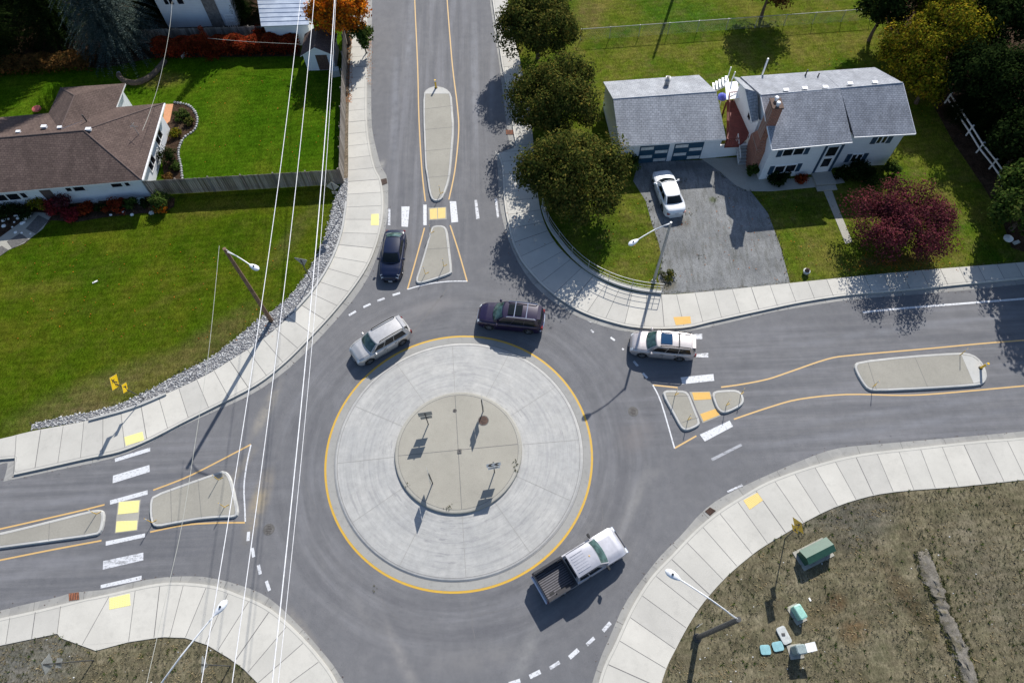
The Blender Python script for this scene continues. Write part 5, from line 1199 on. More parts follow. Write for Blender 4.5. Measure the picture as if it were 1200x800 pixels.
# garage
E = 2.6; FLg, FRg, RLg, RRg = G(726, 172, E), G(851, 163, E), G(707, 96, E), G(819, 88, E)
gar = thing('garage', 'white garage with grey shingled roof and two blue chequered doors', 'garage', (14, 45.5, .1))
wc = inset([FLg, FRg, RRg, RLg], .35, .15); mb = MB(); walls4(mb, wc, .1, E - .02, 3.98); mb.build('wall', 'siding_white', gar)
rg0 = (FLg + RLg) / 2; rg0.z = 4.15; rg1 = (FRg + RRg) / 2; rg1.z = 4.15
mb = MB(); slab(mb, [FLg, FRg, rg1, rg0], .14, 0, 1); slab(mb, [rg0, rg1, RRg, RLg], .14, 0, 1); rf = mb.build('roof', ['shingle_grey', 'trim_white'], gar)
g = MB(); g.path([rg0 + Vector((0, 0, -.02)), rg1 + Vector((0, 0, -.02))], .06, 6); g.build('ridge_cap', 'ridge_grey', rf)
p = G(780.5, 102.5, 3.1); g = MB(); g.lathe([(.22, -.3), (.22, .75), (.26, .76), (.26, .82), (.14, .9), (.14, 1.05), (.2, 1.06), (.2, 1.1)], p, 14); g.build('flue', 'galvanised', rf)
g = MB(); g.lathe([(.15, 1.1), (.15, 1.14), (.01, 1.15)], p, 12); g.build('flue_cap', 'steel_dark', rf)
a, b_ = wc[0], wc[1]; L = (b_ - a).length
def gdoor(u0, u1, flip):
    g = MB(); q = [on_wall(a, b_, u0, .12, .03), on_wall(a, b_, u1, .12, .03), on_wall(a, b_, u1, 2.15, .03), on_wall(a, b_, u0, 2.15, .03)]; g.add(q, [(0, 1, 2, 3)]); d_ = g.build('garage_door', 'door_blue', gar)
    g = MB(); du = (u1 - u0) / 2
    for r in range(4):
        k = (r + flip) % 2
        ua = u0 + du * k + du * .08; ub = u0 + du * (k + 1) - du * .06; z0 = .22 + r * .48; z1 = z0 + .34
        g.add([on_wall(a, b_, ua, z0, .05), on_wall(a, b_, ub, z0, .05), on_wall(a, b_, ub, z1, .05), on_wall(a, b_, ua, z1, .05)], [(0, 1, 2, 3)])
    g.build('white_panel', 'door_panel', d_)
gdoor(.20, .49, 1); gdoor(.54, .83, 1)
# low white fence/wall between garage and house
A_ = G(846, 183, .1); B_ = G(880, 183, .1); A_ = wc[1] + Vector((.05, .05, 0)); B_ = Vector((21.3, A_.y + .2, 0)); g = MB()
n_ = 14
for i in range(n_):
    p = A_.lerp(B_, (i + .5) / n_); g.box((p.x, p.y, .75), ((B_ - A_).length / n_ - .015, .05, 1.3))
pf = thing('board_fence', 'white board fence closing gap between garage and house', 'fence', (A_.x, A_.y, .1)); g.build('boards', 'siding_white', pf); g = MB(); g.box(((A_.x + B_.x) / 2, A_.y + .1, 1.43), ((B_ - A_).length, .14, .06), 0); g.build('top_rail', 'trim_white', pf)

# white house
E = 4.2; R6 = 6.0
hs = thing('house', 'white two-storey house with speckled grey roof and blue shutters', 'house', (27, 43.5, .1))
FL, FM, FM2, FR, RR, RL = G(905, 175, E), G(999, 166, E), G(1001, 160, E), G(1073, 156, E), G(1025, 79, E), G(868, 90, E)
RDl, RDm, RDm2, RDr = G(892, 111.5, R6), G(985, 104.5, R6), G(985, 104.0, R6), G(1058, 97, R6)
RM = RL.lerp(RR, .60)
mb = MB(); slab(mb, [FL, FM, RDm, RDl], .16, 0); slab(mb, [FM2, FR, RDr, RDm2 + Vector((0, 0, -.02))], .16, 0); slab(mb, [RDl, RDm, RM, RL], .16, 0); slab(mb, [RDm2, RDr, RR, RM], .16, 0)
hrf = mb.build('roof', ['shingle_speckled', 'trim_white'], hs)
g = MB()
for p_, q_ in ((FL, FM), (FM2, FR), (FR, RDr), (FL, RDl)): g.tube(p_ + Vector((0, -.03, -.08)), q_ + Vector((0, -.03, -.08)), .075, n=4)
g.build('fascia', 'trim_white', hrf)
g = MB(); g.path([RDl + Vector((0, 0, -.02)), RDr + Vector((0, 0, -.02))], .06, 6); g.build('ridge_cap', 'ridge_grey', hrf)
wl = [FL + Vector((.25, .55, 0)), FM + Vector((-.05, .55, 0)), Vector((FM.x - .05, RM.y - .4, 0)), RL + Vector((.6, -.4, 0))]
wr = [Vector((FM.x - .05, FM2.y + .5, 0)), FR + Vector((-.45, .5, 0)), RR + Vector((-.1, -.4, 0)), Vector((FM.x - .05, RM.y - .38, 0))]
mb = MB()
for C4 in (wl, wr): walls4(mb, C4, .1, E - .05)
for C4, rz in ((wl, RDl), (wr, RDr)):
    pass
a, b_ = wl[3], wl[0]; mb.add([(a.x, a.y, E - .05), (b_.x, b_.y, E - .05), (RDl.x + .35, RDl.y, R6 - .12)], [(0, 1, 2)])
a, b_ = wr[1], wr[2]; mb.add([(a.x, a.y, E - .05), (b_.x, b_.y, E - .05), (RDr.x - .35, RDr.y, R6 - .12)], [(0, 1, 2)])
mb.build('wall', 'siding_white', hs)
a, b_ = wl[0], wl[1]; L = (b_ - a).length
def ux(px, py, z, a=a, b_=b_): 
    q = G(px, py, z); return ((q - a).dot(b_ - a)) / (b_ - a).length_squared
window(hs, a, b_, ux(918, 178, 3.2), ux(943, 178, 3.2), 2.75, 3.6, 2, shutters=True)
window(hs, a, b_, ux(907, 197, 1.2), ux(932, 196, 1.2), .75, 1.55, 2, shutters=True)
a, b_ = wr[0], wr[1]
window(hs, a, b_, ux(1019, 163, 3.3, a, b_), ux(1036, 161, 3.3, a, b_), 2.8, 3.6, 2, shutters=True)
window(hs, a, b_, ux(1001, 191, 1.3, a, b_), ux(1020, 188, 1.3, a, b_), .8, 1.6, 2, shutters=True)
# entry: door and blue surround
a = wr[0]; b_ = wr[1]
p0 = G(960, 200, .1); ex = (wl[1] - wl[0]).normalized(); a, b_ = wl[0], wl[1]
u0, u1 = ux(962, 190, 1.5, a, b_), ux(975, 190, 1.5, a, b_)
g = MB(); q = lambda u, z, o: on_wall(a, b_, u, z, o)
du = .14 / L
for (ua, ub, za, zb) in ((u0 - du * 2.4, u0 - du, .15, 3.4), (u1 + du, u1 + du * 2.6, .15, 3.4), (u0 - du * 2.4, u1 + du * 2.6, 3.4, 3.62)):
    c0 = [q(ua, za, .05), q(ub, za, .05), q(ub, zb, .05), q(ua, zb, .05)]; c1 = [v + Vector((0, .049, 0)) for v in c0]; g.add(c0 + c1, [(0, 1, 2, 3), (0, 4, 5, 1), (1, 5, 6, 2), (2, 6, 7, 3), (3, 7, 4, 0)])
g.build('entry_surround', 'trim_blue', hs)
g = MB(); g.add([q(u0, .2, .02), q(u1, .2, .02), q(u1, 2.1, .02), q(u0, 2.1, .02)], [(0, 1, 2, 3)]); dr = g.build('door', 'trim_white', hs)
g = MB(); g.add([q(u0 + du * .3, 2.2, .03), q(u1 - du * .3, 2.2, .03), q(u1 - du * .3, 3.2, .03), q(u0 + du * .3, 3.2, .03)], [(0, 1, 2, 3)]); g.build('transom_window', 'window_glass', hs)
g = MB(); g.add([q(u0 + du * .8, .95, .03), q(u1 - du * .8, .95, .03), q(u1 - du * .8, 1.9, .03), q(u0 + du * .8, 1.9, .03)], [(0, 1, 2, 3)]); g.build('door_pane', 'window_glass', dr)
g = MB(); s0 = q((u0 + u1) / 2, .1, 1.0); g.box(s0 + Vector((0, .3, .1)), (1.7, 1.5, .2), .045); g.box(s0 + Vector((0, -.75, .05)), (1.7, .5, .12), .045); g.build('front_step', 'pad_concrete', hs)
for px, py in ((921, 106), (943, 104), (967, 102.5), (996, 98.5), (1025, 97)):
    p = G(px, py, 5.9); g = MB(); g.box(p + Vector((0, 0, .03)), (.34, .26, .10)); g.box(p + Vector((0, 0, .09)), (.42, .30, .02)); g.build('roof_vent', 'vent_white', hrf)
for px, py in ((944.5, 87), (958, 91)):
    p = G(px, py, 4.7); g = MB(); g.lathe([(.09, -.2), (.06, -.05), (.055, .45), (.03, .46)], p, 8); g.build('vent_pipe', 'steel_dark', hrf)
p = G(895, 83, 4.3); g = MB(); g.box(p + Vector((0, 0, .3)), (.12, .10, 1.9)); g.build('roof_post', 'trim_white', hs)
# lower rear-left wing of the house
ex0, ex1 = G(860, 90, 4.0), RL + Vector((.3, 0, -.2)); rr0 = G(873, 104, 5.4); rr1 = G(888, 108, 5.4); fr0 = G(881, 143, 3.9); fr1 = G(889, 140, 3.9)
mb = MB(); slab(mb, [ex0, ex1, rr1, rr0], .14, 0, 1); slab(mb, [rr0, rr1, fr1, fr0], .14, 0, 1); mb.build('wing_roof', ['shingle_grey', 'trim_white'], hs)
a = Vector((ex0.x + .6, ex0.y - .3, 0)); b_ = Vector((fr0.x + .7, fr0.y + .3, 0)); mb = MB(); wallq(mb, a, b_, .1, 3.85); mid_ = Vector((rr0.x + .65, rr0.y, 5.25)); mb.add([(a.x, a.y, 3.85), (b_.x, b_.y, 3.85), tuple(mid_)], [(0, 1, 2)]); wallq(mb, b_, Vector((wl[0].x + .01, b_.y, 0)), .1, 3.8); mb.build('wing_wall', 'siding_white', hs)
wa, wb_ = a, b_
window(hs, a, b_, .62, .74, 2.5, 3.3, 1)
# chimney
cb = G(879, 190, .1); ct = G(901, 119, 6.9); cx, cy = FL.x + .0, 0
cxx = (cb.x * .3 + ct.x * .7); cyy = ct.y
g = MB()
def taper(x0, x1, y0, y1, z0, X0, X1, Y0, Y1, z1): g.add([(x0, y0, z0), (x1, y0, z0), (x1, y1, z0), (x0, y1, z0), (X0, Y0, z1), (X1, Y0, z1), (X1, Y1, z1), (X0, Y1, z1)], [(0, 1, 5, 4), (1, 2, 6, 5), (2, 3, 7, 6), (3, 0, 4, 7), (4, 5, 6, 7)])
xw = wl[0].x + .2
YA, YB = ct.y - .65, ct.y + .45
taper(xw - .95, xw, ct.y - 1.1, ct.y + 1.0, .1, xw - .95, xw, ct.y - 1.1, ct.y + 1.0, 2.6); taper(xw - .95, xw, ct.y - 1.1, ct.y + 1.0, 2.6, xw - .78, xw, YA, YB, 3.5); taper(xw - .78, xw, YA, YB, 3.5, xw - .78, xw, YA, YB, 6.7)
ch = g.build('chimney', 'chimney_brick', hs); g = MB(); g.box((xw - .39, ct.y - .1, 6.75), (.9, 1.2, .10)); g.build('chimney_cap', 'rusty_iron', ch)
for k in (-.38, .2): g = MB(); g.smooth = True; g.lathe([(.13, 6.8), (.12, 7.0), (.19, 7.03), (.15, 7.13), (.02, 7.17)], (xw - .39, ct.y + k, 0), 12); g.build('chimney_pot', 'vent_white', ch)
# deck and stairs between the buildings
dk = thing('deck', 'red-stained timber deck with rails between garage and house', 'deck', (20, 44, .1)); zt = 1.7
DP = W([(852, 118), (871, 116), (880, 158), (866, 171), (849, 172), (852, 158)], zt)
mb = MB(); mb.prism(DP, zt - .15, zt); mb.build('deck_floor', 'deck_red', dk)
for i, (p, q_) in enumerate(zip(DP, DP[1:] + DP[:1])):
    if i in (1, 2): continue
    g = MB(); n = max(2, int((q_ - p).length / .25))
    for k in range(n + 1): c = p.lerp(q_, k / n); g.tube((c.x, c.y, zt), (c.x, c.y, zt + .9), .035 if k in (0, n) else .018, n=4)
    g.tube((p.x, p.y, zt + .9), (q_.x, q_.y, zt + .9), .045, n=4); g.build('deck_railing', 'deck_red', dk)
for p in DP[:3]: g = MB(); g.box((p.x, p.y, zt / 2 - .08), (.12, .12, zt - .2)); g.build('deck_post', 'deck_red', dk)
st = thing('stairs', 'white railed stairs going down in front of the brick chimney', 'stairs', (20.5, 41.5, .1)); T0 = G(868, 166, 1.5); T1 = G(871, 193, .1)
g = MB()
for k in range(7):
    c = T0.lerp(T1, (k + .5) / 7); g.box((c.x, c.y, 1.5 - 1.4 * (k + .5) / 7), (.95, .32, .05))
g.build('treads', 'box_pale', st)
for s in (-1, 1):
    g = MB(); a = T0 + Vector((s * .48, 0, .95)); b_ = T1 + Vector((s * .48, 0, .95)); g.tube(a, b_, .035, n=5); g.tube(a - Vector((0, 0, .75)), b_ - Vector((0, 0, .75)), .03, n=5)
    for k in range(10): c = a.lerp(b_, k / 9); g.tube(c, c - Vector((0, 0, .8)), .018, n=4)
    g.build('stair_railing', 'trim_white', st)
st = thing('stairs', 'short white steps behind the garage near the roof corner', 'stairs', (18.5, 48, .1)); T0 = G(852, 94, 2.0); T1 = G(837, 102, 1.0); d = (T1 - T0)
g = MB()
for k in range(5): c = T0.lerp(T1, k / 4); g.box(tuple(c), (.28, 1.1, .05), -.1)
g.build('treads', 'trim_white', st); g = MB()
for s in (-.5, .5): g.tube(T0 + Vector((0, s, -.1)), T1 + Vector((0, s, -.1)), .05, n=4)
g.build('stringer', 'trim_white', st); g = MB(); g.tube(T0 + Vector((.2, -.5, 0)), T0 + Vector((.3, -.5, 1.3)), .05, n=5); g.tube(T0 + Vector((.2, .5, 0)), T0 + Vector((.2, .5, 1.0)), .05, n=5); g.build('newel_post', 'trim_white', st)
p = G(845, 118, .8); g = MB(); g.smooth = True; g.lathe([(.42, 0), (.40, .25), (.22, .42), (.02, .5)], p + Vector((0, 0, .3)), 10); u_ = thing('patio_umbrella', 'small blue and white covered item in gap behind the deck', 'cover', (p.x, p.y, .1)); g.build('cover', 'umbrella_blue', u_); g = MB(); g.tube((p.x, p.y, .1), (p.x, p.y, 1.2), .05); g.build('pole', 'trim_white', u_)
p = G(858, 106, 2.4); g = MB(); R_ = Matrix.Rotation(.5, 3, 'Y'); g.box(p, (1.1, 2.2, .03), .1, tilt=Matrix.Rotation(-.12, 3, 'Z') @ Matrix.Rotation(-.25, 3, 'Y')); o = g.build('awning', 'tarp'); tag(o, 'bright white awning sheet against the rear wing wall', 'awning')

# brown-roofed house on the left
E = 2.6; lh = thing('house', 'low white house with brown hipped shingle roof', 'house', (-41, 44.5, .1))
fr, rr = G(166, 211, E), G(192, 121, E); fl = G(0, 226, E); dirx = (fl - fr).normalized(); fl = fr + dirx * 24; rl = rr + dirx * 24
rd = G(98, 153, 4.05); rdl = rd + dirx * 14
mb = MB(); slab(mb, [fr, rd, rdl, fl], .14, 0, 1); slab(mb, [fr, rr, rd], .14, 0, 1); slab(mb, [rr, rl, rdl, rd], .14, 0, 1); slab(mb, [fl, rdl, rl], .14, 0, 1)
lrf = mb.build('roof', ['shingle_brown', 'trim_white'], lh)
wq = [G(71, 103, E), G(147, 98, E), G(136, 125, E), G(56, 135, E)]; wr0 = G(87, 112, 3.9); wr1 = G(70, 150, 4.0)
base_l = wq[3].lerp(wq[3] + (wq[3] - wq[0]), .2)
mb = MB(); i1 = Vector((wr1.x, wr1.y, 3.9)); lft = Vector((wq[3].x, wq[3].y - .3, E + .02)); rgt = Vector((wq[2].x + .05, wq[2].y - .3, E + .02))
slab(mb, [wq[0] + Vector((0, 0, .02)), wq[1] + Vector((0, 0, .02)), wr0], .14, 0, 1); slab(mb, [wq[0] + Vector((0, 0, .02)), wr0, i1, lft], .14, 0, 1); slab(mb, [wr0, wq[1] + Vector((0, 0, .02)), rgt, i1], .14, 0, 1)
mb.build('wing_roof', ['shingle_brown', 'trim_white'], lh)
g = MB(); up = Vector((0, 0, .015)); up = Vector((0, 0, -.015)); g.path([fr + up, rd + up], .07, 8); g.path([rr + up, rd + up], .07, 8); g.path([rd + up, rdl + up], .07, 8); g.path([wr0 + up, i1 + up], .06, 5); g.path([wr0 + up, wq[0] + up], .06, 5); g.build('ridge_cap', 'ridge_cap', lrf)
wc = inset([fl, fr, rr, rl], .5, .5); mb = MB(); walls4(mb, wc, .1, E - .1); ww = [Vector((wq[3].x + .4, rl.y - 1, 0)), Vector((wq[2].x - .4, rl.y - 1, 0)), wq[1] + Vector((-.4, -.4, 0)), wq[0] + Vector((.4, -.4, 0))]; walls4(mb, ww, .1, E - .1); mb.build('wall', 'siding_cool', lh)
g = MB(); e0 = fr + Vector((.06, 0, -.06)); e1 = rr + Vector((.06, 0, -.06)); g.box((e0 + e1) / 2, (.13, (e1 - e0).length, .13), math.atan2(e1.y - e0.y, e1.x - e0.x) - PI / 2); g.build('gutter', 'trim_white', lh)
a, b_ = wc[0], wc[1]
for (x0, x1, y, z0, z1, pn) in ((-22, 20, 229, 1.2, 1.9, 3), (23, 29, 228, 1.3, 1.9, 1), (78, 84, 221, 1.6, 2.1, 1), (87, 99, 219.5, 1.55, 2.1, 1), (131, 143, 216.5, 1.6, 2.1, 1), (147, 152, 215, 1.6, 2.1, 1)):
    window(lh, a, b_, ux(x0, y, 1.8, a, b_), ux(x1, y, 1.8, a, b_), z0, z1, pn)
L = (b_ - a).length; u0 = ux(53, 228, 1.2, a, b_); g = MB(); g.add([on_wall(a, b_, u0, .15, .03), on_wall(a, b_, u0 + .9 / L, .15, .03), on_wall(a, b_, u0 + .9 / L, 2.15, .03), on_wall(a, b_, u0, 2.15, .03)], [(0, 1, 2, 3)]); g.build('door', 'ridge_cap', lh)
a, b_ = wc[1], wc[2]; window(lh, a, b_, .25, .42, .9, 2.0, 2); window(lh, a, b_, .62, .8, .9, 2.0, 2)
for nm, (px, py, z), kind in (('roof_vent', (22, 155, 3.8), 'b'), ('roof_vent', (52, 149, 3.8), 'B'), ('roof_vent', (70.5, 150, 3.85), 'b'), ('roof_vent', (104, 152, 4.0), 'B')):
    p = G(px, py, z); g = MB(); s = .42 if kind == 'B' else .34; g.box(p + Vector((0, 0, .02)), (s, s * .6, .18)); g.box(p + Vector((0, 0, .12)), (s * 1.1, s * .75, .03)); g.build(nm, 'vent_white', lrf)
p = G(100, 140, 3.7); g = MB(); g.lathe([(.06, -.2), (.055, .5), (.02, .52)], p, 8); g.build('vent_pipe', 'steel_dark', lrf)
p = G(163, 158, 2.9); an = thing('antenna', 'thin mast antenna on the brown hipped roof', 'antenna', (p.x, p.y, p.z)); g = MB(); g.tube(p + Vector((0, 0, -.15)), p + Vector((0, 0, 1.3)), .025, n=5); g.build('mast', 'galvanised', an); g = MB(); g.tube(p + Vector((-.35, .1, .9)), p + Vector((.4, -.1, 1.0)), .018, n=5); g.tube(p + Vector((-.1, -.3, 1.1)), p + Vector((.05, .3, 1.1)), .014, n=5); g.build('cross_arm', 'galvanised', an)

# white house top left
a = G(198, 33, .1); b_ = G(281, 30, .1); ey = Vector((-.06, 1, 0)).normalized() * 9
nh = thing('house', 'tall white house with flat dark panel for a shadowed part at the top left edge', 'house', (a.x, a.y, .1)); C4 = [a, b_, b_ + ey, a + ey]; mb = MB(); walls4(mb, C4, .1, 4.6, 6.2); mb.build('wall', 'siding_cool', nh)
e = [C4[0] + Vector((-.5, -.5, 4.55)), C4[1] + Vector((.5, -.5, 4.55)), C4[2] + Vector((.5, .5, 4.55)), C4[3] + Vector((-.5, .5, 4.55))]; r0_ = (e[0] + e[3]) / 2; r0_.z = 6.4; r1_ = (e[1] + e[2]) / 2; r1_.z = 6.4
mb = MB(); slab(mb, [e[0], e[1], r1_, r0_]); slab(mb, [r0_, r1_, e[2], e[3]]); mb.build('roof', 'shingle_grey', nh)
window(nh, a, b_, .12, .24, 2.7, 3.5, 2); window(nh, a, b_, .30, .38, 2.7, 3.5, 1)
g = MB(); 
for (u0, u1) in ((.62, .80),): q_ = [on_wall(a, b_, u0, .1, .06), on_wall(a, b_, u1, .1, .06), on_wall(a, b_, u1, 4.4, .06), on_wall(a, b_, u0, 4.4, .06)]; g.add(q_, [(0, 1, 2, 3)])
g.build('shadow_panel', 'fence_wood', nh)  # flat brown panel standing in for a part of the house in shadow
g = MB(); p0 = on_wall(a, b_, .88, .1, .7); p1 = on_wall(a, b_, 1.0, .1, .7)
for z in (1.0, 1.35, 1.7): g.tube(p0 + Vector((0, 0, z)), p1 + Vector((0, 0, z)), .03, n=4)
for k in range(5): c = p0.lerp(p1, k / 4); g.tube(c, c + Vector((0, 0, 1.7)), .03, n=4)
g.build('porch_railing', 'trim_white', nh)
# metal roofed carport
c4 = W([(306, 31), (362, 29), (361, -30), (299, -30)], 2.6); cp = thing('carport', 'low carport with ribbed blue-white metal roof beside the orange tree', 'carport', (c4[0].x, c4[0].y, .1)); mb = MB(); P = [c4[0], c4[1], c4[2] + Vector((0, 0, .8)), c4[3] + Vector((0, 0, .8))]; slab(mb, P, .08)
d = (P[1] - P[0]); n_ = int(d.length / .3)
for k in range(1, 14): a_ = P[0].lerp(P[3], k / 14); b2 = P[1].lerp(P[2], k / 14); mb.tube(a_ + Vector((0, 0, .02)), b2 + Vector((0, 0, .02)), .035, n=4)
mb.build('roof', 'metal_roof', cp); mb = MB(); wi = [Vector((p.x, p.y, 0)) for p in c4]; cc = sum(wi, Vector()) / 4; wi = [p.lerp(cc, .08) for p in wi]; walls4(mb, wi, .1, 2.52); mb.build('wall', 'siding_cool', cp)

# garden shed
s0 = G(361, 83, .1); s1 = G(394, 82, .1); dx = (s1 - s0); dx.z = 0; dy = Vector((-dx.y, dx.x, 0)).normalized() * 2.9; sh = thing('garden_shed', 'small white gabled shed with brown shingle roof and brown door', 'shed', (s0.x, s0.y, .1))
A0, A1, A2, A3 = s0, s1, s1 + dy, s0 + dy; mb = MB(); zt = 1.95; za = 2.75
for p, q_ in ((A0, A1), (A1, A2), (A2, A3), (A3, A0)): wallq(mb, p, q_, .1, zt)
mF = (A0 + A1) / 2; mR = (A2 + A3) / 2; mb.add([(A0.x, A0.y, zt), (A1.x, A1.y, zt), (mF.x, mF.y, za)], [(0, 1, 2)]); mb.add([(A2.x, A2.y, zt), (A3.x, A3.y, zt), (mR.x, mR.y, za)], [(0, 1, 2)]); mb.build('wall', 'siding_white', sh)
ov = dx.normalized() * .22; of = -dy.normalized() * .2; mb = MB(); slab(mb, [Vector((A0.x, A0.y, zt - .05)) - ov + of, Vector((mF.x, mF.y, za + .06)) + of, Vector((mR.x, mR.y, za + .06)) - of, Vector((A3.x, A3.y, zt - .05)) - ov - of], .07, 0, 1); slab(mb, [Vector((mF.x, mF.y, za + .06)) + of, Vector((A1.x, A1.y, zt - .05)) + ov + of, Vector((A2.x, A2.y, zt - .05)) + ov - of, Vector((mR.x, mR.y, za + .06)) - of], .07, 0, 1)
mb.build('roof', ['shingle_brown', 'trim_white'], sh); g = MB(); g.add([on_wall(A0, A1, .42, .15, .03), on_wall(A0, A1, .82, .15, .03), on_wall(A0, A1, .82, 1.85, .03), on_wall(A0, A1, .42, 1.85, .03)], [(0, 1, 2, 3)]); g.build('door', 'rusty_iron', sh)
g = MB(); c = G(394, 88, .1); g.box(c + Vector((0, 0, .35)), (.8, .6, .7), .2); tag(g.build('storage_bin', 'box_pale'), 'pale storage bin at the right foot of the shed', 'bin')

# ------------------------------------------------------------------ fences
def wood_fence(label, p0, p1, h, bw=.19, mat='fence_board', group=None):
    a = G(*p0, .1); b_ = G(*p1, .1); rt = thing('wooden_fence', label, 'fence', (a.x, a.y, .1), group=group); d = (b_ - a); L = d.length; ang = math.atan2(d.y, d.x); n = int(L / bw); rf_ = random.Random(int(L * 7)); g = MB()
    for i in range(n): c = a.lerp(b_, (i + .5) / n); hh = h + rf_.uniform(-.03, .03); g.box((c.x, c.y, .12 + hh / 2), (bw - .02, .022, hh), ang + rf_.uniform(-.03, .03))
    g.build('boards', mat, rt); nn = Vector((-d.y, d.x, 0)).normalized() * .05
    for z in (.45, h - .2): g = MB(); g.box((a + b_) / 2 + nn + Vector((0, 0, z)), (L, .04, .09), ang); g.build('rail', mat, rt)
    k = max(1, int(L / 2.4))
    for i in range(k + 1): c = a.lerp(b_, i / k) + nn * 2; g = MB(); g.box((c.x, c.y, .1 + (h + .05) / 2), (.1, .1, h + .05), ang); g.build('post', mat, rt)
wood_fence('weathered grey board fence running from the brown-roofed house to the pavement', (178, 229), (401, 216), 1.75)
wood_fence('weathered board fence along the pavement beside back lawn and shed', (403, 214), (407, 40), 1.75)
wood_fence('dark board fence behind the red hedge at the top left', (130, 52), (352, 45), 1.5)
# leaning braces outside the fence
g = MB(); g.tube(G(403, 160, .15), G(397, 143, 1.4), .04, n=5); tag(g.build('fence_brace', 'fence_new'), 'upper pale timber brace leaning on the pavement side fence', 'brace'); g = MB(); g.tube(G(403, 178, .15), G(396, 160, 1.4), .04, n=5); tag(g.build('fence_brace', 'fence_new'), 'lower pale timber brace leaning on the pavement side fence', 'brace')
# chain link
a = G(680, 47.5, .1); b_ = G(1019, 23.5, .1); cl = thing('chain_link_fence', 'long galvanised mesh fence across the far lawn', 'fence', (a.x, a.y, .1)); d = b_ - a; L = d.length; H_ = 1.25
g = MB(); g.tube(a + Vector((0, 0, H_)), b_ + Vector((0, 0, H_)), .03, n=6); g.build('top_rail', 'galvanised', cl)
k = int(L / 2.9)
for i in range(k + 1): c = a.lerp(b_, i / k); g = MB(); g.tube(c, c + Vector((0, 0, H_ + .05)), .032, n=6); g.build('post', 'galvanised', cl)
g = MB(); u = d.normalized(); n_ = int(L / .16)
for i in range(-8, n_):
    for s in (0, 1):
        x0, x1 = i * .16, i * .16 + H_; z0, z1 = (0, H_) if s == 0 else (H_, 0)
        if x0 < 0 or x1 > L: continue
        g.tube(a + u * x0 + Vector((0, 0, z0)), a + u * x1 + Vector((0, 0, z1)), .0045, n=3, caps=False)
g.build('wire_mesh', 'galvanised', cl)
# white ranch fence
BP = [(1107, 121), (1119.5, 140), (1132, 159), (1144, 179), (1159, 198), (1173, 219)]; pts = W(BP, .1); rf_ = thing('rail_fence', 'white two-rail fence beside the dark hedge trees', 'fence', (pts[0].x, pts[0].y, .1))
for p in pts: g = MB(); g.box(p + Vector((0, 0, .58)), (.12, .12, 1.16), .6); g.box(p + Vector((0, 0, 1.18)), (.16, .16, .05), .6); g.build('post', 'trim_white', rf_)
for p, q_ in zip(pts, pts[1:]):
    for z in (.5, .98): g = MB(); d = q_ - p; g.box((p + q_) / 2 + Vector((0, 0, z)), (d.length - .1, .05, .14), math.atan2(d.y, d.x)); g.build('rail', 'trim_white', rf_)

# ------------------------------------------------------------------ vegetation
def leafmat(name, cols, trans=.25):
    m = bpy.data.materials.new(name); m.use_nodes = True; MATS[name] = m; nt = m.node_tree; nt.nodes.clear()
    out = N(nt, 'ShaderNodeOutputMaterial'); geo = N(nt, 'ShaderNodeNewGeometry'); n = len(cols)
    c = ramp(nt, geo.outputs['Random Per Island'], [(i / max(1, n - 1) * .98 + .01, cl_) for i, cl_ in enumerate(cols)])
    c = mix(nt, 1, c, ramp(nt, noise(nt, .9, 3), [(.36, (.6, .66, .6)), (.5, (1, 1, 1)), (.64, (1.55, 1.4, 1.2))]), 'MULTIPLY')
    d = N(nt, 'ShaderNodeBsdfDiffuse'); t = N(nt, 'ShaderNodeBsdfTranslucent'); mx = N(nt, 'ShaderNodeMixShader'); mx.inputs[0].default_value = trans
    lk(nt, c, d.inputs[0]); lk(nt, c, t.inputs[0]); lk(nt, d.outputs[0], mx.inputs[1]); lk(nt, t.outputs[0], mx.inputs[2]); lk(nt, mx.outputs[0], out.inputs[0]); return m
leafmat('leaf_olive', [(.032, .046, .012), (.055, .074, .017), (.09, .10, .022), (.15, .12, .03)])
leafmat('leaf_green', [(.020, .040, .010), (.035, .065, .014), (.055, .09, .018), (.09, .11, .03)])
leafmat('leaf_orange', [(.35, .09, .008), (.55, .15, .010), (.62, .25, .02), (.30, .05, .01), (.10, .10, .02)])
leafmat('leaf_plum', [(.06, .016, .022), (.10, .024, .036), (.15, .038, .055), (.085, .04, .03)])
leafmat('leaf_wine', [(.14, .015, .02), (.09, .012, .022), (.19, .03, .03)])
leafmat('leaf_red', [(.10, .014, .008), (.19, .025, .012), (.28, .05, .015), (.08, .03, .012)])
leafmat('leaf_yellow', [(.05, .075, .008), (.13, .15, .012), (.28, .25, .018), (.18, .11, .014), (.04, .065, .008)])
leafmat('leaf_spruce', [(.035, .055, .052), (.065, .092, .084), (.12, .155, .145), (.024, .036, .032)])
leafmat('leaf_dark', [(.009, .017, .006), (.016, .029, .008), (.026, .043, .012)])
leafmat('leaf_brown', [(.10, .05, .02), (.16, .08, .025), (.08, .06, .02)])
leafmat('leaf_pink', [(.30, .04, .04), (.20, .02, .03), (.12, .02, .02)])
plain('bark', (.10, .075, .055), .95, var=.35, scale=5, bmp=.5)
def leaf(g, p, nrm, s, asp=.6, rng=random):
    nrm = (nrm + Vector((rng.gauss(0, .45), rng.gauss(0, .45), rng.gauss(0, .45)))).normalized(); a = nrm.orthogonal().normalized(); b_ = nrm.cross(a); t = rng.random() * 6.28
    u = (a * math.cos(t) + b_ * math.sin(t)) * s; v = (b_ * math.cos(t) - a * math.sin(t)) * s * asp; o = len(g.v)
    g.v += [tuple(p - u), tuple(p + v), tuple(p + u), tuple(p - v)]; g.f.append([o, o + 1, o + 2, o + 3]); g.mi.append(0); g.sm.append(False)
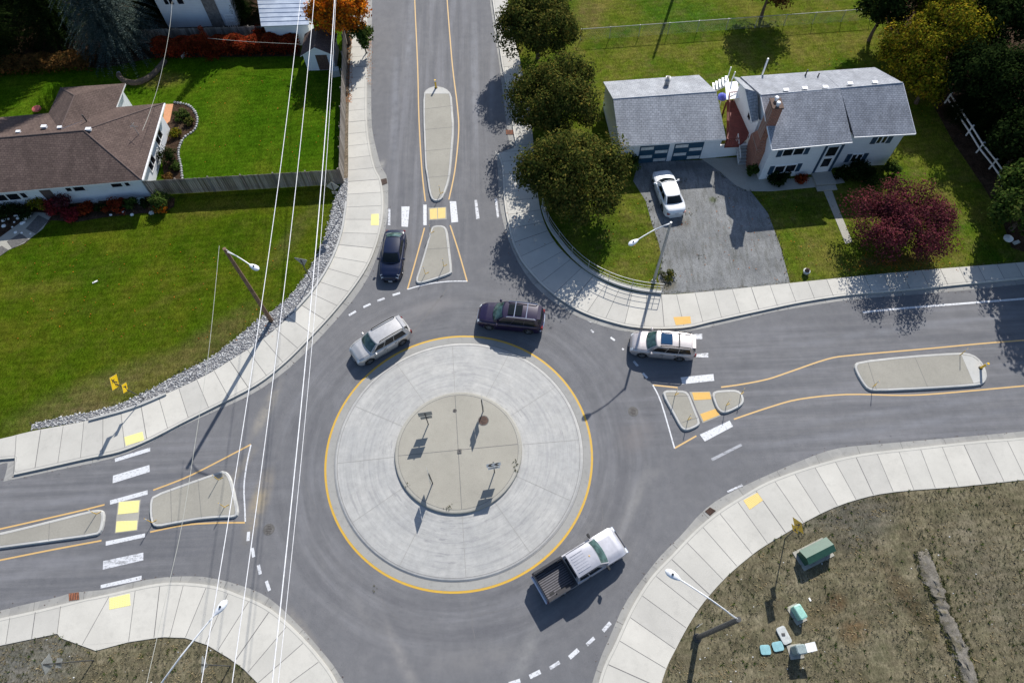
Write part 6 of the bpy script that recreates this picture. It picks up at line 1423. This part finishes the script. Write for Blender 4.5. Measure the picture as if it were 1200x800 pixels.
def crown(g, c, rad, nl, ls, rng, nclump=60, csize=.28, fill=.75, flat=0):
    R = Vector(rad); cl_ = []
    for i in range(nclump):
        d = Vector((rng.gauss(0, 1), rng.gauss(0, 1), rng.gauss(0, 1))).normalized(); d.z = abs(d.z) * 1.0 - .35 if rng.random() < .75 else d.z; d.normalize()
        k = rng.uniform(fill, 1.0) if rng.random() < .8 else rng.uniform(.2, fill)
        k *= 1 + .16 * math.sin(3 * math.atan2(d.y, d.x) + c.x)
        cl_.append((c + Vector((d.x * R.x, d.y * R.y, d.z * R.z)) * k * .82, csize * (R.x + R.z) / 2 * rng.uniform(.65, 1.25)))
    for (q, r) in cl_:
        for _ in range(int(nl / nclump)):
            d = Vector((rng.gauss(0, 1), rng.gauss(0, 1), rng.gauss(0, .8))).normalized(); k = rng.uniform(.6, 1.08) if rng.random() < .85 else rng.uniform(1.0, 1.4)
            leaf(g, q + d * r * k, (d + Vector((0, 0, .5))), ls * rng.uniform(.6, 1.3), .6, rng)
    return cl_
def tree(label, ctr, rad, nl, ls, mat, seed, trunk_r=.16, base=None, nclump=60, csize=.28, fill=.75, name='deciduous_tree', cat='tree', group=None, limbs=14):
    rng = random.Random(seed); c = G(*ctr); b_ = G(*base, .1) if base else Vector((c.x, c.y, .1)); rt = thing(name, label, cat, (b_.x, b_.y, .1), group=group)
    g = MB(); cl_ = crown(g, c, rad, nl, ls, rng, nclump, csize, fill); g.build('crown', mat, rt)
    t = MB(); t.smooth = True; fork = b_.lerp(c, .45); t.path([b_ - Vector((0, 0, .05)), b_.lerp(fork, .5) + Vector((rng.uniform(-.05, .05), .03, 0)), fork, c + Vector((0, 0, rad[2] * .4))], [trunk_r * 1.3, trunk_r, trunk_r * .85, trunk_r * .2], 8)
    for q, r in rng.sample(cl_, min(limbs, len(cl_))):
        s_ = b_.lerp(c, rng.uniform(.4, .9)); t.path([s_, s_.lerp(q, .5) + Vector((0, 0, .15)), q], [trunk_r * .4, trunk_r * .25, trunk_r * .08], 5)
    t.build('trunk', 'bark', rt); return rt
GA = 'street trees along the upper right pavement'
tree('farthest round olive tree at the top edge by the north road', (631, 26, 4.0), (4.0, 4.1, 3.0), 26000, .115, 'leaf_olive', 1, nclump=95, csize=.24)
tree('middle round olive tree above the road between two others', (652, 112, 3.9), (4.2, 4.2, 3.1), 28000, .115, 'leaf_olive', 2, nclump=90, csize=.26)
tree('nearest broad olive tree overhanging handrail corner', (676, 204, 3.8), (4.6, 4.3, 3.1), 32000, .115, 'leaf_olive', 3, nclump=95, csize=.26)
tree('spreading plum-leaved tree on right front lawn', (1058, 260, 2.6), (4.9, 4.5, 1.8), 26000, .085, 'leaf_plum', 4, nclump=105, csize=.27, fill=.5, limbs=26)
tree('bright orange maple beside the top left pavement', (398, 8, 4.2), (2.9, 3.2, 2.8), 14000, .14, 'leaf_orange', 5, nclump=75)
tree('small green maple at the foot of the orange maple', (424, 40, 2.3), (1.1, 1.1, 1.2), 2500, .12, 'leaf_green', 6, nclump=22, csize=.4, trunk_r=.06)
tree('brown-leaved tree at the top edge above the mesh fence', (905, -18, 3.6), (3.4, 2.8, 2.4), 9000, .14, 'leaf_brown', 7)
GB = 'mass of mixed trees at the upper right'
tree('yellow and green tree nearest the top right lawn', (1068, 62, 3.4), (2.6, 3.8, 2.9), 17000, .11, 'leaf_yellow', 8, nclump=70)
tree('large yellowing tree in the middle of the top right woods', (1112, 35, 4.5), (3.2, 4.2, 3.4), 20000, .115, 'leaf_yellow', 9, nclump=80)
tree('dark green tree at the top edge left of the yellowing trees', (1040, 5, 4.0), (2.3, 2.4, 2.8), 8000, .14, 'leaf_dark', 10)
tree('olive tree bordering the white rail fence top', (1090, 95, 2.6), (1.9, 2.4, 2.0), 7000, .13, 'leaf_yellow', 11)
tree('dark leafy tree at the far top right corner', (1175, 20, 5.0), (3.6, 4.2, 3.6), 14000, .14, 'leaf_dark', 12)
tree('dark tree between yellowing woods and the evergreen row', (1148, 85, 4.2), (2.6, 3.2, 3.0), 12000, .13, 'leaf_dark', 16)
tree('dark rounded tree at the right edge above the evergreen row', (1195, 95, 5.0), (3.2, 3.2, 3.4), 12000, .13, 'leaf_dark', 17)
tree('dark tree behind the top right corner of the lawn', (1085, -20, 5.0), (3.2, 3.2, 3.4), 10000, .14, 'leaf_dark', 18)
tree('large green tree cut by the right edge above pavement', (1218, 235, 3.6), (3.5, 3.8, 3.2), 13000, .15, 'leaf_green', 13)
tree('tall dark tree beyond the right edge shading the road', (1290, 225, 6.0), (4.0, 4.4, 4.5), 10000, .2, 'leaf_dark', 14)
tree('dark green tree behind white rail fence at right edge', (1205, 165, 3.6), (2.6, 3.0, 3.0), 9000, .14, 'leaf_dark', 15)
def conifer(label, base, h, r, mat, seed, whorls=34, nb=16, name='spruce_tree', spray=.30, lean=0, z0=.6, cat='tree', group=None, dens=9):
    rng = random.Random(seed); b_ = G(*base, .1); rt = thing(name, label, cat, (b_.x, b_.y, .1), group=group); t = MB(); t.smooth = True; t.tube(b_, b_ + Vector((0, 0, h * .97)), r * .055, .03, 8); t.build('trunk', 'bark', rt); g = MB()
    for wv in range(whorls):
        f = wv / whorls; z = z0 + (h - z0) * f; R = r * (1 - f) ** .85 * rng.uniform(.9, 1.08) + .12; n = max(5, int(nb * (1 - f * .6)))
        for k in range(n):
            a = 2 * PI * (k + rng.random() * .7) / n; L = R * rng.uniform(.75, 1.12); d = Vector((math.cos(a), math.sin(a), 0)); p0 = b_ + Vector((0, 0, z)); sd = Vector((-d.y, d.x, 0))
            m_ = max(3, int(L * dens))
            for i in range(m_):
                q = (i + .6) / m_; p = p0 + d * L * q + Vector((0, 0, .10 * L * math.sin(q * PI) - .34 * L * q * q))
                for s in (-1, 1):
                    u = (d * .7 + sd * s * rng.uniform(.5, 1.1) + Vector((0, 0, rng.uniform(-.3, .12)))).normalized(); ln_ = spray * (1.15 - .6 * q) * rng.uniform(.7, 1.3); v = u.cross(Vector((rng.uniform(-.3, .3), rng.uniform(-.3, .3), 1))).normalized() * ln_ * .2; o = len(g.v)
                    g.v += [tuple(p - v * .6), tuple(p + u * ln_ * .5 - v), tuple(p + u * ln_), tuple(p + u * ln_ * .5 + v), ]; g.f.append([o, o + 1, o + 2, o + 3]); g.mi.append(0); g.sm.append(False)
    g.build('crown', mat, rt); return rt
conifer('big blue-green spruce behind the brown-roofed house', (146, 55), 19, 4.9, 'leaf_spruce', 21, 60, 24, dens=8, spray=.30)
conifer('dark evergreen standing between tall white house and ribbed carport', (288, 20), 10.5, 2.1, 'leaf_dark', 24, 40, 14, dens=9, spray=.26, z0=.2)
conifer('dark evergreen at the top edge left of the tall white house', (178, 14), 10, 2.6, 'leaf_dark', 25, 40, 18, dens=8, spray=.3, z0=.2)
tree('dark leafy tree out past the top edge behind tall white house', (235, -60, 6.0), (5.0, 4.0, 4.0), 9000, .2, 'leaf_dark', 26)
conifer('dark spruce cut off by the top left corner', (75, 40), 14, 4.5, 'leaf_dark', 22, 40, 20, dens=6, spray=.4)
conifer('third dark evergreen past the top left corner', (20, 15), 12, 4.5, 'leaf_dark', 27, 40, 20, dens=6, spray=.4)
conifer('second dark spruce at left edge behind the lawn', (5, 66), 12, 4.0, 'leaf_dark', 23, 36, 18, dens=6, spray=.4)
arb = [(1106, 150), (1120, 158), (1134, 170), (1146, 182), (1158, 196), (1168, 212), (1180, 228), (1192, 246)]
for i, p in enumerate(arb):
    if i > 5: break
    conifer('narrow dark evergreen in the hedge row behind white rail fence, ' + ['first from the yellow trees', 'second from the yellow trees', 'third from the yellow trees', 'third from the right-hand end', 'second from the right-hand end', 'last at the right-hand end'][i], (p[0] + 14, p[1] - 14), 6.0, 1.35, 'leaf_dark', 30 + i, 44, 13, name='hedge_tree', spray=.22, z0=.2, group='row of narrow evergreens', dens=12)
def bush(label, px, r, mat, seed, n=1200, ls=.09, name='shrub', h=None, group=None, z0=.1):
    rng = random.Random(seed); h = h or r; c = G(*px, z0 + h * .55); rt = thing(name, label, 'shrub', (c.x, c.y, z0), group=group); g = MB(); cl_ = crown(g, c, (r, r, h * .6), n, ls, rng, 18, .42, .5); g.build('foliage', mat, rt)
    t = MB()
    for q, r_ in rng.sample(cl_, 5): t.path([Vector((c.x, c.y, z0)), q], [.03, .01], 4)
    t.build('stems', 'bark', rt); return rt
bush('dark shrub at the front left corner of the garage', (738, 187), 1.1, 'leaf_green', 40, 2500, .11, h=1.5)
bush('dark round shrub under the right lower house window', (1010, 201), 1.5, 'leaf_dark', 41, 3500, .09, h=1.1)
bush('low green shrub beside the brick chimney foot', (883, 199), .7, 'leaf_green', 42, 1200, h=.9)
bush('dark shrub under the left lower house window', (915, 207), 1.1, 'leaf_dark', 43, 2200, h=.8)
bush('bright green shrub at right corner of the white house', (1045, 196), .8, 'leaf_green', 44, 1600, h=1.2)
bush('dark shrub right of the front door steps', (990, 204), .8, 'leaf_dark', 45, 1300, h=.7)
bush('small rust shrub on left of the front door', (940, 210), .6, 'leaf_red', 46, 800, h=.5)
for i, (px, r, mt, h, lb) in enumerate([((60, 243), 1.0, 'leaf_pink', 1.1, 'bright red shrub in front bed by the house door'), ((72, 234), .9, 'leaf_plum', 1.6, 'tall thin purple shrub against the white front wall'), ((45, 238), .8, 'leaf_yellow', 1.2, 'golden shrub left of the bright red shrub'),
        ((82, 252), 1.0, 'leaf_pink', .6, 'low crimson shrub at the lawn edge'), ((100, 244), .9, 'leaf_red', .7, 'dark rust shrub right of the crimson one'), ((118, 244), .6, 'leaf_dark', .6, 'small dark green shrub in middle of the front bed'),
        ((134, 240), 1.0, 'leaf_red', .8, 'wide dark red shrub in the right half of front bed'), ((152, 238), .6, 'leaf_green', .7, 'small green shrub below the right wall windows'), ((170, 238), .5, 'leaf_dark', .5, 'low dark shrub near the house corner'),
        ((190, 236), 1.1, 'leaf_green', 1.3, 'round green bush touching the end of wooden fence'), ((187, 243), .6, 'leaf_orange', .8, 'small orange-tipped shrub before the round green bush'), ((30, 248), 1.0, 'leaf_dark', .9, 'dark shrub beside the patio stones'), ((8, 246), 1.2, 'leaf_dark', 1.0, 'dark shrub against front wall at the left edge')]):
    bush(lb, px, r, mt, 60 + i, int(1300 * r), .085, h=h)
land('planting_bed', [(-60, 300), (-60, 240), (0, 237), (100, 232), (176, 226), (205, 232), (204, 242), (190, 250), (165, 250), (120, 255), (90, 260), (60, 258), (30, 285), (0, 297)], .112, 'bark_ground')
land('patio', [(-60, 300), (0, 278), (22, 262), (35, 248), (62, 250), (50, 268), (28, 285), (0, 297), (-60, 330)], .125, 'pad_concrete', .1)
g = MB()
for P in ([(8, 283), (24, 273), (34, 281), (14, 291)], [(30, 268), (45, 252), (57, 258), (42, 274)], [(-10, 296), (2, 288), (10, 293), (0, 300)]): g.prism(W(P, .13), .13, .134)
tag(g.build('dark_pavers', 'grey_iron'), None, None, None, 'structure')
g = MB(); rs = random.Random(9)
for k in range(26):
    c = G(rs.uniform(0, 36), rs.uniform(252, 274), .14); s = rs.uniform(.08, .22); g.add([Vector((v.x * s, v.y * s, v.z * s * .6)) + c for v in IV], IF)
tag(g.build('white_stones', 'lid_white'), 'scatter of white stones in dark bed near the patio', 'stones', None, 'stuff')
for i, (px, mat, s) in enumerate([((112, 236), 'box_pale', .3), ((145, 249), 'lid_white', .14), ((166, 236), 'box_grey', .4), ((155, 252), 'lid_white', .15), ((178, 250), 'box_pale', .22), ((130, 252), 'lid_white', .12)]):
    c = G(*px, .12); g = MB(); g.smooth = True; g.add([Vector((v.x * s * 1.2, v.y * s, v.z * s * .7)) + c + Vector((0, 0, s * .3)) for v in IV], IF); tag(g.build('garden_rock', mat), ['pale grey rock by the crimson shrubs', 'small white rock at bed edge below the wide red shrub', 'large grey-green rock close to the house corner', 'small white rock between the grey-green rock and lawn', 'pale rock beside the round green bush', 'tiny white rock at the middle of the bed edge'][i], 'rock')
# side bed by the brown-roofed house
land('planting_bed', [(193, 213), (190, 190), (192, 160), (197, 124), (205, 120), (222, 124), (231, 138), (228, 152), (214, 162), (209, 178), (214, 205), (213, 214)], .112, 'bark_ground')
g = MB(); EP = resample(W([(205, 120), (222, 124), (231, 137), (228, 152), (215, 162), (209, 178), (212, 195), (214, 212)], .14, 4), .3)
for p in EP: s = rs.uniform(.11, .17); g.add([Vector((v.x * s, v.y * s, v.z * s * .8)) + p for v in IV], IF)
tag(g.build('stone_edging', 'river_rock'), 'curved row of small stones edging the side garden bed', 'edging', None, 'stuff')
mb = MB(); mb.prism(W([(193, 122), (203, 122), (199, 142), (190, 150)], .14), .1, .14); tag(mb.build('mat', 'terracotta' if 'terracotta' in MATS else plain('terracotta', (.55, .26, .13), .8)), 'orange-tan mat on the ground at the house corner', 'mat')
for i, (px, r, mt, h, lb) in enumerate([((213, 135), .9, 'leaf_green', .6, 'low green shrub at the wide top of the side garden bed'), ((222, 142), .5, 'leaf_olive', .5, 'small olive shrub inside the stone-edged curve'), ((205, 155), .6, 'leaf_yellow', .6, 'yellowish shrub in the middle of side garden bed'), ((196, 182), 1.0, 'leaf_dark', 1.4, 'tall dark shrub against side wall of brown-roofed house'), ((206, 195), .6, 'leaf_green', .5, 'small green shrub low in the side garden bed'), ((196, 208), .6, 'leaf_brown', .5, 'brown withered shrub by the wooden fence')]):
    bush(lb, px, r, mt, 90 + i, int(1200 * r), .08, h=h)
# red hedge and flame shrub
def hedge(label, p0, p1, wd, h, mat, seed, n, name='hedge'):
    rng = random.Random(seed); a = G(*p0, .1); b_ = G(*p1, .1); d = (b_ - a).normalized(); s_ = Vector((-d.y, d.x, 0)); rt = thing(name, label, 'hedge', (a.x, a.y, .1)); g = MB()
    for _ in range(n):
        t = rng.random(); w_ = rng.uniform(-1, 1); hh = h * (1 + .18 * math.sin(t * 37) * math.sin(t * 13)) * (1 - .25 * w_ * w_); z = hh * (1 - rng.random() ** 3 * .9)
        leaf(g, a.lerp(b_, t) + s_ * w_ * wd / 2 + Vector((0, 0, z)), Vector((0, 0, 1)), .12 * rng.uniform(.6, 1.3), .6, rng)
    g.build('foliage', mat, rt)
hedge('long dark red hedge along the back of the upper left lawn', (185, 63), (352, 58), 2.0, 1.5, 'leaf_red', 50, 16000)
hedge('dark hedge patch with brownish leaves at the left behind the spruce', (-20, 84), (112, 76), 2.2, 1.2, 'leaf_brown', 51, 7000)
conifer('pointed flame red shrub rising from the long red hedge', (250, 66), 3.4, .85, 'leaf_red', 52, 24, 12, name='columnar_shrub', spray=.2, z0=.1, cat='shrub', dens=12)
bush('dark rounded red bush in front of the ribbed carport', (310, 38), 1.2, 'leaf_red', 53, 2500, .1, h=1.6)
# log ring and stones at spruce foot
g = MB(); g.smooth = True; g.path([tuple(p) for p in resample(W([(139, 88), (146, 95), (160, 97), (176, 90), (188, 78), (194, 70)], .28, 4), .5)], .26, 10); tag(g.build('fallen_log', 'bark'), 'curved dark log lying under the big spruce', 'log')
g = MB(); c = G(139, 86, .2); g.smooth = True; g.add([Vector((v.x * .22, v.y * .22, v.z * .2)) + c for v in IV], IF); tag(g.build('garden_rock', 'river_rock'), 'pale rock at the left end of the curved dark log', 'rock')
c = G(44, 129, .35); g = MB(); g.smooth = True; g.lathe([(.3, 0), (.42, .1), (.4, .22), (.1, .26)], c, 14); o = tag(g.build('paddling_tub', plain('tub_pink', (.5, .12, .10), .5)), 'small pink and red tub on dark lawn above brown roof', 'tub')
c = G(216, 64, .3); g = MB(); g.box(c, (.08, .9, .3), -.4); tag(g.build('garden_stake', 'box_pale'), 'small pale upright marker in the red hedge edge', 'marker')
bush('tiny weed clump beside the gravel driveway foot', (783, 322), .7, 'leaf_olive', 55, 500, .07, h=.35)
c = G(1181, 280, .1)
g = MB(); g.smooth = True; g.lathe([(.35, 0), (.38, .12), (.2, .2), (.02, .22)], c, 12); o = tag(g.build('birdbath_bowl', 'lid_white'), 'round white bowl on ground beneath the tree at the right edge', 'bowl')
c = G(1191, 284, .2); g = MB(); g.box(c, (.5, .25, .15), .3); tag(g.build('paving_block', 'box_pale'), 'pale block beside the round white bowl', 'block')
c = G(112, 330, .12); g = MB(); g.box(c, (.35, .12, .06), .5); g.box(c + Vector((-.15, -.1, 0)), (.12, .12, .06), .2); tag(g.build('lawn_toy', 'lid_white'), 'small white scrap lying on the open left lawn', 'toy')
c = G(166, 169, .1)

land('planting_bed', [(1030, -30), (1042, 40), (1060, 85), (1092, 120), (1118, 168), (1150, 215), (1172, 250), (1185, 290), (1215, 300), (1330, 288), (1500, 100), (1400, -100), (1100, -100)], .108, 'bark_ground')
land('planting_bed', [(-80, 92), (60, 78), (120, 80), (180, 68), (352, 66), (352, 40), (365, 36), (365, -60), (180, -80), (-200, -80)], .108, 'bark_ground')
# rough ground: berm, weeds, stones
rs = random.Random(12)
BL = W([(1072, 647), (1080, 675), (1092, 700), (1100, 725), (1112, 755), (1125, 790), (1140, 840)], .1, 4); BR = W([(1087, 642), (1105, 687), (1112, 712), (1130, 750), (1145, 795), (1162, 840)], .1, 4)
mb = MB(); mb.smooth = True; nL = 60; nW = 8
def at(P, t):
    f = t * (len(P) - 1); i = min(int(f), len(P) - 2); return P[i].lerp(P[i + 1], f - i)
vs = []
for i in range(nL + 1):
    a = at(BL, i / nL); b_ = at(BR, i / nL)
    for j in range(nW + 1):
        u = j / nW; p = a.lerp(b_, u * 1.1 - .05); e = min(1, min(u, 1 - u) * 5) * min(1, i / 4 + .0); p.z = .09 + .17 * e * (.8 + .7 * mnoise.noise(Vector((i * .5, j * .7, 3)))); p.x += .30 * mnoise.noise(Vector((i * .35, j * .5, 9))); vs.append(p)
mb.add(vs, [(i * (nW + 1) + j, i * (nW + 1) + j + 1, (i + 1) * (nW + 1) + j + 1, (i + 1) * (nW + 1) + j)[::-1] for i in range(nL) for j in range(nW)])
m, nt, b = new_mat('berm_soil'); c = mix(nt, ramp(nt, noise(nt, .9, 6, .75), [(.42, (0, 0, 0)), (.58, (1, 1, 1))]), (.14, .125, .10), (.18, .165, .14)); c = mix(nt, ramp(nt, noise(nt, 1.6, 5, .7), [(.52, (0, 0, 0)), (.62, (1, 1, 1))]), c, (.125, .11, .07)); c = mix(nt, 1, c, ramp(nt, noise(nt, 12, 4, .8), [(.36, (.7,) * 3), (.64, (1.25,) * 3)]), 'MULTIPLY'); lk(nt, c, b.inputs['Base Color']); b.inputs['Roughness'].default_value = .95; bump(nt, b, noise(nt, 9, 5, .8), .7, .06)
struct('gravel_berm', mb, 'berm_soil')
leafmat('weed_mix', [(.22, .195, .13), (.25, .22, .15), (.19, .17, .11), (.16, .155, .095), (.20, .165, .115), (.18, .165, .11)], .15); leafmat('weed_green', [(.045, .075, .02), (.065, .09, .03), (.08, .085, .04)], .2); leafmat('leaf_litter', [(.45, .16, .02), (.30, .10, .02), (.20, .08, .03)], .1)
from mathutils.geometry import intersect_point_tri_2d
def inpoly(x, y, P):
    c = False; n = len(P); j = n - 1
    for i in range(n):
        if (P[i][1] > y) != (P[j][1] > y) and x < (P[j][0] - P[i][0]) * (y - P[i][1]) / (P[j][1] - P[i][1]) + P[i][0]: c = not c
        j = i
    return c
se_poly = [(1230, 560), (1125, 571), (1050, 578), (1005, 587), (961, 605), (900, 641), (875, 658), (850, 680), (825, 708), (807, 735), (792, 763), (778, 790), (770, 830), (1230, 830)]
sw_poly = [(-30, 764), (0, 758), (67, 744), (112, 765), (150, 755), (190, 748), (217, 749), (242, 757), (267, 772), (285, 786), (310, 830), (-30, 830)]
def tuft(g, c, n, s, rng):
    for _ in range(n):
        a = rng.random() * 6.28; d = Vector((math.cos(a), math.sin(a), rng.uniform(.3, 1.5))).normalized() * s * rng.uniform(.6, 1.3); w_ = Vector((-math.sin(a), math.cos(a), 0)) * s * .16; o = len(g.v)
        g.v += [tuple(c - w_), tuple(c + w_), tuple(c + d)]; g.f.append([o, o + 1, o + 2]); g.mi.append(0); g.sm.append(False)
gw = MB(); gg = MB(); gs = MB(); gb_ = MB(); leafmat('weed_green2', [(.07, .08, .03), (.10, .095, .05), (.045, .065, .02), (.13, .11, .07)], .2)
for poly_, n in ((se_poly, 6500), (sw_poly, 1900)):
    xs_ = [p[0] for p in poly_]; ys_ = [p[1] for p in poly_]; k = 0
    while k < n:
        x = rs.uniform(min(xs_), max(xs_)); y = rs.uniform(min(ys_), max(ys_))
        if not inpoly(x, y, poly_): continue
        k += 1; c = G(x, y, .1); dn = mnoise.noise(Vector((c.x * .35, c.y * .35, 2)))
        if rs.random() < .03 + max(0, dn) * .14: tuft(gg, c, 10, rs.uniform(.07, .20), rs)
        elif rs.random() < .012: s = rs.uniform(.02, .07); gs.add([Vector((v.x * s, v.y * s * .8, v.z * s * .6)) + c for v in IV], IF)
        elif dn > -.4: tuft(gw, c, 9, rs.uniform(.05, .15), rs)
for poly_ in (rock_out,):
    for p in resample(W(rock_out, .1, 3), .12):
        if rs.random() < .85: tuft(gg if rs.random() < .7 else gw, p + Vector((rs.uniform(-.25, .1), rs.uniform(-.1, .2), 0)), 7, rs.uniform(.07, .16), rs)
for P, dx in ((se_back, .12), (sw_back, .1)):
    for p in resample(W(P, .1, 3), .22):
        if rs.random() < .4: tuft(gg, p + Vector((rs.uniform(-.05, .3), rs.uniform(-.3, .05), .02)), 9, rs.uniform(.08, .18), rs)
for p in resample(W([(775, 345), (825, 342), (875, 337), (932, 331), (1000, 324), (1075, 317), (1150, 311), (1200, 307)], .1), .1):
    tuft(gw if rs.random() < .5 else gg, p + Vector((0, rs.uniform(.0, .2), 0)), 6, rs.uniform(.05, .11), rs)
tag(gw.build('dry_weeds', 'weed_mix'), 'dry straw-coloured weeds over the rough ground', 'weeds', None, 'stuff'); tag(gg.build('green_weeds', 'weed_green'), 'green weed tufts scattered over rough ground and edges', 'weeds', None, 'stuff'); tag(gs.build('small_stones', 'rock_light'), 'small pale stones scattered over the rough ground', 'stones', None, 'stuff')
for i_ in range(420):
    t = rs.random(); c = at(BL, t).lerp(at(BR, t), rs.choice((-.08, 0, .05, 1.0, 1.08, .5)) + rs.uniform(-.08, .08)); tuft(gb_, c + Vector((rs.uniform(-.1, .1), rs.uniform(-.1, .1), .02)), 9, rs.uniform(.08, .2), rs)
for P in ([(757, 234), (764, 262), (772, 285), (776, 305), (772, 325), (777, 344)], [(900, 247), (914, 290), (926, 331)], [(842, 203), (862, 221), (882, 226), (900, 247)]):
    for q in resample(W(P, .11, 3), .13): tuft(gb_, q + Vector((rs.gauss(0, .16), rs.gauss(0, .1), 0)), 7, rs.uniform(.06, .14), rs)
for c0 in ((836, 234), (805, 250), (822, 300), (780, 338), (788, 330), (800, 212)):
    for _ in range(14): q = G(*c0, .11); tuft(gb_, q + Vector((rs.gauss(0, .3), rs.gauss(0, .25), 0)), 6, rs.uniform(.05, .12), rs)
for c0 in ((477, 568), (523, 595), (527, 593), (606, 545), (605, 552), (603, 540), (440, 690)):
    for _ in range(5): q = G(*c0, .41 if c0[1] < 600 else .01); tuft(gb_, q + Vector((rs.gauss(0, .1), rs.gauss(0, .08), 0)), 6, rs.uniform(.06, .13), rs)
tag(gb_.build('edge_weeds', 'weed_green2'), 'straggling weeds along gravel driveway edges, joints and the earth ridge', 'weeds', None, 'stuff')
gd = MB()
for gut_ in (nw_gut, ne_gut2, se_gut, sw_gut):
    for q in resample(W(gut_, 0, 3), .16):
        if rs.random() < .5: s = rs.uniform(.01, .035); q = q + Vector((rs.gauss(0, .16), rs.gauss(0, .16), .012)); gd.cur = rs.choice((0, 1)); gd.add([Vector((v.x * s * 1.4, v.y * s, v.z * s * .5)) + q for v in IV], IF)
tag(gd.build('gutter_grit', ['rock_dark', 'rusty_iron']), 'dark grit and crumbs lying along the gutters', 'grit', None, 'stuff')
gl = MB()
for (n, fx) in ((500, lambda: (rs.uniform(404, 413), rs.uniform(30, 120))), (160, lambda: (rs.gauss(433, 2), rs.uniform(40, 100))), (400, lambda: (rs.gauss(1045, 30), rs.gauss(308, 6))), (160, lambda: (rs.uniform(20, 330), rs.uniform(280, 400))), (120, lambda: (rs.uniform(230, 395), rs.uniform(90, 190))), (150, lambda: (rs.uniform(700, 1000), rs.uniform(230, 330))), (300, lambda: (rs.gauss(1050, 40), rs.gauss(90, 40))), (60, lambda: (rs.uniform(590, 640), rs.uniform(60, 300)))):
    for _ in range(n): c = G(*fx(), .155); leaf(gl, c, Vector((0, 0, 3)), .05 * rs.uniform(.6, 1.3), .7, rs)
tag(gl.build('fallen_leaves', 'leaf_litter'), 'orange and brown fallen leaves by the kerbs and trees', 'leaves', None, 'stuff')
